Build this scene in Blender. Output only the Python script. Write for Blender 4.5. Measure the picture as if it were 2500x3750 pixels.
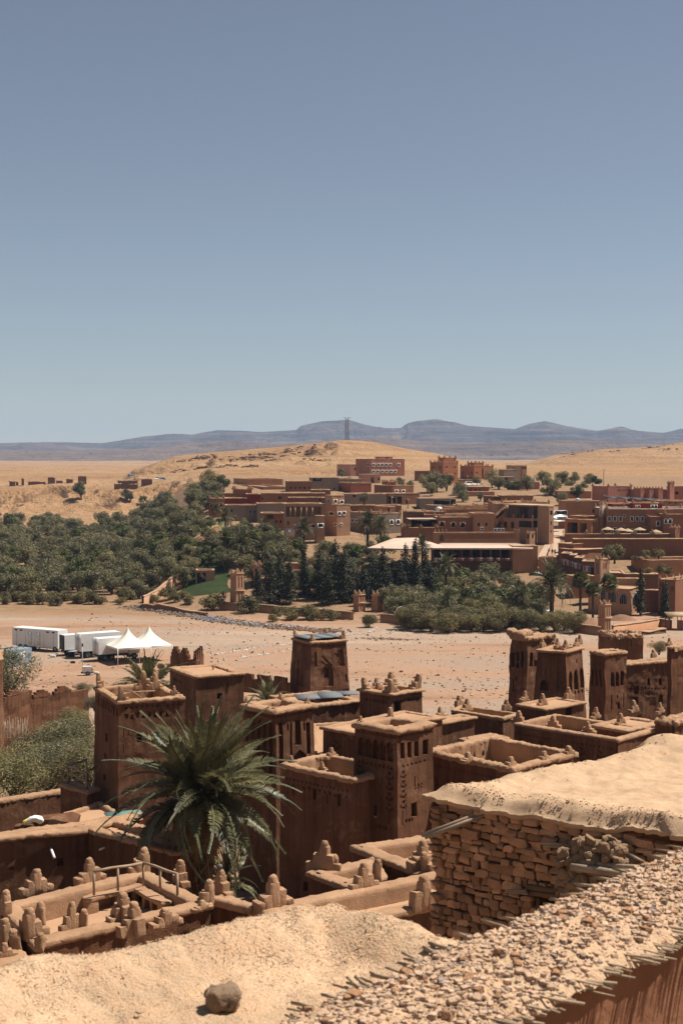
import bpy, math, random
import numpy as np
from mathutils import Vector, Matrix

# ------------------------------------------------------------------ scene, camera, light
for o in list(bpy.data.objects):
    bpy.data.objects.remove(o, do_unlink=True)
SC = bpy.context.scene
COL = SC.collection
random.seed(7)
RNG = np.random.default_rng(11)

FPX = 5208.0
EYE = np.array([0.0, 0.0, 33.0])
PITCH = math.atan(200.0 / FPX)
cam_d = bpy.data.cameras.new('camera')
cam = bpy.data.objects.new('camera', cam_d)
COL.objects.link(cam)
cam.location = EYE
cam.rotation_euler = (math.radians(90) - PITCH, 0, 0)
cam_d.sensor_fit = 'VERTICAL'
cam_d.sensor_height = 36
cam_d.sensor_width = 24
cam_d.lens = 50
cam_d.clip_start = 0.1
cam_d.clip_end = 60000
cam_d.dof.use_dof = True
cam_d.dof.focus_distance = 130
cam_d.dof.aperture_fstop = 7.0
SC.camera = cam
SC.render.engine = 'CYCLES'
SC.cycles.volume_step_rate = 1.0
SC.cycles.max_bounces = 5
SC.cycles.diffuse_bounces = 2

SUN_AZ = math.radians(13)      # from +x towards +y
SUN_EL = math.radians(60)
W = bpy.data.worlds.new('World')
SC.world = W
W.use_nodes = True
nt = W.node_tree
bg = nt.nodes['Background']
sky = nt.nodes.new('ShaderNodeTexSky')
sky.sky_type = 'NISHITA'
sky.sun_disc = False
sky.sun_elevation = SUN_EL
sky.sun_rotation = math.pi / 2 - SUN_AZ
sky.air_density = 1.0
sky.dust_density = 0.2
sky.ozone_density = 0.9
sky.altitude = 1500
hs = nt.nodes.new('ShaderNodeHueSaturation')
hs.inputs['Saturation'].default_value = 0.72
nt.links.new(sky.outputs[0], hs.inputs['Color'])
nt.links.new(hs.outputs[0], bg.inputs['Color'])
bg.inputs['Strength'].default_value = 0.05

sd = bpy.data.lights.new('sun', 'SUN')
sd.energy = 5.0
sd.angle = math.radians(0.53)
sd.color = (1.0, 0.945, 0.86)
sun = bpy.data.objects.new('sun', sd)
COL.objects.link(sun)
sdir = Vector((math.cos(SUN_EL) * math.cos(SUN_AZ), math.cos(SUN_EL) * math.sin(SUN_AZ), math.sin(SUN_EL)))
sun.rotation_euler = sdir.to_track_quat('Z', 'Y').to_euler()
sun.location = (40, 40, 120)

vs_ = SC.view_settings
vs_.view_transform = 'Standard'
vs_.look = 'None'
vs_.exposure = 0.58
vs_.gamma = 1.0
vs_.use_curve_mapping = False

# ------------------------------------------------------------------ photo pixel -> world helpers (photo is 2500 x 3750)
ZO = {'F': (0, 0, 1), 'A': (0, 1500, .7972), 'B': (1250, 1500, .7972), 'C': (0, 2150, .574), 'D': (800, 2250, .574),
      'E': (1600, 2200, .574), 'S1': (0, 2900, .574), 'S2': (800, 2900, .574), 'S3': (1600, 2900, .574),
      'V1': (700, 1600, .5102), 'V2': (1400, 1600, .3827), 'V3': (1900, 1700, .3827), 'P': (0, 0, 1.5944)}
FW = np.array([0, math.cos(PITCH), -math.sin(PITCH)])
UP = np.array([0, math.sin(PITCH), math.cos(PITCH)])


def px(zone, x, y):
    a = ZO[zone]
    return (a[0] + x * a[2], a[1] + y * a[2])


def ray(p):
    return np.array([1.0, 0, 0]) * ((p[0] - 1250) / FPX) + UP * ((1875 - p[1]) / FPX) + FW


def at_y(p, d):
    r = ray(p)
    return EYE + r * (d / r[1])


def at_z(p, z):
    r = ray(p)
    return EYE + r * ((z - EYE[2]) / r[2])


def on_plane(p, o, n):
    r = ray(p)
    return EYE + r * (np.dot(o - EYE, n) / np.dot(r, n))


# ------------------------------------------------------------------ noise
def _hash(ix, iy, iz, s):
    h = (ix.astype(np.int64) * 374761393 + iy.astype(np.int64) * 668265263 + iz.astype(np.int64) * 2147483647 + s * 1274126177) & 0xffffffff
    h = ((h ^ (h >> 13)) * 1274126177) & 0xffffffff
    h = ((h ^ (h >> 16)) * 2246822519) & 0xffffffff
    return ((h ^ (h >> 15)) & 0xffffff) / float(0x7fffff) - 1.0


def vnoise(p, s=0):
    p = np.asarray(p, float)
    i = np.floor(p)
    f = p - i
    f = f * f * f * (f * (f * 6 - 15) + 10)
    i = i.astype(np.int64)
    x, y, z = i[..., 0], i[..., 1], i[..., 2]
    r = 0
    for dx in (0, 1):
        wx = f[..., 0] if dx else 1 - f[..., 0]
        for dy in (0, 1):
            wy = f[..., 1] if dy else 1 - f[..., 1]
            for dz in (0, 1):
                wz = f[..., 2] if dz else 1 - f[..., 2]
                r = r + wx * wy * wz * _hash(x + dx, y + dy, z + dz, s)
    return r


def vnoise2(x, y, s=0):
    ix, iy = np.floor(x), np.floor(y)
    fx, fy = x - ix, y - iy
    fx = fx * fx * fx * (fx * (fx * 6 - 15) + 10)
    fy = fy * fy * fy * (fy * (fy * 6 - 15) + 10)
    ix, iy = ix.astype(np.int64), iy.astype(np.int64)
    z = np.zeros_like(ix)
    a, b, c, d = _hash(ix, iy, z, s), _hash(ix + 1, iy, z, s), _hash(ix, iy + 1, z, s), _hash(ix + 1, iy + 1, z, s)
    return (a * (1 - fx) + b * fx) * (1 - fy) + (c * (1 - fx) + d * fx) * fy


def fbm(p, o=4, s=0, g=0.5):
    p = np.asarray(p, float)
    if not p[..., 2].any():
        x, y = p[..., 0], p[..., 1]
        a, r = 1.0, 0
        for k in range(o):
            r = r + a * vnoise2(x, y, s + k)
            x, y = x * 2.03 + 11.7, y * 2.03 + 5.3
            a *= g
        return r
    a, r = 1.0, 0
    for k in range(o):
        r = r + a * vnoise(p, s + k)
        p = p * 2.03 + 11.7
        a *= g
    return r


def disp(v, amp, fr, s=0):
    v = np.asarray(v, float)
    return v + amp * np.stack([vnoise(v * fr, s + 1), vnoise(v * fr + 31.3, s + 2), vnoise(v * fr + 67.1, s + 3)], -1)


def sstep(a, b, x):
    t = np.clip((x - a) / (b - a), 0, 1)
    return t * t * (3 - 2 * t)


# ------------------------------------------------------------------ mesh building
class MB:
    def __init__(self):
        self.v = []
        self.f = []
        self.n = 0

    def add(self, v, f):
        v = np.asarray(v, float).reshape(-1, 3)
        if isinstance(f, np.ndarray):
            self.f.append(f + self.n)
        else:
            by = {}
            for q in f:
                by.setdefault(len(q), []).append(q)
            for k in by:
                self.f.append(np.array(by[k], int) + self.n)
        self.v.append(v)
        self.n += len(v)
        return self

    def allv(self):
        return np.concatenate(self.v) if self.v else np.zeros((0, 3))

    def mapv(self, fn):
        self.v = [fn(x) for x in self.v]
        return self

    def mesh(self, name, mat, smooth=False):
        me = bpy.data.meshes.new(name)
        v = self.allv()
        me.vertices.add(len(v))
        me.vertices.foreach_set('co', v.astype(np.float32).ravel())
        lo = np.concatenate([a.ravel() for a in self.f]).astype(np.int32)
        tot = np.concatenate([np.full(len(a), a.shape[1]) for a in self.f]).astype(np.int32)
        st = np.concatenate([[0], np.cumsum(tot)[:-1]]).astype(np.int32)
        me.loops.add(len(lo))
        me.loops.foreach_set('vertex_index', lo)
        me.polygons.add(len(tot))
        me.polygons.foreach_set('loop_start', st)
        me.polygons.foreach_set('loop_total', tot)
        if smooth:
            me.polygons.foreach_set('use_smooth', np.ones(len(tot), bool))
        me.update(calc_edges=True)
        me.validate()
        if mat is not None:
            me.materials.append(mat)
        return me

    def build(self, name, mat, parent=None, smooth=False, loc=None):
        o = bpy.data.objects.new(name, self.mesh(name, mat, smooth))
        COL.objects.link(o)
        if loc is not None:
            o.location = loc
        if parent is not None:
            o.parent = parent
        return o


def mobj(name, me, parent=None, loc=(0, 0, 0), rot=(0, 0, 0), scale=(1, 1, 1)):
    o = bpy.data.objects.new(name, me)
    COL.objects.link(o)
    o.location = loc
    o.rotation_euler = rot
    o.scale = scale
    if parent is not None:
        o.parent = parent
    return o


def tag(o, label=None, cat=None, group=None, kind=None):
    if label:
        o['label'] = label
    if cat:
        o['category'] = cat
    if group:
        o['group'] = group
    if kind:
        o['kind'] = kind
    return o


def thing(name, label, cat, group=None, loc=(0, 0, 0), rz=0, scale=1):
    o = bpy.data.objects.new(name, None)
    COL.objects.link(o)
    o.empty_display_size = 0.2
    o.location = loc
    o.rotation_euler = (0, 0, rz)
    o.scale = (scale,) * 3
    return tag(o, label, cat, group)


def local(o, v):
    """world vertices -> coordinates local to an unrotated empty"""
    return np.asarray(v, float) - np.array(o.location)


BOXF = np.array([[0, 3, 2, 1], [4, 5, 6, 7], [0, 1, 5, 4], [1, 2, 6, 5], [2, 3, 7, 6], [3, 0, 4, 7]])


def box(c, s, rz=0, top=1.0):
    hx, hy, hz = s[0] / 2, s[1] / 2, s[2] / 2
    v = np.array([[-hx, -hy, -hz], [hx, -hy, -hz], [hx, hy, -hz], [-hx, hy, -hz],
                  [-hx * top, -hy * top, hz], [hx * top, -hy * top, hz], [hx * top, hy * top, hz], [-hx * top, hy * top, hz]])
    if rz:
        c_, s_ = math.cos(rz), math.sin(rz)
        v = v @ np.array([[c_, s_, 0], [-s_, c_, 0], [0, 0, 1]])
    return v + np.asarray(c, float), BOXF


def rbox(c, s, r=0.1, n=4, rz=0):
    """rounded box"""
    t = np.linspace(-1, 1, n + 1)
    vs, fs, k = [], [], 0
    g1, g2 = np.meshgrid(t, t, indexing='ij')
    for ax in range(3):
        for sg in (-1, 1):
            p = np.zeros((n + 1, n + 1, 3))
            p[..., ax] = sg
            p[..., (ax + 1) % 3] = g1 if sg > 0 else g2
            p[..., (ax + 2) % 3] = g2 if sg > 0 else g1
            vs.append(p.reshape(-1, 3))
            i = np.arange((n + 1) * (n + 1)).reshape(n + 1, n + 1)
            fs.append(np.stack([i[:-1, :-1], i[1:, :-1], i[1:, 1:], i[:-1, 1:]], -1).reshape(-1, 4) + k)
            k += (n + 1) ** 2
    v = np.concatenate(vs) * np.asarray(s) / 2
    hs_ = np.asarray(s) / 2
    r = min(r, hs_.min() * 0.999)
    inner = np.clip(v, -(hs_ - r), hs_ - r)
    d = v - inner
    L = np.linalg.norm(d, axis=1, keepdims=True)
    v = np.where(L > 1e-9, inner + d / np.maximum(L, 1e-9) * r, v)
    if rz:
        c_, s_ = math.cos(rz), math.sin(rz)
        v = v @ np.array([[c_, s_, 0], [-s_, c_, 0], [0, 0, 1]])
    return v + np.asarray(c, float), np.concatenate(fs)


def tube(pts, rad, n=8, cap=True):
    pts = np.asarray(pts, float)
    rad = np.broadcast_to(np.asarray(rad, float), (len(pts),))
    tg = np.gradient(pts, axis=0)
    tg /= np.maximum(np.linalg.norm(tg, axis=1, keepdims=True), 1e-9)
    up = np.array([0, 0, 1.0]) if abs(tg[0][2]) < .9 else np.array([1.0, 0, 0])
    a = np.cross(tg, up)
    a /= np.maximum(np.linalg.norm(a, axis=1, keepdims=True), 1e-9)
    b = np.cross(a, tg)
    th = np.arange(n) * 2 * math.pi / n
    v = pts[:, None] + rad[:, None, None] * (np.cos(th)[None, :, None] * a[:, None] + np.sin(th)[None, :, None] * b[:, None])
    m = len(pts)
    i = np.arange(m * n).reshape(m, n)
    j = np.roll(i, -1, 1)
    f = [np.stack([i[:-1], i[1:], j[1:], j[:-1]], -1).reshape(-1, 4)]
    v = v.reshape(-1, 3)
    out = [list(q) for q in f[0]]
    if cap:
        out += [list(i[0]), list(i[-1][::-1])]
    return v, out


def lathe(prof, n=12, c=(0, 0, 0)):
    pr = np.array(prof, float)
    th = np.arange(n) * 2 * math.pi / n
    v = np.stack([pr[:, 0:1] * np.cos(th), pr[:, 0:1] * np.sin(th), np.repeat(pr[:, 1:2], n, 1)], -1).reshape(-1, 3) + np.asarray(c, float)
    i = np.arange(len(pr) * n).reshape(len(pr), n)
    j = np.roll(i, -1, 1)
    return v, np.stack([i[:-1], j[:-1], j[1:], i[1:]], -1).reshape(-1, 4)


def grid_faces(a, b):
    i = np.arange(a * b).reshape(a, b)
    return np.stack([i[:-1, :-1], i[1:, :-1], i[1:, 1:], i[:-1, 1:]], -1).reshape(-1, 4)


# ------------------------------------------------------------------ materials
MATS = {}


def nodes(name):
    m = bpy.data.materials.new(name)
    m.use_nodes = True
    return m, m.node_tree, m.node_tree.nodes['Principled BSDF']


def mk_noise(t, sc, detail=4, rough=.6, vec=None, dist=0):
    n = t.nodes.new('ShaderNodeTexNoise')
    n.inputs['Scale'].default_value = sc
    n.inputs['Detail'].default_value = detail
    n.inputs['Roughness'].default_value = rough
    n.inputs['Distortion'].default_value = dist
    if vec is not None:
        t.links.new(vec, n.inputs['Vector'])
    return n


def ramp(t, fac, stops):
    r = t.nodes.new('ShaderNodeValToRGB')
    el = r.color_ramp.elements
    while len(el) < len(stops):
        el.new(0.5)
    for e, (p, c) in zip(el, stops):
        e.position = p
        e.color = (*c, 1)
    t.links.new(fac, r.inputs[0])
    return r


def mix(t, a, b, fac, mode='MIX'):
    n = t.nodes.new('ShaderNodeMix')
    n.data_type = 'RGBA'
    n.blend_type = mode
    for i, x in ((0, fac), (6, a), (7, b)):
        if isinstance(x, (int, float)):
            n.inputs[i].default_value = x
        elif isinstance(x, tuple):
            n.inputs[i].default_value = (*x, 1)
        else:
            t.links.new(x, n.inputs[i])
    return n.outputs[2]


def earth(name, base, var=.25, s1=.6, s2=6, s3=60, bump=.35, bdist=.03, rough=.95, tint=None, streak=0, objrand=0, patch=None):
    """mud / plaster / soil: three scales of tone + bump"""
    if name in MATS:
        return MATS[name]
    m, t, b = nodes(name)
    pos = t.nodes.new('ShaderNodeNewGeometry').outputs['Position']
    n1 = mk_noise(t, s1, 5, .6, pos)
    n2 = mk_noise(t, s2, 5, .65, pos)
    n3 = mk_noise(t, s3, 3, .6, pos)
    base = tuple(base)
    lo = tuple(c * (1 - var) for c in base)
    hi = tuple(min(c * (1 + var), 1) for c in base)
    t2 = tint or tuple(min(1, c * k) for c, k in zip(base, (1.06, .93, .85)))
    r1 = ramp(t, n1.outputs['Fac'], [(.3, lo), (.5, base), (.72, hi)])
    c = mix(t, r1.outputs[0], t2, ramp(t, n2.outputs['Fac'], [(.4, (0, 0, 0)), (.7, (.7,) * 3)]).outputs[0])
    g = ramp(t, n3.outputs['Fac'], [(.3, (1 - var * .9,) * 3), (.65, (1 + var * .25,) * 3)])
    c = mix(t, c, g.outputs[0], 1.0, 'MULTIPLY')
    if patch:
        n5 = mk_noise(t, .45, 6, .7, pos, .8)
        c = mix(t, c, patch, ramp(t, n5.outputs['Fac'], [(.55, (0,) * 3), (.62, (.75,) * 3)]).outputs[0])
    if streak:
        mp = t.nodes.new('ShaderNodeMapping')
        mp.inputs['Scale'].default_value = (2.2, 2.2, .12)
        t.links.new(pos, mp.inputs[0])
        n4 = mk_noise(t, 1.6, 4, .6, mp.outputs[0])
        c = mix(t, c, ramp(t, n4.outputs['Fac'], [(.35, (1 - streak,) * 3), (.6, (1.0,) * 3)]).outputs[0], 1.0, 'MULTIPLY')
    if objrand:
        oi = t.nodes.new('ShaderNodeObjectInfo')
        rr = ramp(t, oi.outputs['Random'], [(0, (1 - objrand,) * 3), (1, (1 + objrand * .6,) * 3)])
        c = mix(t, c, rr.outputs[0], 1.0, 'MULTIPLY')
    t.links.new(c, b.inputs['Base Color'])
    b.inputs['Roughness'].default_value = rough
    b.inputs['Specular IOR Level'].default_value = .15
    if bump:
        ad = t.nodes.new('ShaderNodeMath')
        ad.operation = 'ADD'
        t.links.new(n2.outputs['Fac'], ad.inputs[0])
        t.links.new(n3.outputs['Fac'], ad.inputs[1])
        bp = t.nodes.new('ShaderNodeBump')
        bp.inputs['Strength'].default_value = bump
        bp.inputs['Distance'].default_value = bdist
        t.links.new(ad.outputs[0], bp.inputs['Height'])
        t.links.new(bp.outputs[0], b.inputs['Normal'])
    MATS[name] = m
    return m


def plain(name, col, rough=.7, metal=0, var=.12, sc=3.0):
    if name in MATS:
        return MATS[name]
    m, t, b = nodes(name)
    pos = t.nodes.new('ShaderNodeNewGeometry').outputs['Position']
    n = mk_noise(t, sc, 4, .6, pos)
    r = ramp(t, n.outputs['Fac'], [(.3, tuple(c * (1 - var) for c in col)), (.7, tuple(min(1, c * (1 + var)) for c in col))])
    t.links.new(r.outputs[0], b.inputs['Base Color'])
    b.inputs['Roughness'].default_value = rough
    b.inputs['Metallic'].default_value = metal
    MATS[name] = m
    return m


def leafmat(name, c1, c2, rough=.55, trans=.25, sc=1.2):
    m, t, b = nodes(name)
    pos = t.nodes.new('ShaderNodeTexCoord').outputs['Object']
    n = mk_noise(t, sc, 3, .6, pos)
    r = ramp(t, n.outputs['Fac'], [(.35, c1), (.68, c2)])
    oi = t.nodes.new('ShaderNodeObjectInfo')
    rr = ramp(t, oi.outputs['Random'], [(0, (.72, .72, .76)), (.5, (1.0, 1.0, .95)), (1, (1.22, 1.15, 1.0))])
    c = mix(t, r.outputs[0], rr.outputs[0], 1.0, 'MULTIPLY')
    t.links.new(c, b.inputs['Base Color'])
    b.inputs['Roughness'].default_value = rough
    b.inputs['Specular IOR Level'].default_value = .25
    tr = t.nodes.new('ShaderNodeBsdfTranslucent')
    t.links.new(c, tr.inputs['Color'])
    mx = t.nodes.new('ShaderNodeMixShader')
    mx.inputs[0].default_value = trans
    t.links.new(b.outputs[0], mx.inputs[1])
    t.links.new(tr.outputs[0], mx.inputs[2])
    t.links.new(mx.outputs[0], t.nodes['Material Output'].inputs['Surface'])
    return m


M_MUD = earth('mud_plaster', (.185, .086, .046), .3, .7, 5, 30, .9, .07, streak=.34, patch=(.27, .145, .085))
M_COPE = earth('mud_coping', (.37, .225, .132), .25, .8, 7, 30, .7, .04)
M_ROOF = earth('mud_roof', (.40, .245, .145), .14, .4, 4, 50, .3, .02)
M_MUDD = earth('mud_dark', (.135, .068, .038), .25, .7, 6, 45, .5, .04, streak=.25)
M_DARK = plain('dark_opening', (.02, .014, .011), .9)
M_WOOD = earth('weathered_wood', (.33, .245, .17), .3, 3, 20, 90, .3, .01)
M_WOODD = earth('dark_wood', (.14, .085, .05), .3, 3, 20, 90, .3, .01)

# ------------------------------------------------------------------ terrain
HILL = np.array([(300, 1752), (478, 1739), (560, 1700), (638, 1671), (797, 1655), (957, 1643), (1116, 1628), (1250, 1612), (1310, 1613), (1370, 1620), (1489, 1643), (1609, 1663), (1696, 1687), (1808, 1706), (1950, 1730)], float)
RHILL = np.array([(1700, 1735), (1850, 1712), (1928, 1699), (2031, 1667), (2207, 1647), (2366, 1640), (2500, 1624), (2800, 1610), (3600, 1650)], float)


def ground_z(x, y):
    x = np.asarray(x, float)
    y = np.asarray(y, float)
    r = np.maximum(y, 1e-3)
    t = x / np.maximum(r, 20)
    p3 = np.stack([x, y, np.zeros_like(x)], -1)
    # the ksar hill under the camera
    ks = np.interp(y, [-400, 0, 12, 25, 45, 60, 80, 110, 140, 172, 200], [40, 27, 25, 21, 15, 11.5, 9, 5.5, 2.6, .4, 0])
    ks = np.where(x < -10, ks - sstep(-10, -22, x) * np.interp(y, [0, 60, 100, 170], [3, 5, 2.5, 0]), ks)
    ks = np.maximum(ks, 0) + .12 * fbm(p3 * .12, 3, 5) * sstep(205, 160, y)
    # river bed, faint braids
    riv = .22 * fbm(np.stack([x * .015 + y * .01, y * .05, 0 * x], -1), 3, 9) + .05 * fbm(p3 * .25, 2, 12)
    # village side
    vy = np.interp(y, [0, 285, 300, 312, 322, 335, 345, 360, 420, 480, 560, 620, 900, 2000, 6000, 14000], [0, .3, .9, 2.4, 5, 8.6, 11, 12.8, 16.5, 21.3, 22.6, 24.7, 24.5, 24, 22, 24])
    vy = vy + np.where(y > 500, .8 * fbm(p3 * .012, 4, 21), 0) + np.where(y > 700, 1.6 * fbm(p3 * .006, 4, 22), 0)
    # orchard side with bluffs
    yb = 740 + 40 * fbm(np.stack([x * .012, 0 * x, 0 * x], -1), 3, 31) + (x + 120) * .3
    rill = 1 - 1.3 * np.abs(fbm(np.stack([x * .06, y * .014, 0 * x], -1), 5, 33))
    up_ = sstep(0, 85, y - yb + 60 * (rill - .6))
    mound = 13 * np.exp(-((x + 158) / 30) ** 2 - ((y - 742) / 46) ** 2) + 9 * np.exp(-((x + 85) / 26) ** 2 - ((y - 775) / 40) ** 2) + 8 * np.exp(-((x + 118) / 16) ** 2 - ((y - 752) / 40) ** 2)
    oy = np.interp(y, [0, 300, 330, 420, 700, 14000], [0, .4, .9, 1.3, 2.2, 3]) + up_ * (13.0 + 1.6 * fbm(p3 * .018, 4, 35)) + mound * (.8 + .25 * fbm(p3 * .04, 3, 36))
    oy = oy - 4 * up_ * (1 - up_) * 4.5 * np.abs(fbm(np.stack([x * .11, y * .025, 0 * x], -1), 4, 37)) - .35 * mound * np.abs(fbm(np.stack([x * .09, y * .05, 0 * x], -1), 4, 38))
    oy = oy + np.interp(y, [880, 1500, 4000, 14000], [0, 2.5, 4, 6])
    w = sstep(-.150, -.085, t + .006 * fbm(p3 * .01, 2, 41))
    w = np.where(y < 300, 1.0, w)
    z = oy * (1 - w) + vy * w
    z = z + riv * sstep(300, 280, y)
    z = np.maximum(z, np.where(y < 215, ks, -1)) if np.ndim(z) else max(z, ks)
    # ochre hill
    pxl = 1250 + FPX * t
    hz = 33 + (1675 - np.interp(pxl, HILL[:, 0], HILL[:, 1])) / FPX * 1150
    prof = sstep(860, 1150, y + 26 * fbm(p3 * .012, 4, 51)) * sstep(1900, 1250, y)
    edge = sstep(300, 520, pxl) * sstep(1960, 1780, pxl)
    st = (hz - z) * prof
    crag = sstep(.15, .55, fbm(np.stack([x * .02, y * .02, 0 * x], -1), 4, 55) + .25) * sstep(900, 640, np.abs(pxl - 800) * 1.7)
    st = st + edge * prof * (1 - prof) * 4 * crag * (8 * np.abs(fbm(np.stack([x * .05, y * .03, 0 * x], -1), 4, 57)) - 3.2) * sstep(1120, 1040, y)
    z = np.where(edge > 0, z + np.maximum(st, -2) * edge, z)
    # right hill
    hz2 = 33 + (1675 - np.interp(pxl, RHILL[:, 0], RHILL[:, 1])) / FPX * 1750
    pr2 = sstep(1180, 1750, y + 40 * fbm(p3 * .008, 4, 61)) * sstep(2900, 1900, y)
    e2 = sstep(1700, 1900, pxl)
    z = z + np.maximum(hz2 - z, 0) * pr2 * e2 * (1 + .05 * fbm(p3 * .02, 3, 63)) + e2 * 4 * pr2 * (1 - pr2) * np.maximum(5 * np.abs(fbm(np.stack([x * .012, y * .03, 0 * x], -1), 4, 65)) - 1.6, -1)
    return z


def gz(x, y):
    return float(ground_z(np.array([float(x)]), np.array([float(y)]))[0])


def ground_mesh():
    th = np.concatenate([np.linspace(-88, -19, 30)[:-1], np.linspace(-19, 19, 330), np.linspace(19, 88, 30)[1:]])
    tt = np.tan(np.radians(th))
    rr = [-60, -20, 0.5, 6, 12]
    y = 16.0
    while y < 11000:
        rr.append(y)
        y += min(y * .0125, 3.2) if 640 < y < 1250 else (y * .0125 if y < 1800 else y * .03)
    rr = np.array(rr)
    Y, T = np.meshgrid(rr, tt, indexing='ij')
    # fan in front of the camera, widened near it so that it stays a sheet
    Xs = T * np.maximum(Y, 0) + T * 40 / (1 + np.abs(T) * .4) * np.exp(-np.maximum(Y, 0) / 60)
    Xs = np.clip(Xs, -7600, 7600)
    Z = ground_z(Xs, Y)
    v = np.stack([Xs, Y, Z], -1).reshape(-1, 3)
    f = grid_faces(len(rr), len(tt))[:, ::-1]
    return MB().add(v, f)


def ground_material():
    m, t, b = nodes('desert_ground')
    N, L = t.nodes, t.links
    pos = N.new('ShaderNodeNewGeometry').outputs['Position']
    sep = N.new('ShaderNodeSeparateXYZ')
    L.new(pos, sep.inputs[0])

    def rng(v, a, b_, lo=0, hi=1):
        r = N.new('ShaderNodeMapRange')
        r.interpolation_type = 'SMOOTHSTEP'
        for i, x in zip((1, 2, 3, 4), (a, b_, lo, hi)):
            r.inputs[i].default_value = x
        L.new(v, r.inputs[0])
        return r.outputs[0]

    def mth(op, a, b_):
        n = N.new('ShaderNodeMath')
        n.operation = op
        for i, x in enumerate((a, b_)):
            if isinstance(x, (int, float)):
                n.inputs[i].default_value = x
            else:
                L.new(x, n.inputs[i])
        return n.outputs[0]
    # stretched coordinates for the water-laid bands of the river bed
    mp = N.new('ShaderNodeMapping')
    mp.inputs['Scale'].default_value = (.012, .05, .05)
    mp.inputs['Rotation'].default_value = (0, 0, math.radians(-14))
    L.new(pos, mp.inputs[0])
    nb = mk_noise(t, 1.0, 6, .62, mp.outputs[0], .6)
    nm = mk_noise(t, .35, 6, .7, pos)
    nf = mk_noise(t, 3.5, 4, .7, pos)
    river = ramp(t, nb.outputs['Fac'], [(.34, (.25, .145, .088)), (.46, (.35, .21, .13)), (.54, (.30, .215, .155)), (.66, (.38, .265, .185))]).outputs[0]
    river = mix(t, river, (.42, .33, .26), ramp(t, nf.outputs['Fac'], [(.55, (0,) * 3), (.72, (.55,) * 3)]).outputs[0])
    river = mix(t, river, (.28, .15, .085), ramp(t, nm.outputs['Fac'], [(.55, (0,) * 3), (.75, (.5,) * 3)]).outputs[0])
    # village / orchard soil
    soil = ramp(t, nm.outputs['Fac'], [(.3, (.19, .11, .06)), (.5, (.25, .155, .088)), (.75, (.30, .195, .115))]).outputs[0]
    # ochre desert with strata by height
    mp2 = N.new('ShaderNodeMapping')
    mp2.inputs['Scale'].default_value = (.004, .004, .30)
    L.new(pos, mp2.inputs[0])
    ns = mk_noise(t, 1.0, 5, .6, mp2.outputs[0], .3)
    nd = mk_noise(t, .02, 8, .68, pos)
    des = ramp(t, nd.outputs['Fac'], [(.3, (.30, .165, .072)), (.5, (.38, .22, .105)), (.72, (.43, .27, .14))]).outputs[0]
    des = mix(t, des, ramp(t, ns.outputs['Fac'], [(.35, (.27, .15, .078)), (.5, (.38, .22, .11)), (.65, (.46, .30, .175))]).outputs[0], .5)
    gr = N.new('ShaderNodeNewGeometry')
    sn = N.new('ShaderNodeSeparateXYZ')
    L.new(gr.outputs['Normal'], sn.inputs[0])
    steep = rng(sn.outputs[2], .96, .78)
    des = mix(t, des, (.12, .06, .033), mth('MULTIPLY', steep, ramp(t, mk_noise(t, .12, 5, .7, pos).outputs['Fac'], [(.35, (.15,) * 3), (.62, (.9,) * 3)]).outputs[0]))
    spk = mk_noise(t, .22, 4, .75, pos)
    des = mix(t, des, (.11, .072, .04), ramp(t, spk.outputs['Fac'], [(.62, (0,) * 3), (.70, (.55,) * 3)]).outputs[0])
    y = sep.outputs[1]
    yw = mth('ADD', y, mth('MULTIPLY', mth('SUBTRACT', nm.outputs['Fac'], .5), 14))
    far = rng(yw, 600, 740)
    c = mix(t, river, soil, rng(yw, 284, 300))
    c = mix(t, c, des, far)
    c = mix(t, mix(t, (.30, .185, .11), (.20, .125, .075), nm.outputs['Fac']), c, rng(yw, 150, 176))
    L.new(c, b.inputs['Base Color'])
    b.inputs['Roughness'].default_value = .95
    b.inputs['Specular IOR Level'].default_value = .1
    bp = N.new('ShaderNodeBump')
    bp.inputs['Strength'].default_value = .6
    bp.inputs['Distance'].default_value = .25
    L.new(mth('ADD', nf.outputs['Fac'], mth('MULTIPLY', nm.outputs['Fac'], 2.0)), bp.inputs['Height'])
    bp2 = N.new('ShaderNodeBump')
    bp2.inputs['Strength'].default_value = .9
    L.new(mth('MULTIPLY', far, 4.0), bp2.inputs['Distance'])
    L.new(mth('ADD', spk.outputs['Fac'], mth('MULTIPLY', nd.outputs['Fac'], 3.0)), bp2.inputs['Height'])
    L.new(bp.outputs[0], bp2.inputs['Normal'])
    L.new(bp2.outputs[0], b.inputs['Normal'])
    return m


M_GROUND = ground_material()
g_ = ground_mesh().build('ground', M_GROUND, smooth=True)
tag(g_, kind='structure')

# ------------------------------------------------------------------ mountains (photo ridge line at 1568 px width)
RIDGE = np.array([(-900, 1015), (-300, 1010), (0, 1018), (60, 1016), (240, 1018), (330, 1003), (400, 997), (440, 1000), (500, 988), (560, 990), (600, 993), (680, 988), (692, 978), (740, 968), (800, 965), (830, 974), (880, 984), (920, 986), (935, 977), (960, 972), (1000, 968), (1060, 979), (1120, 984), (1180, 988), (1215, 976), (1250, 970), (1300, 980), (1370, 990), (1425, 980), (1450, 989), (1520, 995), (1568, 985), (1900, 975), (2600, 990)], float)
RIDGE *= 1.5944
FOOT = np.array([(-900, 1034), (0, 1034), (200, 1036), (330, 1030), (430, 1018), (520, 1012), (640, 1020), (760, 1010), (860, 1004), (960, 1012), (1040, 1022), (1130, 1018), (1250, 1012), (1400, 1014), (1568, 1020), (2600, 1020)], float)
FOOT *= 1.5944


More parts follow.
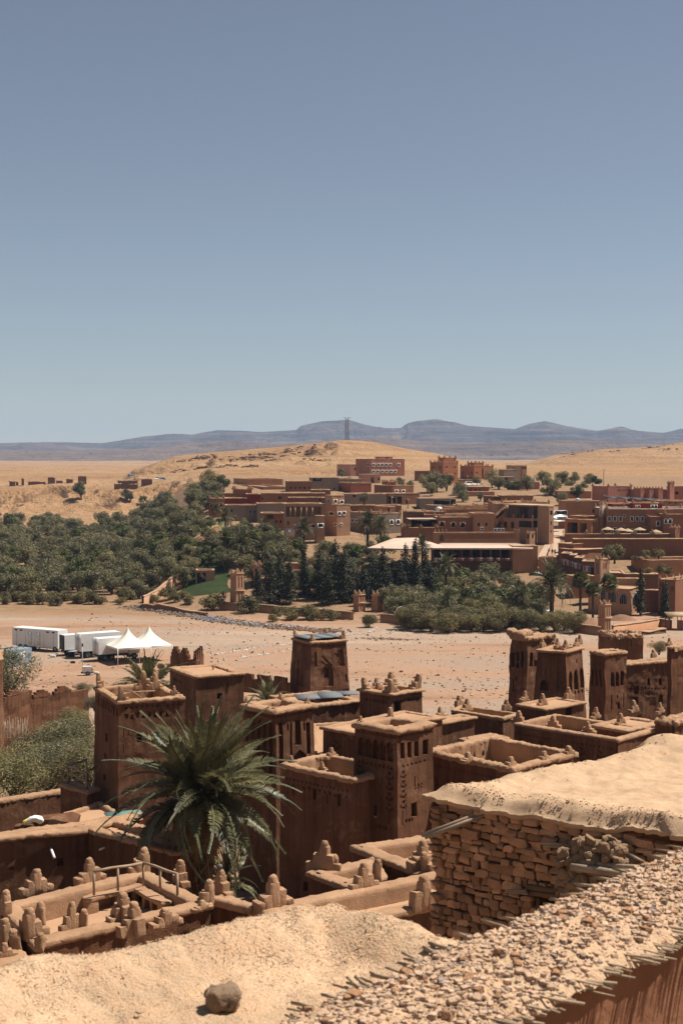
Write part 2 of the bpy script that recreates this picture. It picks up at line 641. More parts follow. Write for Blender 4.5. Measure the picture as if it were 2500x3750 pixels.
def mountains(name, ridge, R, D0, D1, seed, mat, amp=.16):
    th = np.concatenate([np.linspace(-.62, -.28, 60)[:-1], np.linspace(-.28, .28, 560), np.linspace(.28, .62, 60)[1:]])
    rr = np.linspace(R - D0, R + D1, 100)
    RR, TT = np.meshgrid(rr, th, indexing='ij')
    X, Y = TT * RR, RR
    hz = 33 + (1675 - np.interp(1250 + FPX * TT, ridge[:, 0], ridge[:, 1])) / FPX * R
    u = (RR - R)
    f = np.where(u < 0, sstep(-D0, 0, u) ** 1.15, sstep(D1, 0, u))
    p = np.stack([X * .0011, Y * .0011, 0 * X], -1)
    rg = 1 - np.abs(fbm(p, 5, seed))
    n2 = fbm(p * 2.7, 5, seed + 7)
    wob = f * (1 - f) * 4
    ter = np.floor(f * 7 + n2 * .5) / 7
    base = 6.0
    f2 = f * .45 + .55 * np.clip(ter, 0, 1) * (f > .02)
    f2 = np.where(np.abs(u) < 60, f, f2)
    z = base + (hz - base) * (f2 + wob * (amp * (rg - .55) * 2.2 + .2 * n2))
    lim = base + (hz - base) * np.minimum(1.0, f + .22)
    z = np.minimum(z, lim)
    z[0] = -30
    z[-1] = -30
    return tag(MB().add(np.stack([X, Y, z], -1).reshape(-1, 3), grid_faces(len(rr), len(th))[:, ::-1]).build(name, mat, smooth=False), kind='structure')


def mountain_mat(name, a, b_, c_):
    m, t, b = nodes(name)
    pos = t.nodes.new('ShaderNodeNewGeometry').outputs['Position']
    mp = t.nodes.new('ShaderNodeMapping')
    mp.inputs['Scale'].default_value = (.0016, .0016, .045)
    t.links.new(pos, mp.inputs[0])
    n = mk_noise(t, 1.0, 8, .68, mp.outputs[0], .8)
    r = ramp(t, n.outputs['Fac'], [(.33, a), (.5, b_), (.68, c_)])
    t.links.new(r.outputs[0], b.inputs['Base Color'])
    b.inputs['Roughness'].default_value = 1
    b.inputs['Specular IOR Level'].default_value = 0
    bp = t.nodes.new('ShaderNodeBump')
    bp.inputs['Strength'].default_value = 1
    bp.inputs['Distance'].default_value = 60
    t.links.new(mk_noise(t, .006, 7, .65, pos).outputs['Fac'], bp.inputs['Height'])
    t.links.new(bp.outputs[0], b.inputs['Normal'])
    return m


M_MTN = mountain_mat('mountain_rock', (.02, .016, .016), (.085, .06, .05), (.20, .135, .095))
M_MTN2 = mountain_mat('foothill_rock', (.075, .048, .034), (.14, .09, .06), (.21, .14, .09))
mountains('mountain_range', RIDGE, 9000, 2400, 1500, 71, M_MTN)
mountains('foothills', FOOT, 6200, 1500, 900, 83, M_MTN2, .2)

# ------------------------------------------------------------------ air
hb = MB().add(*box((0, 5500, 125), (15500, 11800, 330)))
hz_ = hb.build('haze', None)
m_, t_, b_ = nodes('haze_air')
t_.nodes.remove(b_)
pv = t_.nodes.new('ShaderNodeVolumePrincipled')
pv.inputs['Color'].default_value = (.55, .72, .98, 1)
pv.inputs['Density'].default_value = 0.68e-4
pv.inputs['Anisotropy'].default_value = .0
t_.links.new(pv.outputs[0], t_.nodes['Material Output'].inputs['Volume'])
hz_.data.materials.append(m_)
tag(hz_, 'thin bluish air between the village and the mountains', 'haze', kind='stuff')

# ------------------------------------------------------------------ builders for the mud houses
def facade(mb, p, q, pb, qb, z0, z1, recs=(), step=.35, amp=.035, inset=0):
    """wall p->q (top) over pb->qb (bottom), z1 top, z0 bottom; recs = (u0,v0,u1,v1,depth) metres, v down from the top.
    Every recess is real relief: cells pushed back with reveals."""
    p, q, pb, qb = [np.asarray(a[:2], float) for a in (p, q, pb, qb)]
    L = np.linalg.norm(q - p)
    H = z1 - z0
    d = (q - p) / L
    n = np.array([d[1], -d[0]])
    us = list(np.linspace(0, L, max(2, int(L / step) + 1)))
    vs = list(np.linspace(0, H, max(2, int(min(H, 40) / step) + 1)))
    for r in recs:
        us += [r[0], r[2]]
        vs += [r[1], r[3]]
    us = np.unique(np.round(np.clip(us, 0, L), 3))
    vs = np.unique(np.round(np.clip(vs, 0, H), 3))
    uc, vc = (us[1:] + us[:-1]) / 2, (vs[1:] + vs[:-1]) / 2
    D = np.zeros((len(uc), len(vc)))
    for r in recs:
        a = (uc > r[0]) & (uc < r[2])
        b = (vc > r[1]) & (vc < r[3])
        D[np.ix_(a, b)] = r[4]

    def P(u, v, dep):
        u, v, dep = np.broadcast_arrays(u, v, dep)
        fu, fv = (u / L)[..., None], (v / H)[..., None]
        xy = (p * (1 - fu) + q * fu) * (1 - fv) + (pb * (1 - fu) + qb * fu) * fv
        xy = xy - n * (dep[..., None] + inset)
        return np.concatenate([xy, (z1 - v)[..., None]], -1)

    def quad(a, b, c, e):
        v = np.stack([a, b, c, e], -2).reshape(-1, 3)
        v = disp(v, amp, .9, 3)
        v = disp(v, amp * .5, 3.1, 9)
        mb.add(v, np.arange(len(v)).reshape(-1, 4))
    U0, U1, V0, V1 = us[:-1, None], us[1:, None], vs[None, :-1], vs[None, 1:]
    quad(P(U0, V1, D), P(U1, V1, D), P(U1, V0, D), P(U0, V0, D))
    i, j = np.nonzero(D[1:] != D[:-1])
    if len(i):
        quad(P(us[i + 1], vs[j + 1], D[i, j]), P(us[i + 1], vs[j + 1], D[i + 1, j]), P(us[i + 1], vs[j], D[i + 1, j]), P(us[i + 1], vs[j], D[i, j]))
    i, j = np.nonzero(D[:, 1:] != D[:, :-1])
    if len(i):
        quad(P(us[i], vs[j + 1], D[i, j + 1]), P(us[i + 1], vs[j + 1], D[i, j + 1]), P(us[i + 1], vs[j + 1], D[i, j]), P(us[i], vs[j + 1], D[i, j]))


def offset_ring(pts, off):
    """closed CCW polygon samples, + = inwards"""
    pts = np.asarray(pts, float)
    a = np.roll(pts, 1, 0)
    b = np.roll(pts, -1, 0)
    d1 = pts - a
    d2 = b - pts
    d1 /= np.linalg.norm(d1, axis=1, keepdims=True)
    d2 /= np.linalg.norm(d2, axis=1, keepdims=True)
    n1 = np.stack([-d1[:, 1], d1[:, 0]], 1)
    n2 = np.stack([-d2[:, 1], d2[:, 0]], 1)
    m = n1 + n2
    m /= np.maximum((1 + (n1 * n2).sum(1, keepdims=True)), .35)
    return pts + m * off


def resample(poly, step, closed=True):
    out = []
    n = len(poly)
    for i in range(n if closed else n - 1):
        a, b = np.asarray(poly[i], float), np.asarray(poly[(i + 1) % n], float)
        k = max(1, int(np.linalg.norm((b - a)[:2]) / step))
        out += [a + (b - a) * j / k for j in range(k)]
    if not closed:
        out.append(np.asarray(poly[-1], float))
    return np.array(out)


def coping(poly, z, w=.4, ov=.1, hump=.14, drop=.4, step=.2, rough=.05, lip=.12):
    pts = resample(poly, step)
    prof = [(.06, -lip - .04), (-ov * .9, -lip), (-ov, -lip * .5), (-ov, hump * .35), (-ov * .4, hump * .75), (w * .1, hump * .92), (w * .35, hump), (w * .6, hump), (w * .9, hump * .85), (w, hump * .4), (w + .01, -.08), (w + .02, -drop)]
    rings = []
    for o_, dz in prof:
        r = offset_ring(pts, o_)
        rings.append(np.concatenate([r, np.full((len(r), 1), z + dz)], 1))
    v = np.stack(rings)
    m, n = v.shape[:2]
    v = v.reshape(-1, 3)
    v2 = disp(v, rough * .5, .7, 17)
    v2 = disp(v2, rough * .3, 4.5, 23)
    v2 = disp(v2, rough * .8, 11.0, 29)
    i = np.arange(m * n).reshape(m, n)
    j = np.roll(i, -1, 1)
    return MB().add(v2, np.stack([i[:-1], i[1:], j[1:], j[:-1]], -1).reshape(-1, 4)[:, ::-1])


def finial_mesh(kind, seed=0):
    mb = MB()
    fr = np.random.default_rng(seed + 5)
    w = .38 * fr.uniform(.9, 1.1)
    mb.add(*rbox((0, 0, .36), (w, w * .95, .88), .09, 6))
    mb.add(*rbox((0, 0, .74), (w * .86, w * .84, .52), .16, 6))
    arms = {'line': [(1, 0), (-1, 0)], 'corner': [(1, 0), (0, 1)], 'cross': [(1, 0), (-1, 0), (0, 1), (0, -1)], 'knob': []}[kind]
    for ax, ay in arms:
        if fr.random() < .12 * seed:
            continue
        for k, (o_, h, l) in enumerate([(.27, .52 * fr.uniform(.85, 1.12), .30), (.52, .26 * fr.uniform(.7, 1.3), .30)]):
            if k == 1 and fr.random() < .12 * seed:
                continue
            mb.add(*rbox((ax * o_, ay * o_, h / 2 - .05), (l if ax else w * .97, w * .97 if ax else l, h + .1), .05, 5))
    mb.mapv(lambda v: disp(disp(v + seed * 7.3, .04, 2.4, 5), .02, 10, 6) - seed * 7.3)
    return mb.mesh('finial', M_COPE, True)


FIN = {k: [finial_mesh(k, s) for s in range(4)] for k in ('line', 'corner', 'cross', 'knob')}


class Bld:
    def __init__(s, name, label, cat, poly, z, base, group=None, taper=0.0, recs=None, mat=None, cope=None, roofm=None, w=.4, ov=.1, drop=.35, hump=.14,
                 rough=.05, amp=.035, step=.35, wall_name='wall', lip=.12, cstep=.13):
        s.poly = [np.asarray(p[:2], float) for p in poly]
        s.z = z
        s.base = base
        s.root = thing(name, label, cat, group, (float(s.poly[1][0]), float(s.poly[1][1]), base))
        recs = recs or {}
        n = len(s.poly)
        ring = np.array(s.poly)
        bot = offset_ring(ring, -taper * (z - base)) if taper else ring
        s.bot = bot
        mb = MB()
        for i in range(n):
            facade(mb, ring[i], ring[(i + 1) % n], bot[i], bot[(i + 1) % n], base, z, recs.get(i, ()), step, amp)
        s.wall = mb.mapv(lambda v: local(s.root, v)).build(wall_name, mat or M_MUD, s.root)
        s.cope = coping(ring, z, w, ov, hump, drop, cstep, rough, lip).mapv(lambda v: local(s.root, v)).build('coping', cope or M_COPE, s.root, False)
        fl = offset_ring(resample(ring, 1.0), w - .05)
        f3 = np.concatenate([fl, np.full((len(fl), 1), z - drop + .01)], 1)
        s.roof = MB().add(local(s.root, f3), [list(range(len(f3)))]).build('roof', roofm or M_ROOF, s.root)

    def face(s, i):
        a, b = s.poly[i], s.poly[(i + 1) % len(s.poly)]
        d = (b - a) / np.linalg.norm(b - a)
        return a, d, np.array([d[1], -d[0]])

    def finial(s, xy, kind='cross', h=.7, rz=0.0, dz=.02, wf=1.0):
        o = mobj('finial', random.choice(FIN[kind]), s.root, tuple(local(s.root, (xy[0], xy[1], s.z + dz))), (random.uniform(-.06, .06), random.uniform(-.06, .06), rz), (h * wf, h * wf, h))
        return o

    def corners(s, h=.7, kind='corner', idx=None, ins=.15, wf=1.0):
        r = offset_ring(np.array(s.poly), ins)
        for i in (idx if idx is not None else range(len(s.poly))):
            d = s.face(i)[1]
            s.finial(r[i], kind, h * random.uniform(.85, 1.1), math.atan2(d[1], d[0]), wf=wf)

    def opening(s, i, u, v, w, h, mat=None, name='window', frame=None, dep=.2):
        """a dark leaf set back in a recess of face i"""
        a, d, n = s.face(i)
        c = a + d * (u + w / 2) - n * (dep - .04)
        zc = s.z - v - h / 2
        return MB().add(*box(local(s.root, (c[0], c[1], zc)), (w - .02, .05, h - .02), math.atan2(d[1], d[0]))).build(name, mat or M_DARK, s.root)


def corner_poly(fp, z, xl, xr, a, depth_l=None, depth_r=None):
    """fp photo px of the front corner at height z; xl/xr photo x of the left/right corners (or lengths in m); a = heading of the right face"""
    F = at_z(fp, z)
    rd, ld = np.array([math.cos(a), math.sin(a)]), np.array([-math.sin(a), math.cos(a)])

    def solve(dv, xt):
        k = ray((xt, fp[1]))
        k = k[0] / k[1]
        return (k * F[1] - F[0]) / (dv[0] - k * dv[1])
    lr = depth_r if depth_r else solve(rd, xr)
    ll = depth_l if depth_l else solve(ld, xl)
    F2 = F[:2]
    return [F2 + ld * ll, F2, F2 + rd * lr, F2 + rd * lr + ld * ll]


def rec_px(poly, z, i, zone, rects):
    """photo rectangles on face i -> (u0,v0,u1,v1,depth)"""
    a, b = poly[i], poly[(i + 1) % len(poly)]
    d = (b - a) / np.linalg.norm(b - a)
    n3 = np.array([d[1], -d[0], 0])
    o3 = np.array([a[0], a[1], z])
    out = []
    for (x0, y0, x1, y1, dep) in rects:
        h0 = on_plane(px(zone, x0, y0), o3, n3)
        h1 = on_plane(px(zone, x1, y1), o3, n3)
        u0, u1 = np.dot(h0[:2] - a, d), np.dot(h1[:2] - a, d)
        out.append((min(u0, u1), z - max(h0[2], h1[2]), max(u0, u1), z - min(h0[2], h1[2]), dep))
    return out


def row(n, u0, u1, v0, v1, dep, fill=.55):
    w = (u1 - u0) / n
    return [(u0 + w * (k + .5 - fill / 2), v0, u0 + w * (k + .5 + fill / 2), v1, dep) for k in range(n)]


def tri(u, v, w, h, dep, up=True, k=4):
    out = []
    for j in range(k):
        f = (j + .5) / k if up else 1 - (j + .5) / k
        out.append((u - w / 2 * f, v + h * j / k, u + w / 2 * f, v + h * (j + 1) / k, dep))
    return out


def diamond(u, v, w, h, dep):
    return tri(u, v, w, h / 2, dep, True, 3) + tri(u, v + h / 2, w, h / 2, dep, False, 3)


def tri_row(n, u0, u1, v, h, dep, up=True):
    w = (u1 - u0) / n
    return sum([tri(u0 + w * (k + .5), v, w * .8, h, dep, up if up is not None else bool(k % 2)) for k in range(n)], [])


def lattice(u, v0, v1, w, dep):
    out, v = [], v0
    while v + w * 1.3 <= v1:
        out += tri(u, v, w, w * .5, dep, False, 3) + tri(u - w * .5, v + w * .45, w * .5, w * .5, dep, True, 2) + tri(u + w * .5, v + w * .45, w * .5, w * .5, dep, True, 2) + tri(u, v + w * .7, w, w * .45, dep, True, 3)
        v += w * 1.45
    return out


def arch(u0, v0, u1, v1, dep, k=5):
    """pointed horseshoe-ish niche from slices"""
    c, w = (u0 + u1) / 2, (u1 - u0)
    h = min((v1 - v0) * .4, w * .8)
    out = [(u0, v0 + h, u1, v1, dep)]
    for j in range(k):
        f = math.sin(math.acos(1 - (j + .5) / k)) * .5
        out.append((c - w * f, v0 + h * j / k, c + w * f, v0 + h * (j + 1) / k, dep))
    return out


RAD = math.radians
R0 = 1   # face index of the right-hand face of a corner house; 0 is the left-hand one

# ------------------------------------------------------------------ the three carved towers in the middle
def tower3():
    z = 19.5
    P = corner_poly(px('D', 1140, 752), z, 800 + .574 * 872, 800 + .574 * 1362, RAD(47))
    LL = np.linalg.norm(P[1] - P[0])
    LR = np.linalg.norm(P[2] - P[1])
    r = {}
    r[1] = row(16, .1, LR - .1, .22, .34, .06) + rec_px(P, z, 1, 'D', [(1160, 822, 1186, 918, .3), (1203, 818, 1228, 912, .3), (1246, 812, 1272, 904, .3), (1297, 800, 1330, 890, .34)])
    r[1] += tri_row(6, .25, LR - .5, 1.62, .16, .1) + lattice(.42, 1.95, 4.3, .34, .1)
    r[1] += rec_px(P, z, 1, 'D', [(1220, 1202, 1256, 1284, .28), (1243, 1030, 1249, 1095, .12), (1166, 1240, 1172, 1340, .14)])
    r[1] += tri_row(3, 1.15, 1.9, 2.75, .16, .1) + tri_row(3, 1.2, 1.85, 2.95, .14, .1, False)
    r[1] += rec_px(P, z, 1, 'D', [(1186, 1300, 1198, 1322, .16), (1204, 1296, 1216, 1318, .16), (1222, 1292, 1232, 1314, .16)])
    r[0] = row(18, .1, LL - .1, .22, .34, .06)
    for k in range(5):
        u = .25 + k * (LL - .5) / 5
        r[0] += arch(u, .55, u + .42, 1.5, .22) + [(u + .14, .85, u + .26, 1.15, .34)]
    r[0] += tri_row(9, .25, LL - .25, 1.7, .18, .1) + lattice(.4, 2.0, 4.4, .36, .1) + lattice(LL - .5, 2.0, 4.4, .36, .1)
    r[0] += rec_px(P, z, 0, 'D', [(975, 1205, 1012, 1284, .28), (992, 1010, 998, 1130, .12), (890, 1180, 898, 1290, .14), (1086, 1240, 1092, 1340, .14)])
    r[0] += row(9, .5, LL - .6, 4.75, 4.95, .1, .6)
    b = Bld('carved_tower', 'brown mud brick tower with lattice carving and four open niches beside the courtyard house', 'tower', P, z, 7.5, 'carved kasbah towers', .022, r, w=.55, ov=.16, drop=.5, hump=.16, rough=.075, amp=.03, step=.3)
    q = rec_px(P, z, 0, 'D', [(975, 1205, 1012, 1284, 0)])[0]
    b.opening(0, q[0], q[1], q[2] - q[0], q[3] - q[1], dep=.28)
    MB().add(*box(local(b.root, np.append(b.poly[0] + b.face(0)[1] * (q[0] + q[2]) / 2 - b.face(0)[2] * -.03, z - q[3] - .05)), (q[2] - q[0] + .12, .14, .07), RAD(-43))).build('window_sill', M_WOOD, b.root)
    q = rec_px(P, z, 1, 'D', [(1220, 1202, 1256, 1284, 0)])[0]
    b.opening(1, q[0], q[1], q[2] - q[0], q[3] - q[1], dep=.28)
    b.finial(b.poly[0] + np.array([.25, 0]), 'cross', .45, .7)
    b.finial(b.poly[3] + np.array([0, -.3]), 'knob', .6, .7)
    # wooden drain spout on the left flank
    h = at_y(px('D', 862, 945), b.poly[0][1] - .6)
    sp = MB().add(*tube(np.array([[0, 0, 0], [-.35, -.35, -.10]]) + local(b.root, h), .07, 8)).build('drain_spout', M_WOOD, b.root)
    return b


def tower2():
    z = 19.5
    P = corner_poly(px('D', 366, 622), z, 800 + .574 * 162, 800 + .574 * 603, RAD(47))
    LL = np.linalg.norm(P[1] - P[0])
    LR = np.linalg.norm(P[2] - P[1])
    r = {1: row(14, .1, LR - .1, .24, .36, .06), 0: row(14, .1, LL - .1, .24, .36, .06)}
    r[1] += rec_px(P, z, 1, 'D', [(385, 690, 412, 955, .3), (437, 695, 447, 742, .1), (455, 690, 470, 905, .26), (488, 676, 522, 830, .34), (540, 690, 552, 740, .22), (556, 690, 580, 888, .30)])
    a = rec_px(P, z, 1, 'D', [(470, 868, 552, 965, .2)])[0]
    r[1] += tri((a[0] + a[2]) / 2, a[1], a[2] - a[0], .35, .2, True, 5) + [(a[0], a[1] + .35, a[2], a[3], .2)]
    for k in range(5):
        u = .18 + k * (LL - .3) / 5
        r[0] += tri(u + .2, .5, .4, .25, .14, True, 4) + [(u + .02, .75, u + .36, 3.6, .2), (u + .12, .95, u + .24, 1.3, .3)]
    r[0] += [(1.3, 6.3, 1.36, 7.2, .12)]
    b = Bld('carved_tower', 'brown mud tower with tall narrow niches right behind the big palm crown', 'tower', P, z, 7.8, 'carved kasbah towers', .022, r, w=.55, ov=.18, drop=.45, hump=.16, rough=.075, amp=.03, step=.3)
    b.finial(b.poly[0] + np.array([.1, .05]), 'knob', .5, .3)
    b.finial(b.poly[2] + np.array([-.3, 0]), 'line', .42, .7)
    b.finial(b.poly[3] + np.array([0, -.5]), 'cross', .45, .7)
    return b


def tower5():
    z = 17.1
    P = corner_poly(px('D', 1100, 512), z, 800 + .574 * 900, 800 + .574 * 1298, RAD(45))
    LL = np.linalg.norm(P[1] - P[0])
    LR = np.linalg.norm(P[2] - P[1])
    r = {0: row(9, .35, LL - .3, .5, .68, .1, .5) + tri_row(4, .5, LL - 1.0, 2.75, .3, .12) + tri_row(3, .8, LL - 1.2, 3.1, .3, .12, False),
         1: row(11, .2, LR - .3, .45, .68, .1, .45) + rec_px(P, z, 1, 'D', [(1118, 556, 1165, 626, .4)]) + tri_row(6, 1.0, LR - .3, 2.5, .25, .12, None) + tri_row(5, 1.2, LR - .5, 2.85, .25, .12, None)}
    b = Bld('roof_tower', 'square mud tower with stepped corner finials and one dark window', 'tower', P, z, 8, 'carved kasbah towers', .006, r, w=.45, ov=.16, drop=.3, hump=.08, rough=.045, amp=.025, step=.3)
    q = rec_px(P, z, 1, 'D', [(1118, 556, 1165, 626, 0)])[0]
    b.opening(1, q[0], q[1], q[2] - q[0], q[3] - q[1], dep=.4)
    b.corners(1.0, 'corner', ins=.22)
    b.finial(b.poly[3] * .35 + b.poly[0] * .65 + np.array([.4, -.1]), 'cross', .7, .7)
    return b


def tower4():
    z = 15.2
    P = corner_poly(px('D', 592, 182), z, 800 + .574 * 472, 800 + .574 * 815, RAD(31))
    LL = np.linalg.norm(P[1] - P[0])
    LR = np.linalg.norm(P[2] - P[1])
    r = {1: row(13, .2, LR - .2, .25, .5, .1, .4), 0: [(1.2, 2.0, 2.6, 4.4, .2)] + row(8, .2, LL - .2, .25, .5, .08, .4)}
    A = rec_px(P, z, 1, 'D', [(655, 320, 725, 455, .22)])[0]
    r[1] += arch(*A[:4], .22) + rec_px(P, z, 1, 'D', [(676, 345, 706, 402, .5), (612, 235, 626, 330, .14), (757, 225, 795, 330, .2), (797, 380, 806, 430, .25)])
    for k in range(8):
        r[1] += [(1.05 + .13 * k, 1.25 + .14 * k, 1.38 + .13 * k, 1.4 + .14 * k, .16), (1.0 + .12 * k, 1.8 + .11 * k, 1.28 + .12 * k, 1.93 + .11 * k, .16), (2.55 + .11 * k, 1.15 + .16 * k, 2.85 + .11 * k, 1.32 + .16 * k, .16)]
    r[1] += row(4, .35, 1.5, 4.8, 5.0, .14, .55) + row(4, 3.2, 4.6, 4.75, 4.95, .14, .55)
    b = Bld('carved_tower', 'tall tapering mud tower with grey sheets on its roof beside the dry river', 'tower', P, z, 2.0, 'carved kasbah towers', .045, r, w=.5, ov=.14, drop=.3, hump=.12, rough=.07, amp=.05, step=.35)
    b.corners(.95, 'corner', ins=.2, wf=.9)
    q = rec_px(P, z, 1, 'D', [(676, 345, 706, 402, 0)])[0]
    b.opening(1, q[0], q[1], q[2] - q[0], q[3] - q[1], dep=.5)
    return b


T3, T2, T5, T4 = tower3(), tower2(), tower5(), tower4()
M_SHEET = plain('grey_sheet', (.13, .135, .14), .85, .0, .2)


def sheets(label, cs, z, size, rz, tilt=.03, n=2):
    o = thing('roof_panel', label, 'panel', 'grey panels lying on the kasbah roofs', (cs[0], cs[1], z))
    for k in range(n):
        v, f = box((0, 0, 0), (size[0] / n - .04, size[1], .05))
        v = v + np.array([(k - (n - 1) / 2) * size[0] / n, 0, .03 + .004 * k])
        c_, s_ = math.cos(rz), math.sin(rz)
        v = v @ np.array([[c_, s_, 0], [-s_, c_, 0], [0, 0, 1]])
        v[:, 2] += v[:, 1] * tilt
        MB().add(v, f).build('sheet', M_SHEET, o)
    return o


c4 = sum(T4.poly) / 4
sheets('grey sheets lying across the top of the tall riverside tower', c4, T4.z + .32, (4.4, 3.2), RAD(31), .0, 3)

# wall with square merlons running left from the riverside tower
def merlon_wall(name, label, a, b, z, base, h, mw, gap, th=.4, mat=None, stepped=False, wob=.06, notch=None, coarse=.6):
    a, b = np.array(a[:2], float), np.array(b[:2], float)
    L = np.linalg.norm(b - a)
    d = (b - a) / L
    rz = math.atan2(d[1], d[0])
    o = thing(name, label, 'wall', None, (a[0], a[1], base))
    n = np.array([d[1], -d[0]])
    ring = np.array([a, b, b - n * th, a - n * th])
    mb = MB()
    for i in range(4):
        facade(mb, ring[i], ring[(i + 1) % 4], ring[i], ring[(i + 1) % 4], base, z, (), coarse, wob)
    mb.add(*[(disp(np.array([[*p, z] for p in ring]), wob, .9, 3)), [[0, 1, 2, 3]]])
    mb.mapv(lambda v: local(o, v)).build('wall', mat or M_MUD, o)
    u = gap / 2
    while u + mw <= L:
        c = a + d * (u + mw / 2) - n * th / 2
        m = MB()
        if stepped:
            m.add(*rbox(local(o, (c[0], c[1], z + h * .2)), (mw, th * .95, h * .5), .04, 4, rz))
            m.add(*rbox(local(o, (c[0], c[1], z + h * .5)), (mw * .68, th * .93, h * .55), .04, 4, rz))
            m.add(*rbox(local(o, (c[0], c[1], z + h * .8)), (mw * .36, th * .9, h * .45), .04, 4, rz))
        else:
            m.add(*rbox(local(o, (c[0], c[1], z + h * .45)), (mw, th * .95, h * 1.1), .05, 4, rz))
        m.mapv(lambda v: disp(v, .05, 2.0, 3)).build('merlon', mat or M_MUD, o)
        u += mw + gap
    return o


a_ = at_y(px('D', 125, 405), 141)
b_ = at_y(px('D', 458, 405), 137.2)
merlon_wall('merlon_wall', 'low mud wall with square merlons leading left from the riverside tower', a_, b_, 15.2 + 0 * a_[2] if False else a_[2], a_[2] - 1.35, .55, 1.55, .55)
# its lower block next to the tower
bb = Bld('wall_pier', 'dark mud pier under the merlon wall beside the riverside tower', 'wall', [at_y(px('D', 305, 455), 138.6), at_y(px('D', 452, 455), 136.6), at_y(px('D', 460, 455), 139), at_y(px('D', 312, 455), 141)], a_[2] - 1.37, 2.0,
         w=.3, ov=.02, drop=.1, hump=.02)

# ------------------------------------------------------------------ left tower with cross finials
zL = 19.3
PL = corner_poly(px('C', 757, 735), zL, .574 * 606, .574 * 1178, RAD(24))
LLl, LLr = np.linalg.norm(PL[1] - PL[0]), np.linalg.norm(PL[2] - PL[1])
rl = {0: row(9, .15, LLl - .1, .35, .85, .18, .5) + rec_px(PL, zL, 0, 'C', [(675, 925, 690, 990, .2), (668, 1055, 682, 1098, .2), (668, 1190, 684, 1240, .2)]),
      1: row(11, .25, LLr - .2, .28, .42, .1, .5) + tri_row(8, .25, LLr - .9, .68, .34, .16, None) + row(3, .3, 1.2, .75, .95, .1) + rec_px(PL, zL, 1, 'C', [(874, 935, 908, 992, .35), (920, 935, 945, 975, .25), (787, 895, 793, 960, .12), (817, 895, 822, 950, .12), (788, 1000, 793, 1060, .1)])}
TL = Bld('corner_tower', 'reddish mud tower with triangle frieze and small stepped finials, palm fronds in front', 'tower', PL, zL, 7.0, 'carved kasbah towers', .012, rl, w=.42, ov=.06, drop=.75, hump=.1, rough=.06, amp=.035, step=.3)
q = rec_px(PL, zL, 1, 'C', [(874, 935, 908, 992, 0)])[0]
TL.opening(1, q[0], q[1], q[2] - q[0], q[3] - q[1], dep=.35)
TL.corners(.95, 'corner', [0, 1, 3], .2, .75)
for zx, zy, hh in ((915, 620, 1.05), (990, 625, .95), (1110, 670, .6)):
    p_ = at_z(px('C', zx, zy + 25), zL)
    TL.finial(p_[:2], 'line', hh, RAD(24), wf=.8)
# poles lying over the open top
pm = thing('loose_pole', 'thin crossed poles laid over the open top of the tower with triangle frieze', 'pole', None, tuple(np.append(sum(PL[:3]) / 3, zL)))
for k, (da, ln) in enumerate(((.5, 1.4), (2.2, 1.1))):
    MB().add(*tube([[-ln * math.cos(da), -ln * math.sin(da), .05], [0, 0, .22 + .05 * k], [ln * math.cos(da), ln * math.sin(da), .18]], .035, 6)).build('pole', M_WOOD, pm)

# block behind it with a pale mud roof
zB = 18.3
PB = corner_poly(px('C', 1250, 575), zB, .574 * 1086, .574 * 1556, RAD(28))
LB_ = Bld('mud_house', 'mud house block with pale roof right behind the left tower', 'house', PB, zB, 7.5, None, .004, {1: rec_px(PB, zB, 1, 'C', [(1385, 680, 1420, 715, .3), (1440, 600, 1452, 680, .06)]), 0: row(6, .5, 2.2, .6, .8, .1)}, w=.5, ov=.1, drop=.06, hump=.08, rough=.05)
q = rec_px(PB, zB, 1, 'C', [(1385, 680, 1420, 715, 0)])[0]
LB_.opening(1, q[0], q[1], q[2] - q[0], q[3] - q[1], dep=.3)
for zx, zy in ((1360, 525), (1452, 548)):
    p_ = at_z(px('C', zx, zy), zB)
    LB_.finial(p_[:2], 'knob', .3, 0)

# ------------------------------------------------------------------ courtyard house between the two middle towers
z1 = 17.1
P1 = corner_poly(px('D', 862, 1062), z1, 800 + .574 * 398, None, RAD(47), None, 3.4)
H1 = Bld('courtyard_house', 'dark walled mud house with two small finials between the middle towers', 'house', P1, z1, 7.5, None, .01,
         {0: row(16, .3, 4.8, .55, .66, .08, .4) + tri_row(12, .4, 4.8, .8, .18, .07, None) + rec_px(P1, z1, 0, 'D', [(602, 1112, 620, 1186, .35), (758, 1145, 776, 1222, .35), (478, 1090, 486, 1160, .2), (690, 1150, 696, 1210, .1), (605, 1560, 632, 1612, .3), (545, 1700, 580, 1770, .3), (600, 1660, 612, 1720, .2)]) + tri_row(3, 1.9, 2.8, 4.8, .3, .15)}, w=.4, ov=.08, drop=1.3, hump=.14, rough=.07)
for zx, zy, hh in ((465, 962, .5), (665, 1004, .5)):
    p_ = at_z(px('D', zx, zy), z1)
    H1.finial(p_[:2], 'line', hh, RAD(137))
p_ = at_z(px('D', 718, 915), z1)
H1.finial(p_[:2], 'line', .55, RAD(47), wf=1.2)
# spur coping behind it with a dark doorway
# house behind the lattice tower
z2 = 16.8
P2 = corner_poly(px('D', 905, 765), z2, 800 + .574 * 664, 800 + .574 * 1425, RAD(47))
H2 = Bld('mud_house', 'plain mud house with pale flat roof tucked behind the lattice tower', 'house', P2, z2, 8, None, .008, {0: lattice(1.2, .6, 1.8, .5, .1)}, w=.35, ov=.16, drop=.03, hump=.07, rough=.05)
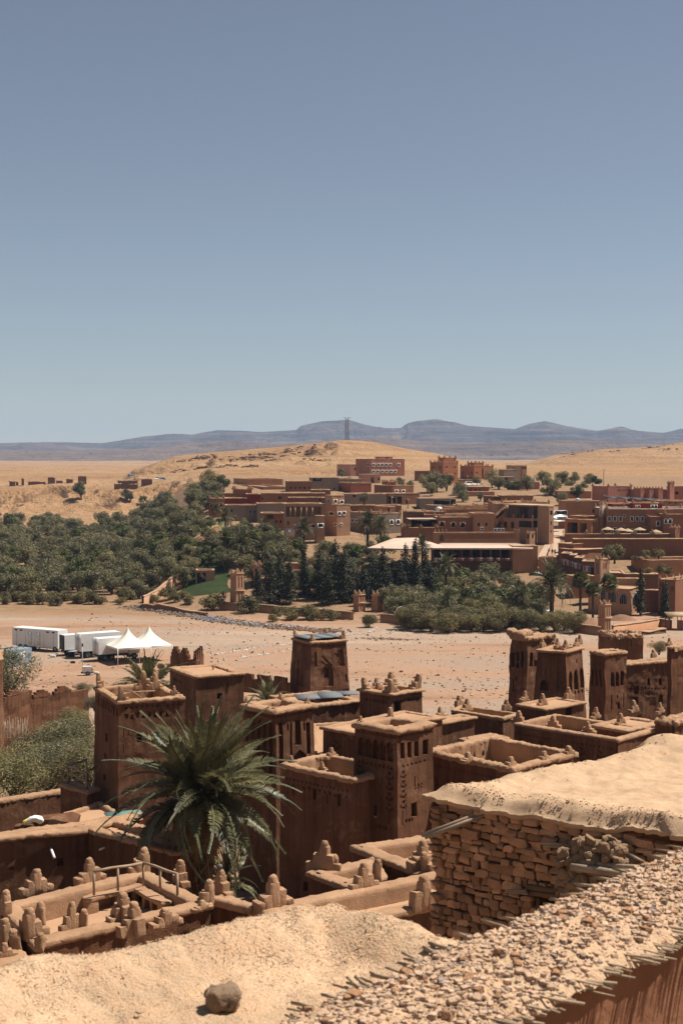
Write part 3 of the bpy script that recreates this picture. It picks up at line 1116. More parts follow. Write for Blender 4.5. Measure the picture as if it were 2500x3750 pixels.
# house with drain pipe and sheets behind the niche tower
z3 = 15.8
P3 = corner_poly(px('D', 540, 590), z3, 800 + .574 * 330, 800 + .574 * 905, RAD(30))
H3 = Bld('mud_house', 'long mud house with broken roof edge and drain pipe behind the niche tower', 'house', P3, z3, 6, None, 0, {1: [(4.6, .5, 4.75, 3, .1)]}, w=.45, ov=.1, drop=.12, hump=.1, rough=.07)
p_ = at_z(px('D', 640, 520), z3 + .25)
sheets('grey sheet lying on the roof edge behind the niche tower', p_[:2], z3 + .22, (3.4, 1.6), RAD(12), .05, 2)
p_ = at_z(px('D', 760, 505), z3 + .2)
sheets('smaller grey sheet lying nearer to the finial tower', p_[:2], z3 + .2, (2.9, 1.2), RAD(5), .05, 2)
p_ = at_z(px('D', 845, 560), z3 - .5)
MB().add(*tube(np.array([[0, .3, .05], [.28, -.7, -.25]]) + local(H3.root, p_), .09, 8)).build('drain_pipe', M_SHEET, H3.root)
# inner court floor seen between
z35 = 15.2
P35 = [at_z(px('D', 600, 940), z35)[:2], at_z(px('D', 900, 900), z35)[:2], at_z(px('D', 900, 690), z35)[:2], at_z(px('D', 590, 700), z35)[:2]]
Bld('roof_terrace', 'bright empty roof terrace between the niche tower and the house behind', 'terrace', P35, z35, 8, w=.3, ov=.0, drop=.1, hump=.08, rough=.05)

# ------------------------------------------------------------------ roofs right of the middle
def cb(name, label, zone, fx, fy, z, xl, xr, a, base, recs=None, dl=None, dr=None, cat='house', **k):
    zx = ZO[zone]
    P = corner_poly(px(zone, fx, fy), z, None if xl is None else zx[0] + zx[2] * xl, None if xr is None else zx[0] + zx[2] * xr, RAD(a), dl, dr)
    rr = {}
    for i in (recs or {}):
        rr[i] = sum([(arch(*rec_px(P, z, i, zone, [r[:5]])[0]) if len(r) > 5 else rec_px(P, z, i, zone, [r])) for r in recs[i]], [])
    b = Bld(name, label, cat, P, z, base, None, recs=rr, **k)
    return b


def fin_px(b, zone, lst, kind='line', h=.6, rz=None, wf=1.0):
    for zx, zy in lst:
        p_ = at_z(px(zone, zx, zy), b.z)
        b.finial(p_[:2], kind, h * random.uniform(.9, 1.1), RAD(47) if rz is None else rz, wf=wf)


Ea = cb('mud_house', 'flat roofed mud house right of the finial tower, with a thin drain pipe', 'E', 20, 782, 16.2, -70, 238, 42, 8, None, w=.35, ov=.16, drop=.03, hump=.06, rough=.04)
fin_px(Ea, 'E', [(20, 745)], 'line', .75)
p_ = at_z(px('E', 145, 765), 15.8)
MB().add(*tube(np.array([[-.3, .1, .1], [.6, -.35, -.1]]) + local(Ea.root, p_), .05, 8)).build('drain_pipe', M_SHEET, Ea.root)
Eb = cb('mud_house', 'low pale domed roof in front of the long lattice wall', 'E', 262, 905, 15.4, 150, 448, 40, 8, None, w=.6, ov=.12, drop=-.02, hump=.05, rough=.04)
zc = 15.2
Pc = [at_z(px('E', 92, 702), zc)[:2], at_z(px('E', 420, 756), zc)[:2], at_z(px('E', 530, 728), zc)[:2], at_z(px('E', 150, 672), zc)[:2]]
Ec = Bld('roof_terrace', 'walled mud roof with two finials left of the right-hand towers', 'terrace', Pc, zc, 6, w=.3, ov=.06, drop=.5, hump=.12, rough=.04)
fin_px(Ec, 'E', [(138, 675), (187, 700), (435, 700)], 'line', .85)
Ed = cb('lattice_house', 'long dark mud wall with carved lattice panels and three stepped finials', 'E', 1150, 893, 15.6, 497, None, 47, 7, None, None, 4.5, w=.4, ov=.1, drop=.7, hump=.14, rough=.035)
Led = np.linalg.norm(Ed.poly[1] - Ed.poly[0])
mbx = MB()
rr_ = sum([lattice(u, .7, 2.4, .45, .09) for u in (.6, 2.1, 3.7, 5.2, 6.6)], []) + row(24, .2, Led - .2, .42, .55, .07, .4)
facade(mbx, Ed.poly[0], Ed.poly[1], Ed.poly[0], Ed.poly[1], 12.4, 15.55, rr_, .4, .02, -.13)
mbx.mapv(lambda v: local(Ed.root, v)).build('carved_panel', M_MUD, Ed.root)
fin_px(Ed, 'E', [(520, 780), (742, 808), (965, 850)], 'line', .85, RAD(137))
R2b = cb('mud_porch', 'low mud block with doorway at the foot of the pointed-window tower', 'E', 690, 692, 15.7, 512, 935, 42, 6, {1: [(812, 680, 856, 812, .5)]}, w=.4, ov=.14, drop=.04, hump=.08, rough=.04)
fin_px(R2b, 'E', [(555, 645), (670, 665), (835, 628)], 'line', .8, RAD(42), .9)
q = rec_px(R2b.poly, R2b.z, 1, 'E', [(812, 680, 856, 812, 0)])[0]
R2b.opening(1, q[0], q[1], q[2] - q[0], q[3] - q[1], M_WOODD, 'door', dep=.5)
R2 = cb('carved_tower', 'tapering mud tower with black pointed window and three tall niches', 'E', 818, 328, 18.3, 640, 921, 58, 5,
        {0: [(668, 500, 715, 574, .4, 1), (760, 450, 800, 560, .08, 1), (780, 512, 790, 535, .15), (690, 425, 696, 470, .06), (667, 333, 800, 348, .07)],
         1: [(833, 450, 852, 570, .3, 1), (862, 440, 886, 565, .3, 1), (898, 432, 918, 555, .3, 1), (880, 370, 887, 395, .15), (840, 578, 850, 598, .1), (860, 574, 870, 594, .1), (880, 570, 890, 590, .1), (900, 567, 910, 585, .1)]},
        cat='tower', taper=.055, w=.45, ov=.15, drop=.3, hump=.07, rough=.045, step=.3)
fin_px(R2, 'E', [(670, 298), (750, 268), (765, 295), (815, 312), (885, 292), (905, 275)], 'line', .75, RAD(58), .9)
q = rec_px(R2.poly, R2.z, 0, 'E', [(672, 515, 711, 572, 0)])[0]
R2.opening(0, q[0], q[1], q[2] - q[0], q[3] - q[1], dep=.4)
R1 = cb('ruined_tower', 'crumbling dark mud tower with mounded top left of the pointed-window tower', 'E', 572, 250, 17.9, 470, 742, 40, 4,
        {0: [(480, 330, 500, 420, .25), (510, 325, 525, 430, .25), (535, 320, 548, 425, .25), (508, 485, 516, 512, .2), (490, 500, 496, 580, .1)],
         1: [(585, 330, 605, 420, .3), (612, 380, 640, 420, .2)]}, cat='tower', taper=.03, w=.7, ov=.1, drop=.1, hump=.25, rough=.13, amp=.09, step=.3)
lm = MB()
for k in range(9):
    lm.add(*rbox(local(R1.root, at_z(px('E', 480 + 11 * k, 222 - 3 * abs(4 - k)), 18.2)) + np.array([0, 0, .1]), (.9, .9, .7), .3, 4))
lm.mapv(lambda v: disp(disp(v, .18, 1.9, 4), .1, 6, 3)).build('rubble_mound', M_COPE, R1.root)
p_ = at_z(px('E', 515, 385), 15)
MB().add(*tube(np.array([[.3, .3, -.08], [-.2, -.5, -.02]]) + local(R1.root, at_y(px('E', 522, 383), R1.poly[1][1] + .4)), .05, 6)).build('drain_spout', M_SHEET, R1.root)
R3 = cb('carved_tower', 'rough textured mud tower with three dark window niches near the right edge', 'E', 1070, 342, 17.1, 975, 1202, 38, 5,
        {1: [(1106, 455, 1130, 545, .35, 1), (1136, 450, 1158, 540, .35, 1), (1166, 445, 1188, 535, .35, 1), (1140, 600, 1147, 625, .15), (1143, 650, 1157, 690, .2), (1105, 600, 1111, 690, .1), (1178, 590, 1183, 680, .1)],
         0: [(985, 440, 1000, 540, .15), (1010, 440, 1025, 545, .15), (1035, 440, 1050, 550, .15)]}, cat='tower', taper=.012, w=.5, ov=.08, drop=.3, hump=.14, rough=.1, amp=.07, step=.3)
q_ = rec_px(R3.poly, R3.z, 1, 'E', [(1106, 455, 1130, 545, 0), (1136, 450, 1158, 540, 0), (1166, 445, 1188, 535, 0)])
for q in q_:
    R3.opening(1, q[0], q[1] + .15, q[2] - q[0], q[3] - q[1] - .15, dep=.35)
R4 = cb('carved_house', 'long mud house with carved friezes and small square windows at the right edge', 'E', 1195, 408, 15.5, 1130, 1530, 25, 4,
        {1: [(1338, 492, 1357, 538, .35), (1412, 495, 1432, 538, .35), (1255, 548, 1284, 595, .25), (1250, 615, 1278, 665, .25), (1408, 605, 1435, 670, .25), (1215, 555, 1250, 560, .08)]
         + [(1220 + 12 * k, 515, 1226 + 12 * k, 532, .1) for k in range(5)] + [(1298 + 12 * k, 580, 1304 + 12 * k, 600, .1) for k in range(9)] + [(1300 + 20 * k, 552, 1310 + 20 * k, 562, .1) for k in range(8)]}, w=.6, ov=.1, drop=.08, hump=.12, rough=.08, amp=.06)
q_ = rec_px(R4.poly, R4.z, 1, 'E', [(1338, 492, 1357, 538, 0), (1412, 495, 1432, 538, 0)])
for q in q_:
    R4.opening(1, q[0], q[1], q[2] - q[0], q[3] - q[1], dep=.35)
fin_px(R4, 'E', [(1376, 360)], 'line', .7)
R5 = cb('mud_tower', 'dark mud tower cut by the right edge beside the carved house', 'E', 1490, 300, 17.7, 1466, 1720, 36, 4, None, cat='tower', w=.5, ov=.06, drop=.3, hump=.14, rough=.1, amp=.07)
fin_px(R5, 'E', [(1478, 285)], 'line', .6)
R6 = cb('ruined_house', 'roofless ruined mud block at the edge of the dry river bed, lower right', 'E', 1110, 232, 11.6, 1085, 1312, 12, .3, {1: [(1130, 250, 1138, 290, .2), (1230, 250, 1238, 290, .2)]}, dl=4, w=.5, ov=.05, drop=1.0, hump=.35, rough=.22, amp=.08)
Ef = cb('mud_house', 'flat mud roof with stepped finials and a reddish lit side wall at right', 'E', 1205, 832, 15.7, 985, 1432, 45, 7, None, w=.45, ov=.14, drop=.04, hump=.08, rough=.04)
fin_px(Ef, 'E', [(1008, 750), (1168, 785), (1250, 705)], 'line', .75)
Eh = cb('ruined_wall', 'crumbling brown wall ends at the right edge below the carved house', 'E', 1510, 790, 16.2, 1400, 1700, 47, 8, {0: [(1500, 790, 1560, 900, .5)]}, w=.5, ov=.1, drop=.4, hump=.2, rough=.16, amp=.12)
fin_px(Eh, 'E', [(1420, 715)], 'line', .7)
zg = 17.7
Pg = corner_poly(px('E', 476, 1080), zg, 1600 + .574 * -84, 1600 + .574 * 885, RAD(44))
Lg0 = np.linalg.norm(Pg[1] - Pg[0])
Eg = Bld('courtyard_house', 'open mud courtyard with wavy parapet and worn finials right of the lattice tower', 'house', Pg, zg, 8, None, .01,
         {0: row(26, .3, Lg0 - .2, .5, .62, .07, .4) + [(1.6 + k * 1.7, 1.6, 1.75 + k * 1.7, 2.6, .2) for k in range(4)] + lattice(.8, 1.2, 2.8, .4, .08) + lattice(3.4, 1.2, 2.8, .4, .08), 3: ()}, w=.42, ov=.1, drop=1.15, hump=.16, rough=.09)
fin_px(Eg, 'E', [(195, 1030), (465, 1062), (680, 1025), (835, 990)], 'line', .5, None, 1.5)
# little window holes on the inside of its back wall
aI, dI, nI = Eg.face(3)
for k in range(7):
    c = aI - nI * .455 + dI * (1.0 + k * .75)
    MB().add(*box(local(Eg.root, (c[0], c[1], zg - .55)), (.14, .05, .26), math.atan2(dI[1], dI[0]))).build('vent_hole', M_DARK, Eg.root)

# ------------------------------------------------------------------ lower left houses
zW = 17.0
LW = Bld('mud_wall_house', 'long mud wall with drain pipe and brick courses at the lower left', 'house', [at_z(px('S1', -260, 300), zW)[:2], at_z(px('S1', -240, 322), zW)[:2], at_z(px('S1', 545, 246), zW)[:2], at_z(px('S1', 900, 150), zW)[:2]], zW, 9.5,
         recs={1: rec_px([0, at_z(px('S1', -240, 322), zW)[:2], at_z(px('S1', 545, 246), zW)[:2]], zW, 1, 'S1', [(360, 422, 404, 462, .3), (60, 475, 90, 500, .15)])}, w=.5, ov=.12, drop=.05, hump=.1, rough=.05, amp=.05)
for k in range(46):
    p_ = at_z(px('S1', 20 + 11 * k, 392 - 2.0 * k), zW)
    aW, dW, nW = LW.face(1)
    u = .2 + k * .11 + 4.2
    c = aW + dW * u + nW * .0
    for j in range(2):
        MB().add(*rbox(local(LW.root, (c[0] + j * .05 * dW[0], c[1] + j * .05 * dW[1], zW - .98 - .085 * j - .0 * u + random.uniform(-.012, .012))), (.10, .07, .065), .015, 2, math.atan2(dW[1], dW[0]))).build('brick', M_MUD, LW.root)
p_ = at_z(px('S1', 345, 372), 16.0)
aW, dW, nW = LW.face(1)
hp = on_plane(px('S1', 328, 358), np.append(aW, zW), np.append(nW, 0))
M_WHITE = plain('white_pvc', (.72, .70, .66), .5)
MB().add(*tube(np.array([hp - np.append(nW, 0) * .2, hp + np.append(nW, 0) * .75 + np.array([0, 0, -.22])]) - np.array(LW.root.location), .06, 8)).build('drain_pipe', M_WHITE, LW.root)
zK = 17.0
PK = corner_poly(px('S1', 1128, 385), zK, .574 * 488, .574 * 1330, RAD(50))
LK = Bld('mud_house', 'mud house with pale roof under the big palm, three white pipes on its dark side', 'house', PK, zK, 8.5, None, 0, None, w=.45, ov=.14, drop=.15, hump=.1, rough=.06)
aK, dK, nK = LK.face(0)
for zx, zy in ((520, 343), (668, 353), (948, 408)):
    hp = on_plane(px('S1', zx, zy), np.append(aK, zK), np.append(nK, 0))
    MB().add(*tube(np.array([hp - np.append(nK, 0) * .1, hp + np.append(nK, 0) * .28 + np.array([0, 0, -.05])]) - np.array(LK.root.location), .045, 8)).build('drain_pipe', M_WHITE, LK.root)
# wall in the second row, half ruined shed, green sheet
zV = 12.8
V1_ = Bld('mud_wall', 'mud garden wall with rounded top below the olive trees at left', 'wall', [at_z(px('C', -260, 1400), zV)[:2], at_z(px('C', -250, 1412), zV)[:2], at_z(px('C', 392, 1312), zV)[:2], at_z(px('C', 400, 1296), zV)[:2]], zV, 5, w=.3, ov=.06, drop=.0, hump=.14, rough=.06)
zQ = 13.9
PQ = [at_z(px('C', 386, 1262), zQ)[:2], at_z(px('C', 560, 1310), zQ)[:2], at_z(px('C', 640, 1290), zQ)[:2], at_z(px('C', 440, 1240), zQ)[:2]]
BQ = Bld('balcony_block', 'small mud roof terrace on the left of the frieze tower', 'terrace', PQ, zQ, 6, recs={1: ()}, w=.3, ov=.08, drop=.04, hump=.07, rough=.05)
rl_ = thing('branch_railing', 'crooked branch railing round the small roof terrace left of the frieze tower', 'railing', None, tuple(np.append(PQ[0], zQ)))
pts = [at_z(px('C', 436, 1250), zQ), at_z(px('C', 552, 1290), zQ), at_z(px('C', 606, 1255), zQ), at_z(px('C', 555, 1222), zQ)]
for p_ in pts:
    MB().add(*tube([local(rl_, p_) + np.array([0, 0, -.05]), local(rl_, p_) + np.array([.02, 0, .5]), local(rl_, p_) + np.array([-.02, 0, 1.05])], [.075, .07, .06], 6)).build('post', M_WOOD, rl_)
for i0, i1, h0, h1 in ((0, 1, 1.0, .95), (0, 1, .55, .5), (1, 2, .95, 1.0), (0, 3, 1.0, 1.15)):
    a, b = local(rl_, pts[i0]) + np.array([0, 0, h0]), local(rl_, pts[i1]) + np.array([0, 0, h1])
    MB().add(*tube([a, a * .6 + b * .4 + np.array([0, 0, .06]), a * .3 + b * .7 - np.array([0, 0, .03]), b], .065, 6)).build('rail', M_WOOD, rl_)
# small ruined shed in the yard
sh_ = at_y(px('S1', 270, 205), 68)
shed = thing('ruined_shed', 'collapsed mud and stone shed with a yellow and white sack on top', 'ruin', None, (sh_[0], sh_[1], sh_[2] - 2.5))
mb = MB()
for k in range(60):
    t = k / 59
    a = t * 2.6 + .2
    for j in range(4):
        mb.add(*rbox((-1.1 + 2.3 * t + random.uniform(-.1, .1), .8 * math.sin(a) - .3, 1.0 + j * .42 + random.uniform(-.06, .06)), (random.uniform(.28, .5), .4, .42), .09, 2, random.uniform(-.3, .3)))
mb.mapv(lambda v: disp(v, .08, 2.5, 3)).build('rubble_wall', M_MUDD, shed)
MB().add(*rbox((.4, .8, 1.2), (2.4, 1.4, 2.9), .25, 5)).mapv(lambda v: disp(v, .15, 1.6, 8)).build('mud_core', M_MUD, shed)
sk = MB().add(*rbox((-.28, -.15, 2.75), (.75, .45, .3), .14, 5)).mapv(lambda v: disp(v, .09, 4, 8)).build('sack', plain('white_sack', (.75, .72, .62), .6), None, True)
sk.location = shed.location
tag(sk, 'white plastic sack lying on the collapsed shed', 'sack')
sk2 = MB().add(*rbox((-.72, -.15, 2.66), (.32, .35, .25), .1, 4)).mapv(lambda v: disp(v, .06, 5, 8)).build('sack', plain('yellow_sack', (.62, .5, .14), .6), None, True)
sk2.location = shed.location
tag(sk2, 'small yellow bag lying beside the white sack', 'bag')
gs = at_y(px('S1', 790, 138), 66)
g2 = MB().add(*box((0, 0, 0), (1.7, .9, .04), .35)).build('metal_sheet', plain('green_sheet', (.13, .23, .19), .5), loc=tuple(gs))
tag(g2, 'green metal sheet lying behind the big palm on the left', 'sheet')
gsb = Bld('mud_wall', 'dark mud wall stub behind the green sheet below the frieze tower', 'wall', [at_y(px('S1', 380, 60), 77)[:2], at_y(px('S1', 500, 60), 74)[:2], at_y(px('S1', 780, 60), 77)[:2], at_y(px('S1', 640, 60), 80)[:2]], 13.4, 6, recs={0: [(.5, .6, 1.2, 3, .4)]}, w=.3, ov=.05, drop=.1)

# ------------------------------------------------------------------ near roof terraces
zT = 19.2
Wc, Sc_, Ec_, Nc = [at_z(px('S1', *p), zT)[:2] for p in ((5, 735), (225, 985), (1345, 722), (918, 508))]
TT = Bld('roof_terrace', 'small walled mud roof terrace with corner bench and round topped finials, lower left', 'terrace', [Wc, Sc_, Ec_, Nc], zT, 10, w=.5, ov=.06, drop=.62, hump=.1, rough=.035, amp=.03, step=.25)
ang_r = math.atan2(*(Ec_ - Sc_)[::-1])
ang_l = math.atan2(*(Wc - Sc_)[::-1])
M_FIN = M_COPE


def tfin(b, zone, zx, zy, kind, h, rz, wf=.95, top=None):
    p_ = at_z(px(zone, zx, zy), b.z + .05)
    o = b.finial(p_[:2], kind, h, rz, .06, wf)
    return o


# far side
tfin(TT, 'S1', 230, 632, 'line', .72, ang_r, 1.15)
tfin(TT, 'S1', 578, 572, 'line', .78, ang_r, 1.05)
tfin(TT, 'S1', 925, 508, 'corner', .82, ang_l, 1.0)
tfin(TT, 'S1', 1158, 582, 'line', .78, ang_l, .95)
tfin(TT, 'S1', 1338, 705, 'corner', .72, ang_r + math.pi / 2, 1.0)
tfin(TT, 'S1', 42, 772, 'line', .7, ang_l, 1.0)
# near side
tfin(TT, 'S1', 260, 855, 'knob', .72, 0, 1.0)
tfin(TT, 'S1', 190, 930, 'corner', .9, ang_r, .95)
tfin(TT, 'S1', 462, 875, 'line', .8, ang_r, .75)
tfin(TT, 'S1', 535, 865, 'knob', .55, 0, 1.0)
tfin(TT, 'S1', 790, 815, 'cross', .85, ang_r, .95)
tfin(TT, 'S1', 870, 890, 'corner', .9, ang_r + 3.1, .95)
tfin(TT, 'S1', 1058, 845, 'line', .5, ang_r, 1.6)
tfin(TT, 'S1', 1290, 750, 'line', .28, ang_r, 2.0)
tfin(TT, 'S1', 255, 1010, 'knob', .5, 0, 1.4)
# a neighbouring roof in the corner
zN = 18.9
TN = Bld('roof_corner', 'corner of a neighbouring mud roof with worn finials at the left edge', 'terrace', [at_z(px('S1', -300, 900), zN)[:2], at_z(px('S1', -120, 1180), zN)[:2], at_z(px('S1', 170, 1060), zN)[:2], at_z(px('S1', 20, 880), zN)[:2]], zN, 10, w=.5, ov=.05, drop=.3, hump=.1, rough=.05, amp=.03, step=.25)
tfin(TN, 'S1', 30, 985, 'corner', .85, 1.0, .95)
tfin(TN, 'S1', 100, 1010, 'knob', .62, .3, 1.3)
tfin(TN, 'S1', 30, 1060, 'line', .45, .6, 1.2)
# bench in the far corner: low seat slab on stub legs, L-shaped
zf = zT - .62
bench = thing('corner_bench', 'L-shaped mud bench on stub legs in the corner of the small roof terrace', 'bench', None, (float(Nc[0]), float(Nc[1]), zf))
dE = (Ec_ - Nc) / np.linalg.norm(Ec_ - Nc)
dW_ = (Wc - Nc) / np.linalg.norm(Wc - Nc)


def bq(s, t):
    return Nc + dE * s + dW_ * t


def slab(mbx, s0, s1, t0, t1, za, zb, n=5):
    c = [bq(s0, t0), bq(s0, t1), bq(s1, t1), bq(s1, t0)]
    v = np.array([[*p, za] for p in c] + [[*p, zb] for p in c])
    return v


def skew(name, s0, s1, t0, t1, za, zb, mat):
    v, f = rbox((.5, .5, .5), (1, 1, 1), .08, 5)
    xy = Nc + dE * (s0 + (s1 - s0) * v[:, 0:1]) + dW_ * (t0 + (t1 - t0) * v[:, 1:2])
    w = np.concatenate([xy, (za + (zb - za) * v[:, 2:3])], 1)
    w = disp(disp(w, .03, 2.2, 3), .015, 8, 4)
    return MB().add(local(bench, w), f).build(name, mat, bench, True)


ls, lt = np.linalg.norm(Ec_ - Nc), np.linalg.norm(Wc - Nc)
skew('seat', .5, .95, .5, 2.75, zf + .38, zf + .5, M_COPE)
skew('seat', .952, 2.9, .5, .98, zf + .38, zf + .5, M_COPE)
for s0, s1, t0, t1 in ((.52, .93, 2.3, 2.72), (.7, .93, 1.45, 1.58), (.7, .93, .75, .9), (1.5, 1.66, .7, .95), (2.0, 2.14, .7, .95), (2.5, 2.88, .55, .96)):
    skew('leg', s0, s1, t0, t1, zf - .02, zf + .385, M_COPE)
# pole railing between three finials
rr2 = thing('pole_railing', 'rough pole railing along the back corner of the small roof terrace', 'railing', None, (float(Nc[0]), float(Nc[1]), zT))
ra, rb, rc = [local(rr2, at_z(px('S1', *p), zT + .75)) for p in ((600, 508), (915, 452), (1132, 522))]
for a, b in ((ra, rb), (rb, rc)):
    MB().add(*tube([a, a * .65 + b * .35 + np.array([0, 0, .02]), a * .3 + b * .7 + np.array([0, 0, -.015]), b], [.05, .045, .05, .04], 8)).build('rail', M_WOOD, rr2)
for a in (ra, ra * .52 + rb * .48, rb, rb * .5 + rc * .5, rc):
    g0 = a.copy()
    g0[2] = 0
    MB().add(*tube([g0, a], .042, 8)).build('post', M_WOOD, rr2)
# ridge wall leading right with a pot on its end finial
zU = 19.2
Lc = at_z(px('S2', 240, 748), zU)[:2]
dU = np.array([math.cos(RAD(33)), math.sin(RAD(33))])
nU = np.array([dU[1], -dU[0]])
rW = Bld('parapet_wall', 'thick mud parapet leading right from the small roof terrace, jar topped finial at its end', 'wall', [at_z(px('S1', 1340, 640), zU)[:2], at_z(px('S1', 1310, 690), zU)[:2], Lc + nU * .35, Lc + nU * -.25], zU, 10, w=.3, ov=.06, drop=.0, hump=.14, rough=.04, step=.25)
o = tfin(rW, 'S1', 1402, 652, 'line', .78, -.8, 1.0)
pot = MB().add(*lathe([(0, 0), (.05, 0), (.085, .05), (.095, .10), (.07, .15), (.055, .16), (.0, .17)], 14)).build('clay_jar', plain('dark_jar', (.10, .09, .085), .5), smooth=True)
pp = at_z(px('S1', 1402, 652), zU + .05)
pot.location = (pp[0], pp[1], zU + .84)
tag(pot, 'small dark jar standing on a finial right of the terrace', 'jar')
U0 = Bld('roof_terrace', 'long narrow mud terrace with stepped finials in front of the dark house', 'terrace', [Lc, Lc + nU * 2.75, Lc + nU * 2.75 + dU * 8.5, Lc + dU * 8.5], zU, 11, w=.55, ov=.06, drop=.5, hump=.1, rough=.035, amp=.03, step=.25)
a33 = RAD(33)
tfin(U0, 'S2', 350, 735, 'line', 1.0, a33, .98)
tfin(U0, 'S2', 1298, 735, 'line', 1.02, a33, .95)
tfin(U0, 'S2', 925, 612, 'line', .82, a33, .95)
tfin(U0, 'S2', 1008, 565, 'knob', .72, .3, 1.0)
tfin(U0, 'S2', 1300, 478, 'cross', .92, a33, .95)
tfin(U0, 'S2', 1360, 462, 'knob', .62, .3, 1.1)
tfin(U0, 'S2', 1312, 500, 'knob', .62, .3, 1.1)
zu1 = 18.75
U1 = Bld('roof_block', 'small mud roof block with finials below the dark house wall', 'house', [np.array(p) for p in ((at_z(px('S2', 572, 520), zu1)[:2]), (at_z(px('S2', 850, 615), zu1)[:2]), (at_z(px('S2', 1060, 545), zu1)[:2]), (at_z(px('S2', 985, 430), zu1)[:2]))], zu1, 11, w=.55, ov=.08, drop=.3, hump=.08, rough=.045, step=.25)
tfin(U1, 'S2', 668, 490, 'line', 1.0, RAD(-10), .9)
tfin(U1, 'S2', 735, 490, 'knob', .5, 0, 1.5)
zu2 = 18.75
U2 = Bld('roof_block', 'pointed mud parapet corner right of the small roof block', 'house', [at_z(px('S2', 852, 355), zu2)[:2], at_z(px('S2', 1235, 510), zu2)[:2], at_z(px('S2', 1700, 380), zu2)[:2], at_z(px('S2', 1500, 262), zu2)[:2]], zu2, 11, w=.6, ov=.08, drop=.5, hump=.1, rough=.045, step=.25)

# ------------------------------------------------------------------ the stone house on the right
zs = 28.3
M_STONE = earth('field_stone', (.44, .245, .135), .3, 4, 14, 70, .6, .02, objrand=.42)
M_STRAW = earth('straw_mud', (.51, .35, .22), .24, 2.2, 9, 80, .6, .025)
A0 = np.array([1.33, 20.05])
e1 = np.array([.79, -.613])
e2 = np.array([.8, .6])
stone = thing('stone_house', 'stone walled house with thick mud roof on the right', 'house', None, (A0[0], A0[1], 22.0))


def roof_field(u0, u1, v0, v1, du, fn, org, ea, eb):
    us = np.arange(u0, u1 + du / 2, du)
    vs = np.arange(v0, v1 + du / 2, du)
    U, V = np.meshgrid(us, vs, indexing='ij')
    X = org[0] + ea[0] * U + eb[0] * V
    Y = org[1] + ea[1] * U + eb[1] * V
    return U, V, X, Y, fn(U, V, X, Y)


def stone_roof(U, V, X, Y):
    p = np.stack([X, Y, 0 * X], -1)
    z = zs + .04 * fbm(p * .9, 3, 3) + .018 * fbm(p * 5, 3, 4) + .012 * fbm(p * 16, 2, 5)
    edge = np.minimum(U, V)
    # raised lip, rounded fall at the outer edges
    z = z + .06 * np.exp(-((edge - .28) / .2) ** 2) - .15 * sstep(.14, -.08, edge) - .05 * sstep(.5, 1.2, edge)
    z = z + .10 * sstep(2.75, 2.95, U + .2 * V) * sstep(.55, .1, V)
    z = z + .34 * np.exp(-((U - 3.0) / .5) ** 2 - ((V - 4.9) / .8) ** 2) + .2 * np.exp(-((V - 4.6 - .1 * U) / .5) ** 2) * sstep(3.2, 1.5, U)
    return z


jit = lambda U, V: .05 * vnoise(np.stack([U * 3, V * 3, 0 * U], -1), 5)
U, V, X, Y, Zr = roof_field(-.07, 7.5, -.07, 7.0, .045, stone_roof, A0, e1, e2)
w_ = np.clip(1 - np.minimum(U, V) / .3, 0, 1)
jx = .06 * fbm(np.stack([X * 4, Y * 4, 0 * X], -1), 3, 8) * w_
Xr, Yr = X + jx * (e1[0] + e2[0]), Y + jx * (e1[1] + e2[1]) * .3
rv = np.stack([Xr, Yr, Zr], -1)
na, nb_ = rv.shape[:2]
mb = MB().add(local(stone, rv.reshape(-1, 3)), grid_faces(na, nb_))
# underside skirt of the overhang
for ring in (rv[:, 0], rv[0, :][::-1]):
    lo_ = ring.copy()
    lo_[:, 2] -= .06
    inn = lo_.copy()
    inn[:, :2] += (e2 if ring is not rv[0] and len(ring) == na else e1) * .2
    s3 = np.stack([ring, lo_, inn])
    mb.add(local(stone, s3.reshape(-1, 3)), grid_faces(3, len(ring))[:, ::-1])
mb.build('roof', M_STRAW, stone, True)
# pebbly crumbs in the roof lip
def scatter_stones(n, pos_fn, smin, smax, seed, flat=.7, sub=1):
    r = np.random.default_rng(seed)
    bv, bf = rbox((0, 0, 0), (2, 2, 2), .72, 2)
    V_, F_ = [], []
    P_ = pos_fn(n, r)
    for k in range(n):
        s = smin * (smax / smin) ** (r.random() ** 2.8)
        v = bv * (1 + .45 * (r.random((len(bv), 1)) - .5)) * np.array([s, s * r.uniform(.6, 1), s * r.uniform(.4, flat)])
        a = r.uniform(0, 6.28)
        c_, s_ = math.cos(a), math.sin(a)
        v = v @ np.array([[c_, s_, 0], [-s_, c_, 0], [0, 0, 1]])
        tl = r.uniform(-.4, .4)
        v = v @ np.array([[1, 0, 0], [0, math.cos(tl), math.sin(tl)], [0, -math.sin(tl), math.cos(tl)]])
        V_.append(v + P_[k] + np.array([0, 0, s * .25]))
        F_.append(bf + k * len(bv))
    return MB().add(np.concatenate(V_), np.concatenate(F_))


def rim_pos(n, r):
    k = r.random(n) < .75
    u = np.where(k, r.uniform(0, 6.0, n), np.abs(r.normal(0, .25, n)))
    v = np.where(k, np.abs(r.normal(.05, .22, n)), r.uniform(0, 6, n))
    X = A0[0] + e1[0] * u + e2[0] * v
    Y = A0[1] + e1[1] * u + e2[1] * v
    return local(stone, np.stack([X, Y, stone_roof(u, v, X, Y)], -1))


cr = scatter_stones(2600, rim_pos, .005, .015, 5, .9).build('roof_crumbs', M_STRAW, stone)
tag(cr, kind='stuff')
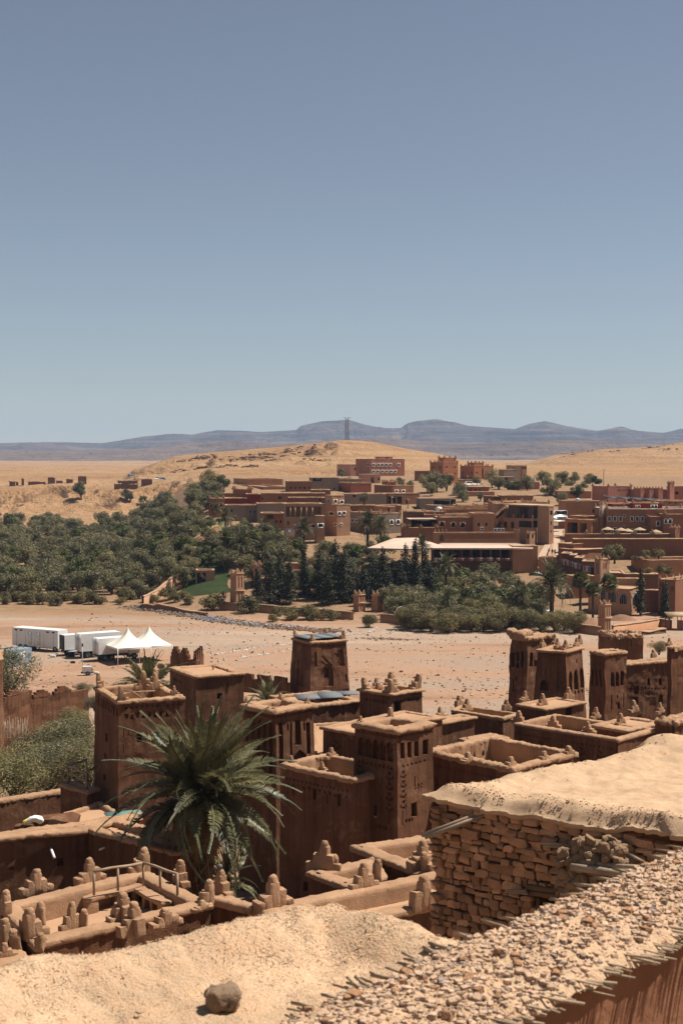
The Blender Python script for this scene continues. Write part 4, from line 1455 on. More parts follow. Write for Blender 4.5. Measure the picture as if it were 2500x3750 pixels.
# core wall behind the stones
# single stones: rows of uneven course height
SVAR = []
rs = np.random.default_rng(3)
for k in range(14):
    v, f = rbox((0, 0, 0), (1, 1, 1), .10 + .09 * (k % 3), 3)
    v = v + .13 * np.stack([vnoise(v * 1.9 + k * 9, 1), vnoise(v * 1.9 + k * 9, 2), vnoise(v * 1.9 + k * 9, 3)], -1)
    v[:, 0] += v[:, 2] * rs.uniform(-.2, .2)
    SVAR.append((v, f))
SME = [MB().add(v, f).mesh('stone', M_STONE) for v, f in SVAR]
hA = math.atan2(e1[1], e1[0])


def uvp(zx, zy):
    h = on_plane(px('S3', zx, zy), np.array([A0[0], A0[1], zs]), np.array([e1[1], -e1[0], 0]))
    return float(np.dot(h[:2] - A0, e1)), float(zs - .2 - h[2])


WIN = (*uvp(630, 675), *uvp(835, 900))
HOLE = (*uvp(1050, 470), *uvp(1330, 640))
core = MB()
facade(core, A0 + e2 * .12 + e1 * .10, A0 + e1 * 7.3 + e2 * .12, A0 + e2 * .12 + e1 * .10, A0 + e1 * 7.3 + e2 * .12, 22.0, zs - .22, [(WIN[0] - .1, WIN[1] - .02, WIN[2] - .1, 2.4, .4), (HOLE[0] - .1, HOLE[1], HOLE[2] - .1, HOLE[3] + .3, .5)], .4, .01)
facade(core, A0 + e2 * 6.8 + e1 * .12, A0 + e2 * .12 + e1 * .12, A0 + e2 * 6.8 + e1 * .12, A0 + e2 * .12 + e1 * .12, 22.0, zs - .22, (), .4, .01)
core.mapv(lambda v: local(stone, v)).build('core_wall', M_MUDD, stone)
plc = []
vv = -.02
while vv < 2.3:
    h = rs.uniform(.085, .135) if vv < .6 else rs.uniform(.08, .14)
    u = rs.uniform(-.05, .05)
    while u < 5.0:
        wd = rs.uniform(.12, .30) if vv < .6 else rs.uniform(.085, .23)
        if rs.random() < .06:
            wd *= 1.35
        hh = h * rs.uniform(.88, 1.16)
        if not (WIN[0] - .04 < u + wd / 2 < WIN[2] + .04 and vv > WIN[1] - .1) and not (HOLE[0] < u + wd / 2 < HOLE[2] and HOLE[1] < vv < HOLE[3] + .3):
            plc.append((u + wd / 2, vv + h / 2 + rs.uniform(-.012, .012), wd * .97, hh, rs.uniform(-.05, .05), int(rs.integers(14)), rs.uniform(-.02, .03)))
        u += wd
    vv += h * .97
# what shows largest becomes single stones, the rest one part
vis = sorted(plc, key=lambda s: -(s[2] * s[3]) * (1 if s[0] < 4.1 and s[1] < 1.9 - .2 * max(0, s[0] - 1) else .05))
rest = MB()
for k, (u, v, wd, hh, ro, vi, dp) in enumerate(vis):
    c = A0 + e1 * u + e2 * (.06 - dp)
    loc = local(stone, (c[0], c[1], zs - .2 - v))
    if k < 300:
        mobj('stone', SME[vi], stone, tuple(loc), (0, ro, hA), (wd * 1.02, .2, hh))
    else:
        a = np.array(SVAR[vi][0]) * np.array([wd, .2, hh])
        c_, s_ = math.cos(hA), math.sin(hA)
        rest.add(a @ np.array([[c_, s_, 0], [-s_, c_, 0], [0, 0, 1]]) + loc, SVAR[vi][1])
# left return wall stones
for k in range(140):
    v = .1 + (k // 7) * .088
    u = .1 + (k % 7) * .3 + rs.uniform(-.05, .05)
    c = A0 + e2 * u + e1 * (.05 + rs.uniform(-.02, .02))
    a = np.array(SVAR[k % 14][0]) * np.array([.28, .2, .085])
    hB = math.atan2(e2[1], e2[0])
    rest.add(a @ np.array([[math.cos(hB), math.sin(hB), 0], [-math.sin(hB), math.cos(hB), 0], [0, 0, 1]]) + local(stone, (c[0], c[1], zs - .2 - v)), SVAR[k % 14][1])
tag(rest.build('small_stones', M_STONE, stone), kind='stuff')


def sw(u, v, out=0.0):
    c = A0 + e1 * u - e2 * out
    return local(stone, (c[0], c[1], zs - .2 - v))


# plastered pier, wooden spout, lintel, window frame
sp0, sp1 = sw(*uvp(285, 150), .02), sw(*uvp(60, 262), .4)
spm = MB()
for k in (-1, 0, 1):
    off = np.array([e1[0] * .055 * k, e1[1] * .055 * k, .018 * abs(k)])
    spm.add(*tube([sp0 + off, (sp0 + sp1) / 2 + off, sp1 + off], .03, 6))
spm.build('wooden_spout', M_WOOD, stone)
lu0, lv0 = uvp(600, 635)
lu1, lv1 = uvp(850, 660)
for dv in (0, -.075):
    MB().add(*tube([sw(lu0, lv0 + dv, .06), sw((lu0 + lu1) / 2, (lv0 + lv1) / 2 + dv + .01, .065), sw(lu1, lv1 + dv, .06)], .042, 8)).build('lintel', M_WOODD, stone)
for u in (WIN[0] + .02, WIN[2] - .02):
    MB().add(*box(sw(u, WIN[1] + .5, -.02), (.05, .06, 1.0), hA)).build('window_frame', M_WOODD, stone)
MB().add(*box(sw((WIN[0] + WIN[2]) / 2, WIN[1] + .5, -.38), (WIN[2] - WIN[0], .04, 1.0), hA)).build('window', M_DARK, stone)
lump = MB()
rs2 = np.random.default_rng(8)
for k in range(280):
    if k < 120:
        zx = rs2.uniform(910, 1280)
        yt_ = np.interp(zx, [900, 960, 1060, 1150, 1230, 1280], [350, 290, 265, 255, 290, 370])
        u, v = uvp(zx, rs2.uniform(yt_ + 15, 440))
    else:
        u, v = uvp(rs2.uniform(880, 1050), rs2.uniform(400, 640))
    s = rs2.uniform(.06, .16)
    lump.add(*rbox(sw(u, v, rs2.uniform(.0, .35)), (s * 1.3, s, s), s * .4, 3, rs2.uniform(0, 3)))
lump.mapv(lambda v: disp(disp(v, .04, 6, 2), .025, 16, 3)).build('collapsed_mud', earth('crumbly_mud', (.34, .225, .135), .3, 3, 12, 60, .9, .04), stone, True)
for (xa, ya, xb, yb, oa, ob, r_) in ((1010, 440, 1500, 512, .45, .5, .05), (1040, 425, 1490, 480, .35, .4, .045), (1230, 440, 1640, 470, .4, .4, .035)):
    a, b = sw(*uvp(xa, ya), oa), sw(*uvp(xb, yb), ob)
    MB().add(*tube([a, a * .6 + b * .4 + np.array([0, 0, .01]), b], [r_, r_ * 1.08, r_], 9)).build('beam', M_WOOD, stone)
for (xa, ya, xb, yb) in ((720, 312, 900, 335), (740, 330, 900, 350), (750, 372, 900, 368), (840, 345, 920, 360), (860, 405, 930, 400), (870, 432, 930, 440), (500, 620, 620, 640), (500, 612, 610, 622)):
    a, b = sw(*uvp(xb, yb), .12), sw(*uvp(xa, ya), .2)
    MB().add(*tube([a, (a + b) / 2 + np.array([0, 0, .008]), b], [.022, .02, .014], 6)).build('branch', M_WOOD, stone)

# ------------------------------------------------------------------ the roof in front of the camera
zf0 = 30.9
C0 = np.array([-.02, 6.78])
f1 = np.array([-.86, -.51])
f2 = np.array([.745, -.667])
fore = thing('mud_roof', 'straw flecked mud roof in the foreground at the bottom of the picture', 'roof', None, (C0[0], C0[1], 29.0))


def fore_roof(U, V, X, Y):
    p = np.stack([X, Y, 0 * X], -1)
    e = np.minimum(U, V)
    z = zf0 - .16 + .025 * fbm(p * 1.4, 3, 3) + .010 * fbm(p * 7, 3, 4) + .006 * fbm(p * 30, 2, 5)
    z = z + .15 * np.exp(-((e - .14) / .22) ** 2) - .5 * sstep(.06, -.16, e)
    z = z + .02 * fbm(p * 4, 2, 7) * np.exp(-(e / .3) ** 2)
    return z


U, V, X, Y, Zr = roof_field(-.15, 4.2, -.15, 3.6, .022, fore_roof, C0, f1, f2)
X = X + .03 * vnoise(np.stack([X * 5, Y * 5, 0 * X], -1), 2)
v = np.stack([X, Y, Zr], -1)
gA, gB = at_z((930, 3760), 30.9)[:2], at_z((2560, 3062), 30.9)[:2]
gL = (gB - gA) / np.linalg.norm(gB - gA)
gN = np.array([gL[1], -gL[0]])
ff = grid_faces(*v.shape[:2])[:, ::-1]
cen = v.reshape(-1, 3)[ff].mean(1)[:, :2]
ff = ff[((cen - gA) @ gN) < .08]
MB().add(local(fore, v.reshape(-1, 3)), ff).build('roof', M_STRAW, fore, True)
sk_ = MB()
for ring in (v[:, 0], v[0, :]):
    lo_ = ring.copy()
    lo_[:, 2] = 29.0
    sk_.add(local(fore, np.stack([ring, lo_]).reshape(-1, 3)), grid_faces(2, len(ring)))
sk_.build('wall', M_MUD, fore)
# straw
M_CHAFF = earth('straw', (.58, .41, .26), .25, 8, 30, 200, .0, .01)
n = 12000
r = np.random.default_rng(21)
k = r.random(n)
u = np.where(k < .45, np.abs(r.normal(.15, .35, n)), r.uniform(0, 4, n))
vq = np.where(k < .45, r.uniform(0, 3.4, n), np.where(k < .9, np.abs(r.normal(.12, .40, n)), r.uniform(0, 3.4, n)))
X = C0[0] + f1[0] * u + f2[0] * vq
Y = C0[1] + f1[1] * u + f2[1] * vq
Z = fore_roof(u, vq, X, Y) + .003
a = r.uniform(0, 6.28, n)
ln = r.uniform(.003, .012, n)
wd = r.uniform(.0007, .0018, n)
tl = r.normal(0, .2, n)
dx = np.stack([np.cos(a) * np.cos(tl), np.sin(a) * np.cos(tl), np.sin(tl)], -1) * ln[:, None]
sx = np.stack([-np.sin(a), np.cos(a), r.normal(0, .5, n)], -1) * wd[:, None]
P_ = local(fore, np.stack([X, Y, Z + np.abs(np.sin(tl)) * ln * .8], -1))
keep = ((np.stack([X, Y], -1) - gA) @ gN) < .03
P_, dx, sx = P_[keep], dx[keep], sx[keep]
v4 = np.stack([P_ - dx - sx, P_ - dx + sx, P_ + dx + sx, P_ + dx - sx], 1).reshape(-1, 3)
h4 = len(v4) // 16 * 13 // 4 * 4
tag(MB().add(v4[:h4], np.arange(h4).reshape(-1, 4)).build('straw', M_CHAFF, fore), kind='stuff')
tag(MB().add(v4[h4:], np.arange(len(v4) - h4).reshape(-1, 4)).build('dark_straw', earth('dark_straw', (.43, .285, .17), .25, 8, 30, 200, .0, .01), fore), kind='stuff')
# the big stone and small ones lying on it
rk = px('S1', 1420, 1400)
P_ = at_z(rk, zf0 - .155)
v, f = rbox((0, 0, .055), (.145, .11, .10), .045, 12)
v = v + .016 * np.stack([vnoise(v * 22, 1), vnoise(v * 22, 2), vnoise(v * 22, 3)], -1) + .007 * np.stack([vnoise(v * 60, 4), vnoise(v * 60, 5), vnoise(v * 60, 6)], -1)
v[:, 0] *= 1 + .8 * (v[:, 2] - .05)
o = MB().add(v, f).build('loose_stone', earth('brown_rock', (.27, .185, .12), .35, 9, 40, 160, .8, .01), smooth=False, loc=tuple(P_))
o.rotation_euler = (0, 0, .3)
tag(o, 'fist sized brown stone lying on the foreground roof', 'stone')
for nm, zx, zy, s, lb in (('pebble', 895, 1412, .018, 'pale pebble left of the fist sized stone'), ('pebble', 755, 1318, .014, 'grey pebble on the roof further left of the fist sized stone'), ('pebble', 870, 1440, .012, 'smallest pale pebble by the bottom edge of the roof'), ('pebble', 1600 + 170, 1112, .02, 'reddish brick chip lying on the roof right of the fist sized stone'), ('pebble', 1110, 1322, .009, 'tiny white pebble close to the left of the fist sized stone'), ('pebble', 1360, 1398, .016, 'small crumb touching the front of the fist sized stone')):
    P_ = at_z(px('S1', zx, zy), zf0 - .15)
    q = scatter_stones(1, lambda n, r: np.zeros((n, 3)), s, s * 1.01, int(zx)).build(nm, M_STONE if s == .02 else M_STRAW, loc=tuple(P_))
    tag(q, lb, 'pebble')

# ------------------------------------------------------------------ gravel topped wall crossing the lower right corner
zg0 = 30.9
ga, gb = at_z((930, 3760), zg0)[:2], at_z((2560, 3062), zg0)[:2]
gc, gd = at_z((1640, 3775), zg0)[:2], at_z((2570, 3392), zg0)[:2]
gl = (gb - ga) / np.linalg.norm(gb - ga)
gn = np.array([gl[1], -gl[0]])
ga2 = ga - gl * 1.2
gwid = float(np.dot(gc - ga, gn) + np.dot(gd - ga, gn)) / 2
glen = 6.0
gw = thing('gravel_wall', 'rough wall topped with gravel and reeds crossing the lower right corner', 'wall', None, (ga2[0], ga2[1], 27.5))


def gtop(U, V):
    X = ga2[0] + gl[0] * U + gn[0] * V
    Y = ga2[1] + gl[1] * U + gn[1] * V
    p = np.stack([X, Y, 0 * X], -1)
    t = V / gwid
    z = zg0 - .02 + .05 * np.sin(np.clip(t, 0, 1) * math.pi) + .02 * fbm(p * 3, 3, 5) + .012 * fbm(p * 12, 3, 6)
    z = z - .10 * sstep(.05, -.1, V) - .05 * sstep(gwid - .06, gwid + .04, V)
    return X, Y, z


us, vs2 = np.arange(0, glen, .02), np.arange(-.08, gwid + .011, .02)
U, V = np.meshgrid(us, vs2, indexing='ij')
X, Y, Z = gtop(U, V)
ed = .016 * fbm(np.stack([U * 3, 0 * U, 0 * U], -1), 3, 9) * sstep(gwid * .6, gwid, V)
v = np.stack([X + gn[0] * ed, Y + gn[1] * ed, Z], -1)
MB().add(local(gw, v.reshape(-1, 3)), grid_faces(*v.shape[:2])[:, ::-1]).build('gravel_bed', M_STRAW, gw, True)


def gpos(n, r):
    u, v = r.uniform(0, glen, n), r.uniform(-.05, gwid + .012, n)
    X, Y, Z = gtop(u, v)
    return local(gw, np.stack([X, Y, Z], -1))


M_GRAV = earth('pale_gravel', (.52, .36, .245), .3, 11, 45, 200, .5, .006)
M_GRAV2 = earth('grey_gravel', (.30, .23, .185), .35, 11, 45, 200, .5, .006)
tag(scatter_stones(14000, gpos, .004, .022, 31).build('gravel', M_GRAV, gw), kind='stuff')
tag(scatter_stones(1900, gpos, .004, .02, 33).build('gravel', M_GRAV2, gw), kind='stuff')
tag(scatter_stones(110, gpos, .02, .032, 34).build('gravel', M_STONE, gw), kind='stuff')
M_REED = earth('dry_reed', (.40, .30, .20), .35, 6, 40, 150, .2, .005)
rr3 = np.random.default_rng(5)
RE = MB().add(*tube([[0, 0, 0], [.5, 0, .012], [1, 0, 0]], [.5, .5, .42], 7)).mapv(lambda v: v * np.array([1, .045, .045])).mesh('reed', M_REED)
for k in range(280):
    u = rr3.uniform(.9, glen - .6)
    out = rr3.uniform(.0, .06) + (.05 if rr3.random() < .2 else 0)
    ln = rr3.uniform(.13, .24)
    v0 = gwid - ln + out + .02
    X, Y, Z = gtop(np.array(u), np.array(gwid - .02))
    X2, Y2, _ = gtop(np.array(u), np.array(v0))
    hd = math.atan2(gn[1], gn[0]) + rr3.normal(.25, .07)
    s = rr3.uniform(.16, .38)
    mobj('reed', RE, gw, tuple(local(gw, (float(X2), float(Y2), float(Z) + rr3.uniform(-.03, .02)))), (0, rr3.normal(.05, .06), hd), (ln, s, s))
for k in range(60):
    u = rr3.uniform(1.4, glen - .6)
    ln = rr3.uniform(.07, .16)
    X, Y, Z = gtop(np.array(u), np.array(rr3.uniform(-.03, .03)))
    hd = math.atan2(gn[1], gn[0]) + math.pi + rr3.normal(-.2, .2)
    s = rr3.uniform(.2, .4)
    mobj('reed', RE, gw, tuple(local(gw, (float(X), float(Y), float(Z) + .006))), (0, rr3.normal(.1, .06), hd), (ln, s, s))


def streaky_wall():
    m, t, b = nodes('streaked_mud')
    pos = t.nodes.new('ShaderNodeNewGeometry').outputs['Position']
    n1 = mk_noise(t, 3, 5, .6, pos)
    base = ramp(t, n1.outputs['Fac'], [(.3, (.20, .075, .030)), (.7, (.27, .11, .045))]).outputs[0]
    mp = t.nodes.new('ShaderNodeMapping')
    mp.inputs['Scale'].default_value = (16, 16, .5)
    t.links.new(pos, mp.inputs[0])
    n2 = mk_noise(t, 1.0, 2, .5, mp.outputs[0], .3)
    c = mix(t, base, (.5, .34, .22), ramp(t, n2.outputs['Fac'], [(.70, (0,) * 3), (.74, (.8,) * 3)]).outputs[0])
    t.links.new(c, b.inputs['Base Color'])
    b.inputs['Roughness'].default_value = .95
    bp = t.nodes.new('ShaderNodeBump')
    bp.inputs['Strength'].default_value = .5
    bp.inputs['Distance'].default_value = .02
    t.links.new(mk_noise(t, 14, 5, .6, pos).outputs['Fac'], bp.inputs['Height'])
    t.links.new(bp.outputs[0], b.inputs['Normal'])
    return m


fm = MB()
gq = ga2 + gn * (gwid - .03)
facade(fm, gq, gq + gl * glen, gq, gq + gl * glen, 27.5, zg0 - .03, (), .12, .02)
fm.mapv(lambda v: local(gw, v)).build('wall_face', streaky_wall(), gw)
fm = MB()
gq2 = ga2 + gn * .06
facade(fm, gq2 + gl * glen, gq2, gq2 + gl * glen, gq2, 27.5, zg0 - .03, (), .3, .02)
fm.mapv(lambda v: local(gw, v)).build('back_face', M_MUD, gw)

# ------------------------------------------------------------------ the village across the river
def wallmat(name, c, var=.16):
    c = tuple(x * k for x, k in zip(c, (1.02, .94, .88)))
    return earth(name, c, var, .25, 1.6, 9, .25, .05, streak=.12)


VM = {'brown': wallmat('brown_wall', (.27, .145, .09)), 'dark': wallmat('dark_brown_wall', (.20, .105, .068)), 'tan': wallmat('tan_wall', (.41, .26, .17)), 'red': wallmat('red_wall', (.34, .135, .095)),
      'pink': wallmat('pink_wall', (.42, .20, .145)), 'orange': wallmat('orange_wall', (.38, .17, .09)), 'grey': wallmat('grey_wall', (.27, .22, .18)), 'dred': wallmat('dark_red_wall', (.21, .045, .035)),
      'beige': wallmat('beige_wall', (.47, .34, .23)), 'ochre': wallmat('ochre_wall', (.42, .235, .135)), 'white': wallmat('white_wall', (.66, .60, .52)), 'lpink': wallmat('light_pink_wall', (.52, .30, .22))}
M_VROOF = earth('village_roof', (.40, .255, .155), .22, .15, 1.2, 9, .3, .05)
M_VCOPE = earth('village_coping', (.40, .25, .15), .25, .5, 2, 10, .4, .05)
M_GLASS = plain('window_glass', (.025, .03, .036), .15)
M_GLASS.node_tree.nodes['Principled BSDF'].inputs['Specular IOR Level'].default_value = .12
M_GLASS.node_tree.nodes['Principled BSDF'].inputs['Roughness'].default_value = .4
M_BLUE = plain('blue_window', (.05, .085, .12), .4)
M_FRAME = plain('white_frame', (.68, .64, .58), .7)
VB = {}


def VH(key, label, zone, xc, yt, xl, xr, d, a, mat, wr=(), wl=(), dl=None, frame=None, pane=None, dep=.28, base=None, drop=.5, ov=.05, w=.45, hump=.04, cat='house', name='village_house', fins=0, finh=.8, recR=(), recL=(), group='village houses', rough=.05, cope=None, wname='window'):
    zp = ZO[zone]
    fp = px(zone, xc, yt)
    z = at_y(fp, d)[2]
    a = RAD(a)
    if dl is None and abs(xl - xc) < 14 / zp[2] * .5:
        dl = 8.0
    P = corner_poly(fp, z, zp[0] + zp[2] * xl, zp[0] + zp[2] * xr, a, dl)
    if base is None:
        base = min(gz(*p) for p in P) - .6
    recs = {}
    for fi, lst, extra in ((1, wr, recR), (0, wl, recL)):
        recs[fi] = rec_px(P, z, fi, zone, [(*r_[:4], dep) for r_ in lst]) + rec_px(P, z, fi, zone, extra)
    b = Bld(name, label, cat, P, z, base, group, 0, recs, VM[mat], cope or M_VCOPE, M_VROOF, w, ov, drop, hump, rough, .03, 2.5, lip=.06, cstep=.9)
    for fi, lst in ((1, wr), (0, wl)):
        q_ = rec_px(P, z, fi, zone, [(*r_[:4], 0) for r_ in lst])
        for q in q_:
            u, v, w_, h_ = q[0], q[1], q[2] - q[0], q[3] - q[1]
            if w_ <= .05 or h_ <= .05:
                continue
            if frame:
                aa, dd, nn = b.face(fi)
                rz = math.atan2(dd[1], dd[0])
                fm = MB()
                t_ = min(.22, w_ * .22)
                for (du, dv, sw_, sh) in ((-t_ / 2, h_ / 2, t_, h_ + 2 * t_), (w_ + t_ / 2, h_ / 2, t_, h_ + 2 * t_), (w_ / 2, -t_ / 2, w_, t_), (w_ / 2, h_ + t_ / 2, w_, t_)):
                    c = aa + dd * (u + du) + nn * .03
                    fm.add(*box(local(b.root, (c[0], c[1], z - v - dv)), (sw_, .10, sh), rz))
                fo = fm.build(wname, frame, b.root)
                po = b.opening(fi, u, v, w_, h_, pane or M_GLASS, 'pane', dep=dep)
                po.parent = fo
            else:
                b.opening(fi, u, v, w_, h_, pane or M_DARK, wname, dep=dep)
    if fins:
        for i in range(len(P)):
            aa, bb = offset_ring(np.array(P), .2)[[i, (i + 1) % 4]]
            k = max(1, int(np.linalg.norm(bb - aa) / fins))
            for j in range(k):
                b.finial(aa + (bb - aa) * j / k, 'cross' if j == 0 else 'line', finh, a + (math.pi / 2 if i % 2 == 0 else 0))
    VB[key] = b
    return b


FR = M_FRAME
W2 = lambda xs, y0, y1, w: [(x, y0, x + w, y1) for x in xs]
# back rows first
VH('pink', 'pink three storey building with two rows of white framed windows below the hilltop', 'V1', 1285, 158, 1180, 1530, 620, 22, 'pink', W2((1301, 1335, 1362, 1392, 1421, 1481), 191, 209, 14) + W2((1301, 1331, 1364, 1394, 1427, 1456), 240, 256, 14), [(1263, 190, 1274, 211)], frame=FR)
VH('pinktop', 'little roof room on the pink three storey building', 'V1', 1345, 142, 1335, 1445, 622, 22, 'pink', [(1398, 146, 1412, 156)], dl=4, base=31, drop=.1)
VH('annex', 'low salmon annex left of the pink three storey building', 'V1', 1140, 198, 1045, 1220, 640, 22, 'lpink', [(1170, 222, 1188, 240)])
VH('shop', 'light pink shop front with a blue shutter below the pink building', 'V1', 1230, 268, 1200, 1357, 560, 14, 'lpink', [(1289, 292, 1312, 330), (1340, 292, 1352, 312)], recR=[(1240, 288, 1268, 318, .1)])
VH('k1', 'red kasbah style house with crenellated roof and paired windows', 'V2', 580, 242, 453, 722, 560, 32, 'orange', W2((603, 614, 683, 694), 281, 297, 8) + W2((603, 614, 683, 694), 346, 362, 8), W2((470, 481, 540, 551), 281, 298, 8), fins=2.6, finh=.9, dep=.2)
VH('k1t', 'raised roof pavilion with finials on the red kasbah style house', 'V2', 590, 198, 532, 704, 563, 32, 'orange', [(640, 222, 662, 240)], base=29, fins=2.2, finh=.9)
VH('k1b', 'lower front block of the red kasbah style house', 'V2', 636, 358, 538, 690, 552, 32, 'orange', [(650, 390, 658, 405)], dep=.2)
VH('k2', 'orange kasbah style house with stepped roof terraces', 'V2', 875, 278, 742, 1058, 580, 32, 'orange', W2((892, 905, 988, 1000, 1032, 1043), 333, 349, 8) + W2((988, 1000), 396, 410, 8), W2((756, 768, 840, 851), 332, 348, 8), fins=2.6, dep=.2, recR=[(948, 300, 964, 400, .8)])
VH('k2t', 'upper tier with finials on the orange kasbah style house', 'V2', 882, 248, 812, 965, 583, 32, 'orange', (), base=29, fins=2.2, finh=.9)
VH('greyb', 'beige concrete house with arched loggia on its top floor', 'V2', 1252, 272, 1244, 1378, 545, 14, 'beige', [(1266, 358, 1280, 372), (1348, 358, 1362, 372), (1336, 288, 1350, 308), (1356, 288, 1370, 308), (1250, 292, 1258, 308)], recR=[(1322, 278, 1330, 415, .4)])
VH('greyl', 'bare grey concrete house left of the beige one', 'V2', 1160, 312, 1108, 1292, 538, 24, 'grey', [(1170, 380, 1186, 415)])
VH('greyf', 'low grey concrete shell in front of the beige house', 'V2', 1112, 382, 1034, 1258, 520, 20, 'grey', [(1120, 420, 1150, 450), (1170, 390, 1196, 452)])
VH('ywall', 'long ochre garden wall with a lit top between the kasbah houses and parked cars', 'V2', 722, 408, 700, 920, 535, 5, 'ochre', dl=1.2)
VH('pwall', 'reddish boundary wall left of the red kasbah style house', 'V2', 322, 325, 210, 535, 575, 10, 'brown', dl=3)
VH('redr', 'long low red house beyond the parked cars at right', 'V2', 1240, 432, 1232, 1500, 500, 5, 'pink')
VH('redu', 'red flat roofed house with small windows among the grey trees', 'V2', 832, 478, 804, 1018, 474, 12, 'red', [(834, 500, 850, 520), (880, 498, 897, 516), (922, 496, 938, 514)])
VH('redl', 'lower red terrace block below the small windowed red house', 'V2', 822, 524, 798, 1070, 466, 12, 'pink', ())
VH('brownu', 'brown upper house with two white framed windows left of the grey trees', 'V2', 100, 465, -80, 296, 450, 30, 'brown', [(124, 511, 147, 530), (186, 511, 211, 530)], frame=FR)
VH('crown', 'small red roof room with finials above the brown upper house', 'V2', 42, 430, 34, 132, 462, 10, 'red', [(88, 440, 100, 456)], fins=2.4)
VH('browna', 'brown house with a shaded arcade on posts left of the grey shed', 'V2', 50, 542, -60, 355, 440, 24, 'brown', [(52, 568, 84, 640), (92, 568, 130, 636), (138, 570, 185, 640), (222, 600, 246, 640)])
VH('shed', 'low grey shed with a wide dark opening below the grey trees', 'V2', 362, 590, 352, 700, 430, 6, 'grey', [(492, 604, 694, 646)], dep=1.5)
VH('hutd', 'small dark hut with flat roof behind the long flat roofs', 'V2', 1048, 568, 1034, 1142, 436, 14, 'dark')
VH('hutb', 'brown row house with one small window right of the dark hut', 'V2', 1150, 562, 1144, 1440, 432, 6, 'brown', [(1388, 606, 1404, 622)])
VH('rowu', 'low brown house with a lit roof left of the pink shop', 'V1', 1060, 302, 950, 1225, 500, 14, 'grey')
VH('redm', 'dark red house with toothed parapet below the light pink shop', 'V1', 1145, 332, 1052, 1292, 478, 18, 'red', fins=1.6, finh=.5)
VH('row5', 'brown house with a row of five small square windows at mid village', 'V1', 692, 318, 684, 866, 482, 8, 'brown', W2((710, 743, 775, 807, 840), 358, 372, 12))
VH('rowg', 'grey concrete house with an open roof frame right of the five windowed house', 'V1', 866, 292, 858, 1060, 486, 8, 'grey', [(872, 296, 935, 318), (1020, 365, 1032, 378)])
VH('left1', 'lonely tan house with long blank wall at the foot of the ochre hill', 'V1', 400, 302, 304, 655, 540, 16, 'ochre')
VH('left2', 'low pale walls at the upper left edge of the village', 'V1', 520, 358, 290, 690, 500, 16, 'ochre', drop=1.5)
VH('rowx', 'flat brown house with pale roof behind the tan loggia house', 'V1', 870, 380, 864, 1000, 455, 6, 'brown')
VH('longred', 'long red brown row house stretching behind the dark red house', 'V1', 205, 405, 195, 962, 440, 4, 'brown', [(506, 436, 518, 450), (626, 428, 646, 445)])
VH('longr2', 'low dark row house with lit roof behind the tan loggia house', 'V1', 702, 436, 694, 960, 428, 5, 'dark', [(915, 450, 932, 462)])
VH('horn', 'orange roof room with pointed corners at the left end of the village', 'V1', 312, 376, 306, 436, 424, 8, 'orange', fins=3.2, finh=1.0)
VH('orn', 'orange brown house with three ornate pale framed windows at the village left end', 'V1', 130, 442, 122, 242, 410, 6, 'orange', [(136, 482, 150, 502), (171, 480, 189, 510), (207, 477, 224, 502)], frame=plain('ochre_frame', (.5, .3, .12), .8), fins=1.9, finh=.7)
VH('dr1', 'deep red wall section right of the ornate windowed house', 'V1', 242, 440, 236, 398, 413, 4, 'dred')
VH('dr2', 'taller deep red block at the left end of the village', 'V1', 398, 410, 392, 500, 415, 6, 'dred')
VH('grd', 'unfinished grey house with three light window holes at the village left end', 'V1', 246, 490, 238, 475, 398, 6, 'grey', [(286, 518, 298, 540), (418, 530, 430, 545), (450, 530, 462, 548)], recR=[(320, 520, 332, 548, .06), (350, 522, 364, 550, .06), (386, 526, 400, 552, .06)])
VH('gre', 'tall plain grey brown wall house left of the tan loggia house', 'V1', 476, 478, 470, 672, 394, 6, 'grey')
VH('brf', 'brown house with an open roof terrace left of the tan loggia house', 'V1', 506, 548, 498, 668, 374, 6, 'brown', [(606, 596, 618, 618), (637, 598, 649, 618)], recR=[(545, 556, 592, 590, 1.5)])
VH('flat1', 'wide flat roof with pale parapet behind the grey blue windowed house', 'V1', 1142, 492, 1136, 1508, 410, 4, 'brown', drop=.3)
VH('flat0', 'grey house with a small red door block behind the blue windowed house', 'V1', 1112, 410, 1104, 1400, 436, 6, 'grey', [(1160, 388 + 26, 1180, 432)])
VH('cube', 'small tan roof cube with a red door among flat roofs', 'V1', 1400, 502, 1310, 1464, 396, 20, 'ochre', [(1410, 512, 1426, 540)])
VH('tanm', 'tan house with white framed windows on two floors at mid village', 'V1', 1045, 486, 934, 1140, 362, 30, 'tan', [(1053, 540, 1072, 560), (1086, 537, 1105, 558), (1069, 621, 1081, 635)], [(990, 540, 1022, 561), (1025, 621, 1040, 637)], frame=FR, dep=.2)
VH('tant', 'roof stair room with tall windows on the tan house', 'V1', 1010, 420, 962, 1098, 365, 30, 'tan', [(1026, 452, 1044, 474), (1070, 458, 1090, 478)], [(979, 448, 992, 474)], frame=FR, base=17)
lg = VH('tanl', 'tan house with a columned loggia above a patchy white base', 'V1', 672, 480, 666, 940, 356, 4, 'tan', [(866, 626, 885, 648), (690, 606, 702, 630)], recR=[(680, 500, 932, 572, 2.2)], dl=9)
q_ = rec_px(lg.poly, lg.z, 1, 'V1', [(x, 500, x + 7, 572, 0) for x in (712, 746, 789, 827, 870)])
for q in q_:
    c = lg.face(1)[0] + lg.face(1)[1] * q[0] - lg.face(1)[2] * .15
    MB().add(*box(local(lg.root, (c[0], c[1], lg.z - (q[1] + q[3]) / 2)), (.35, .3, q[3] - q[1] + .02))).build('column', VM['tan'], lg.root)
q = rec_px(lg.poly, lg.z, 1, 'V1', [(668, 656, 742, 716, 0)])[0]
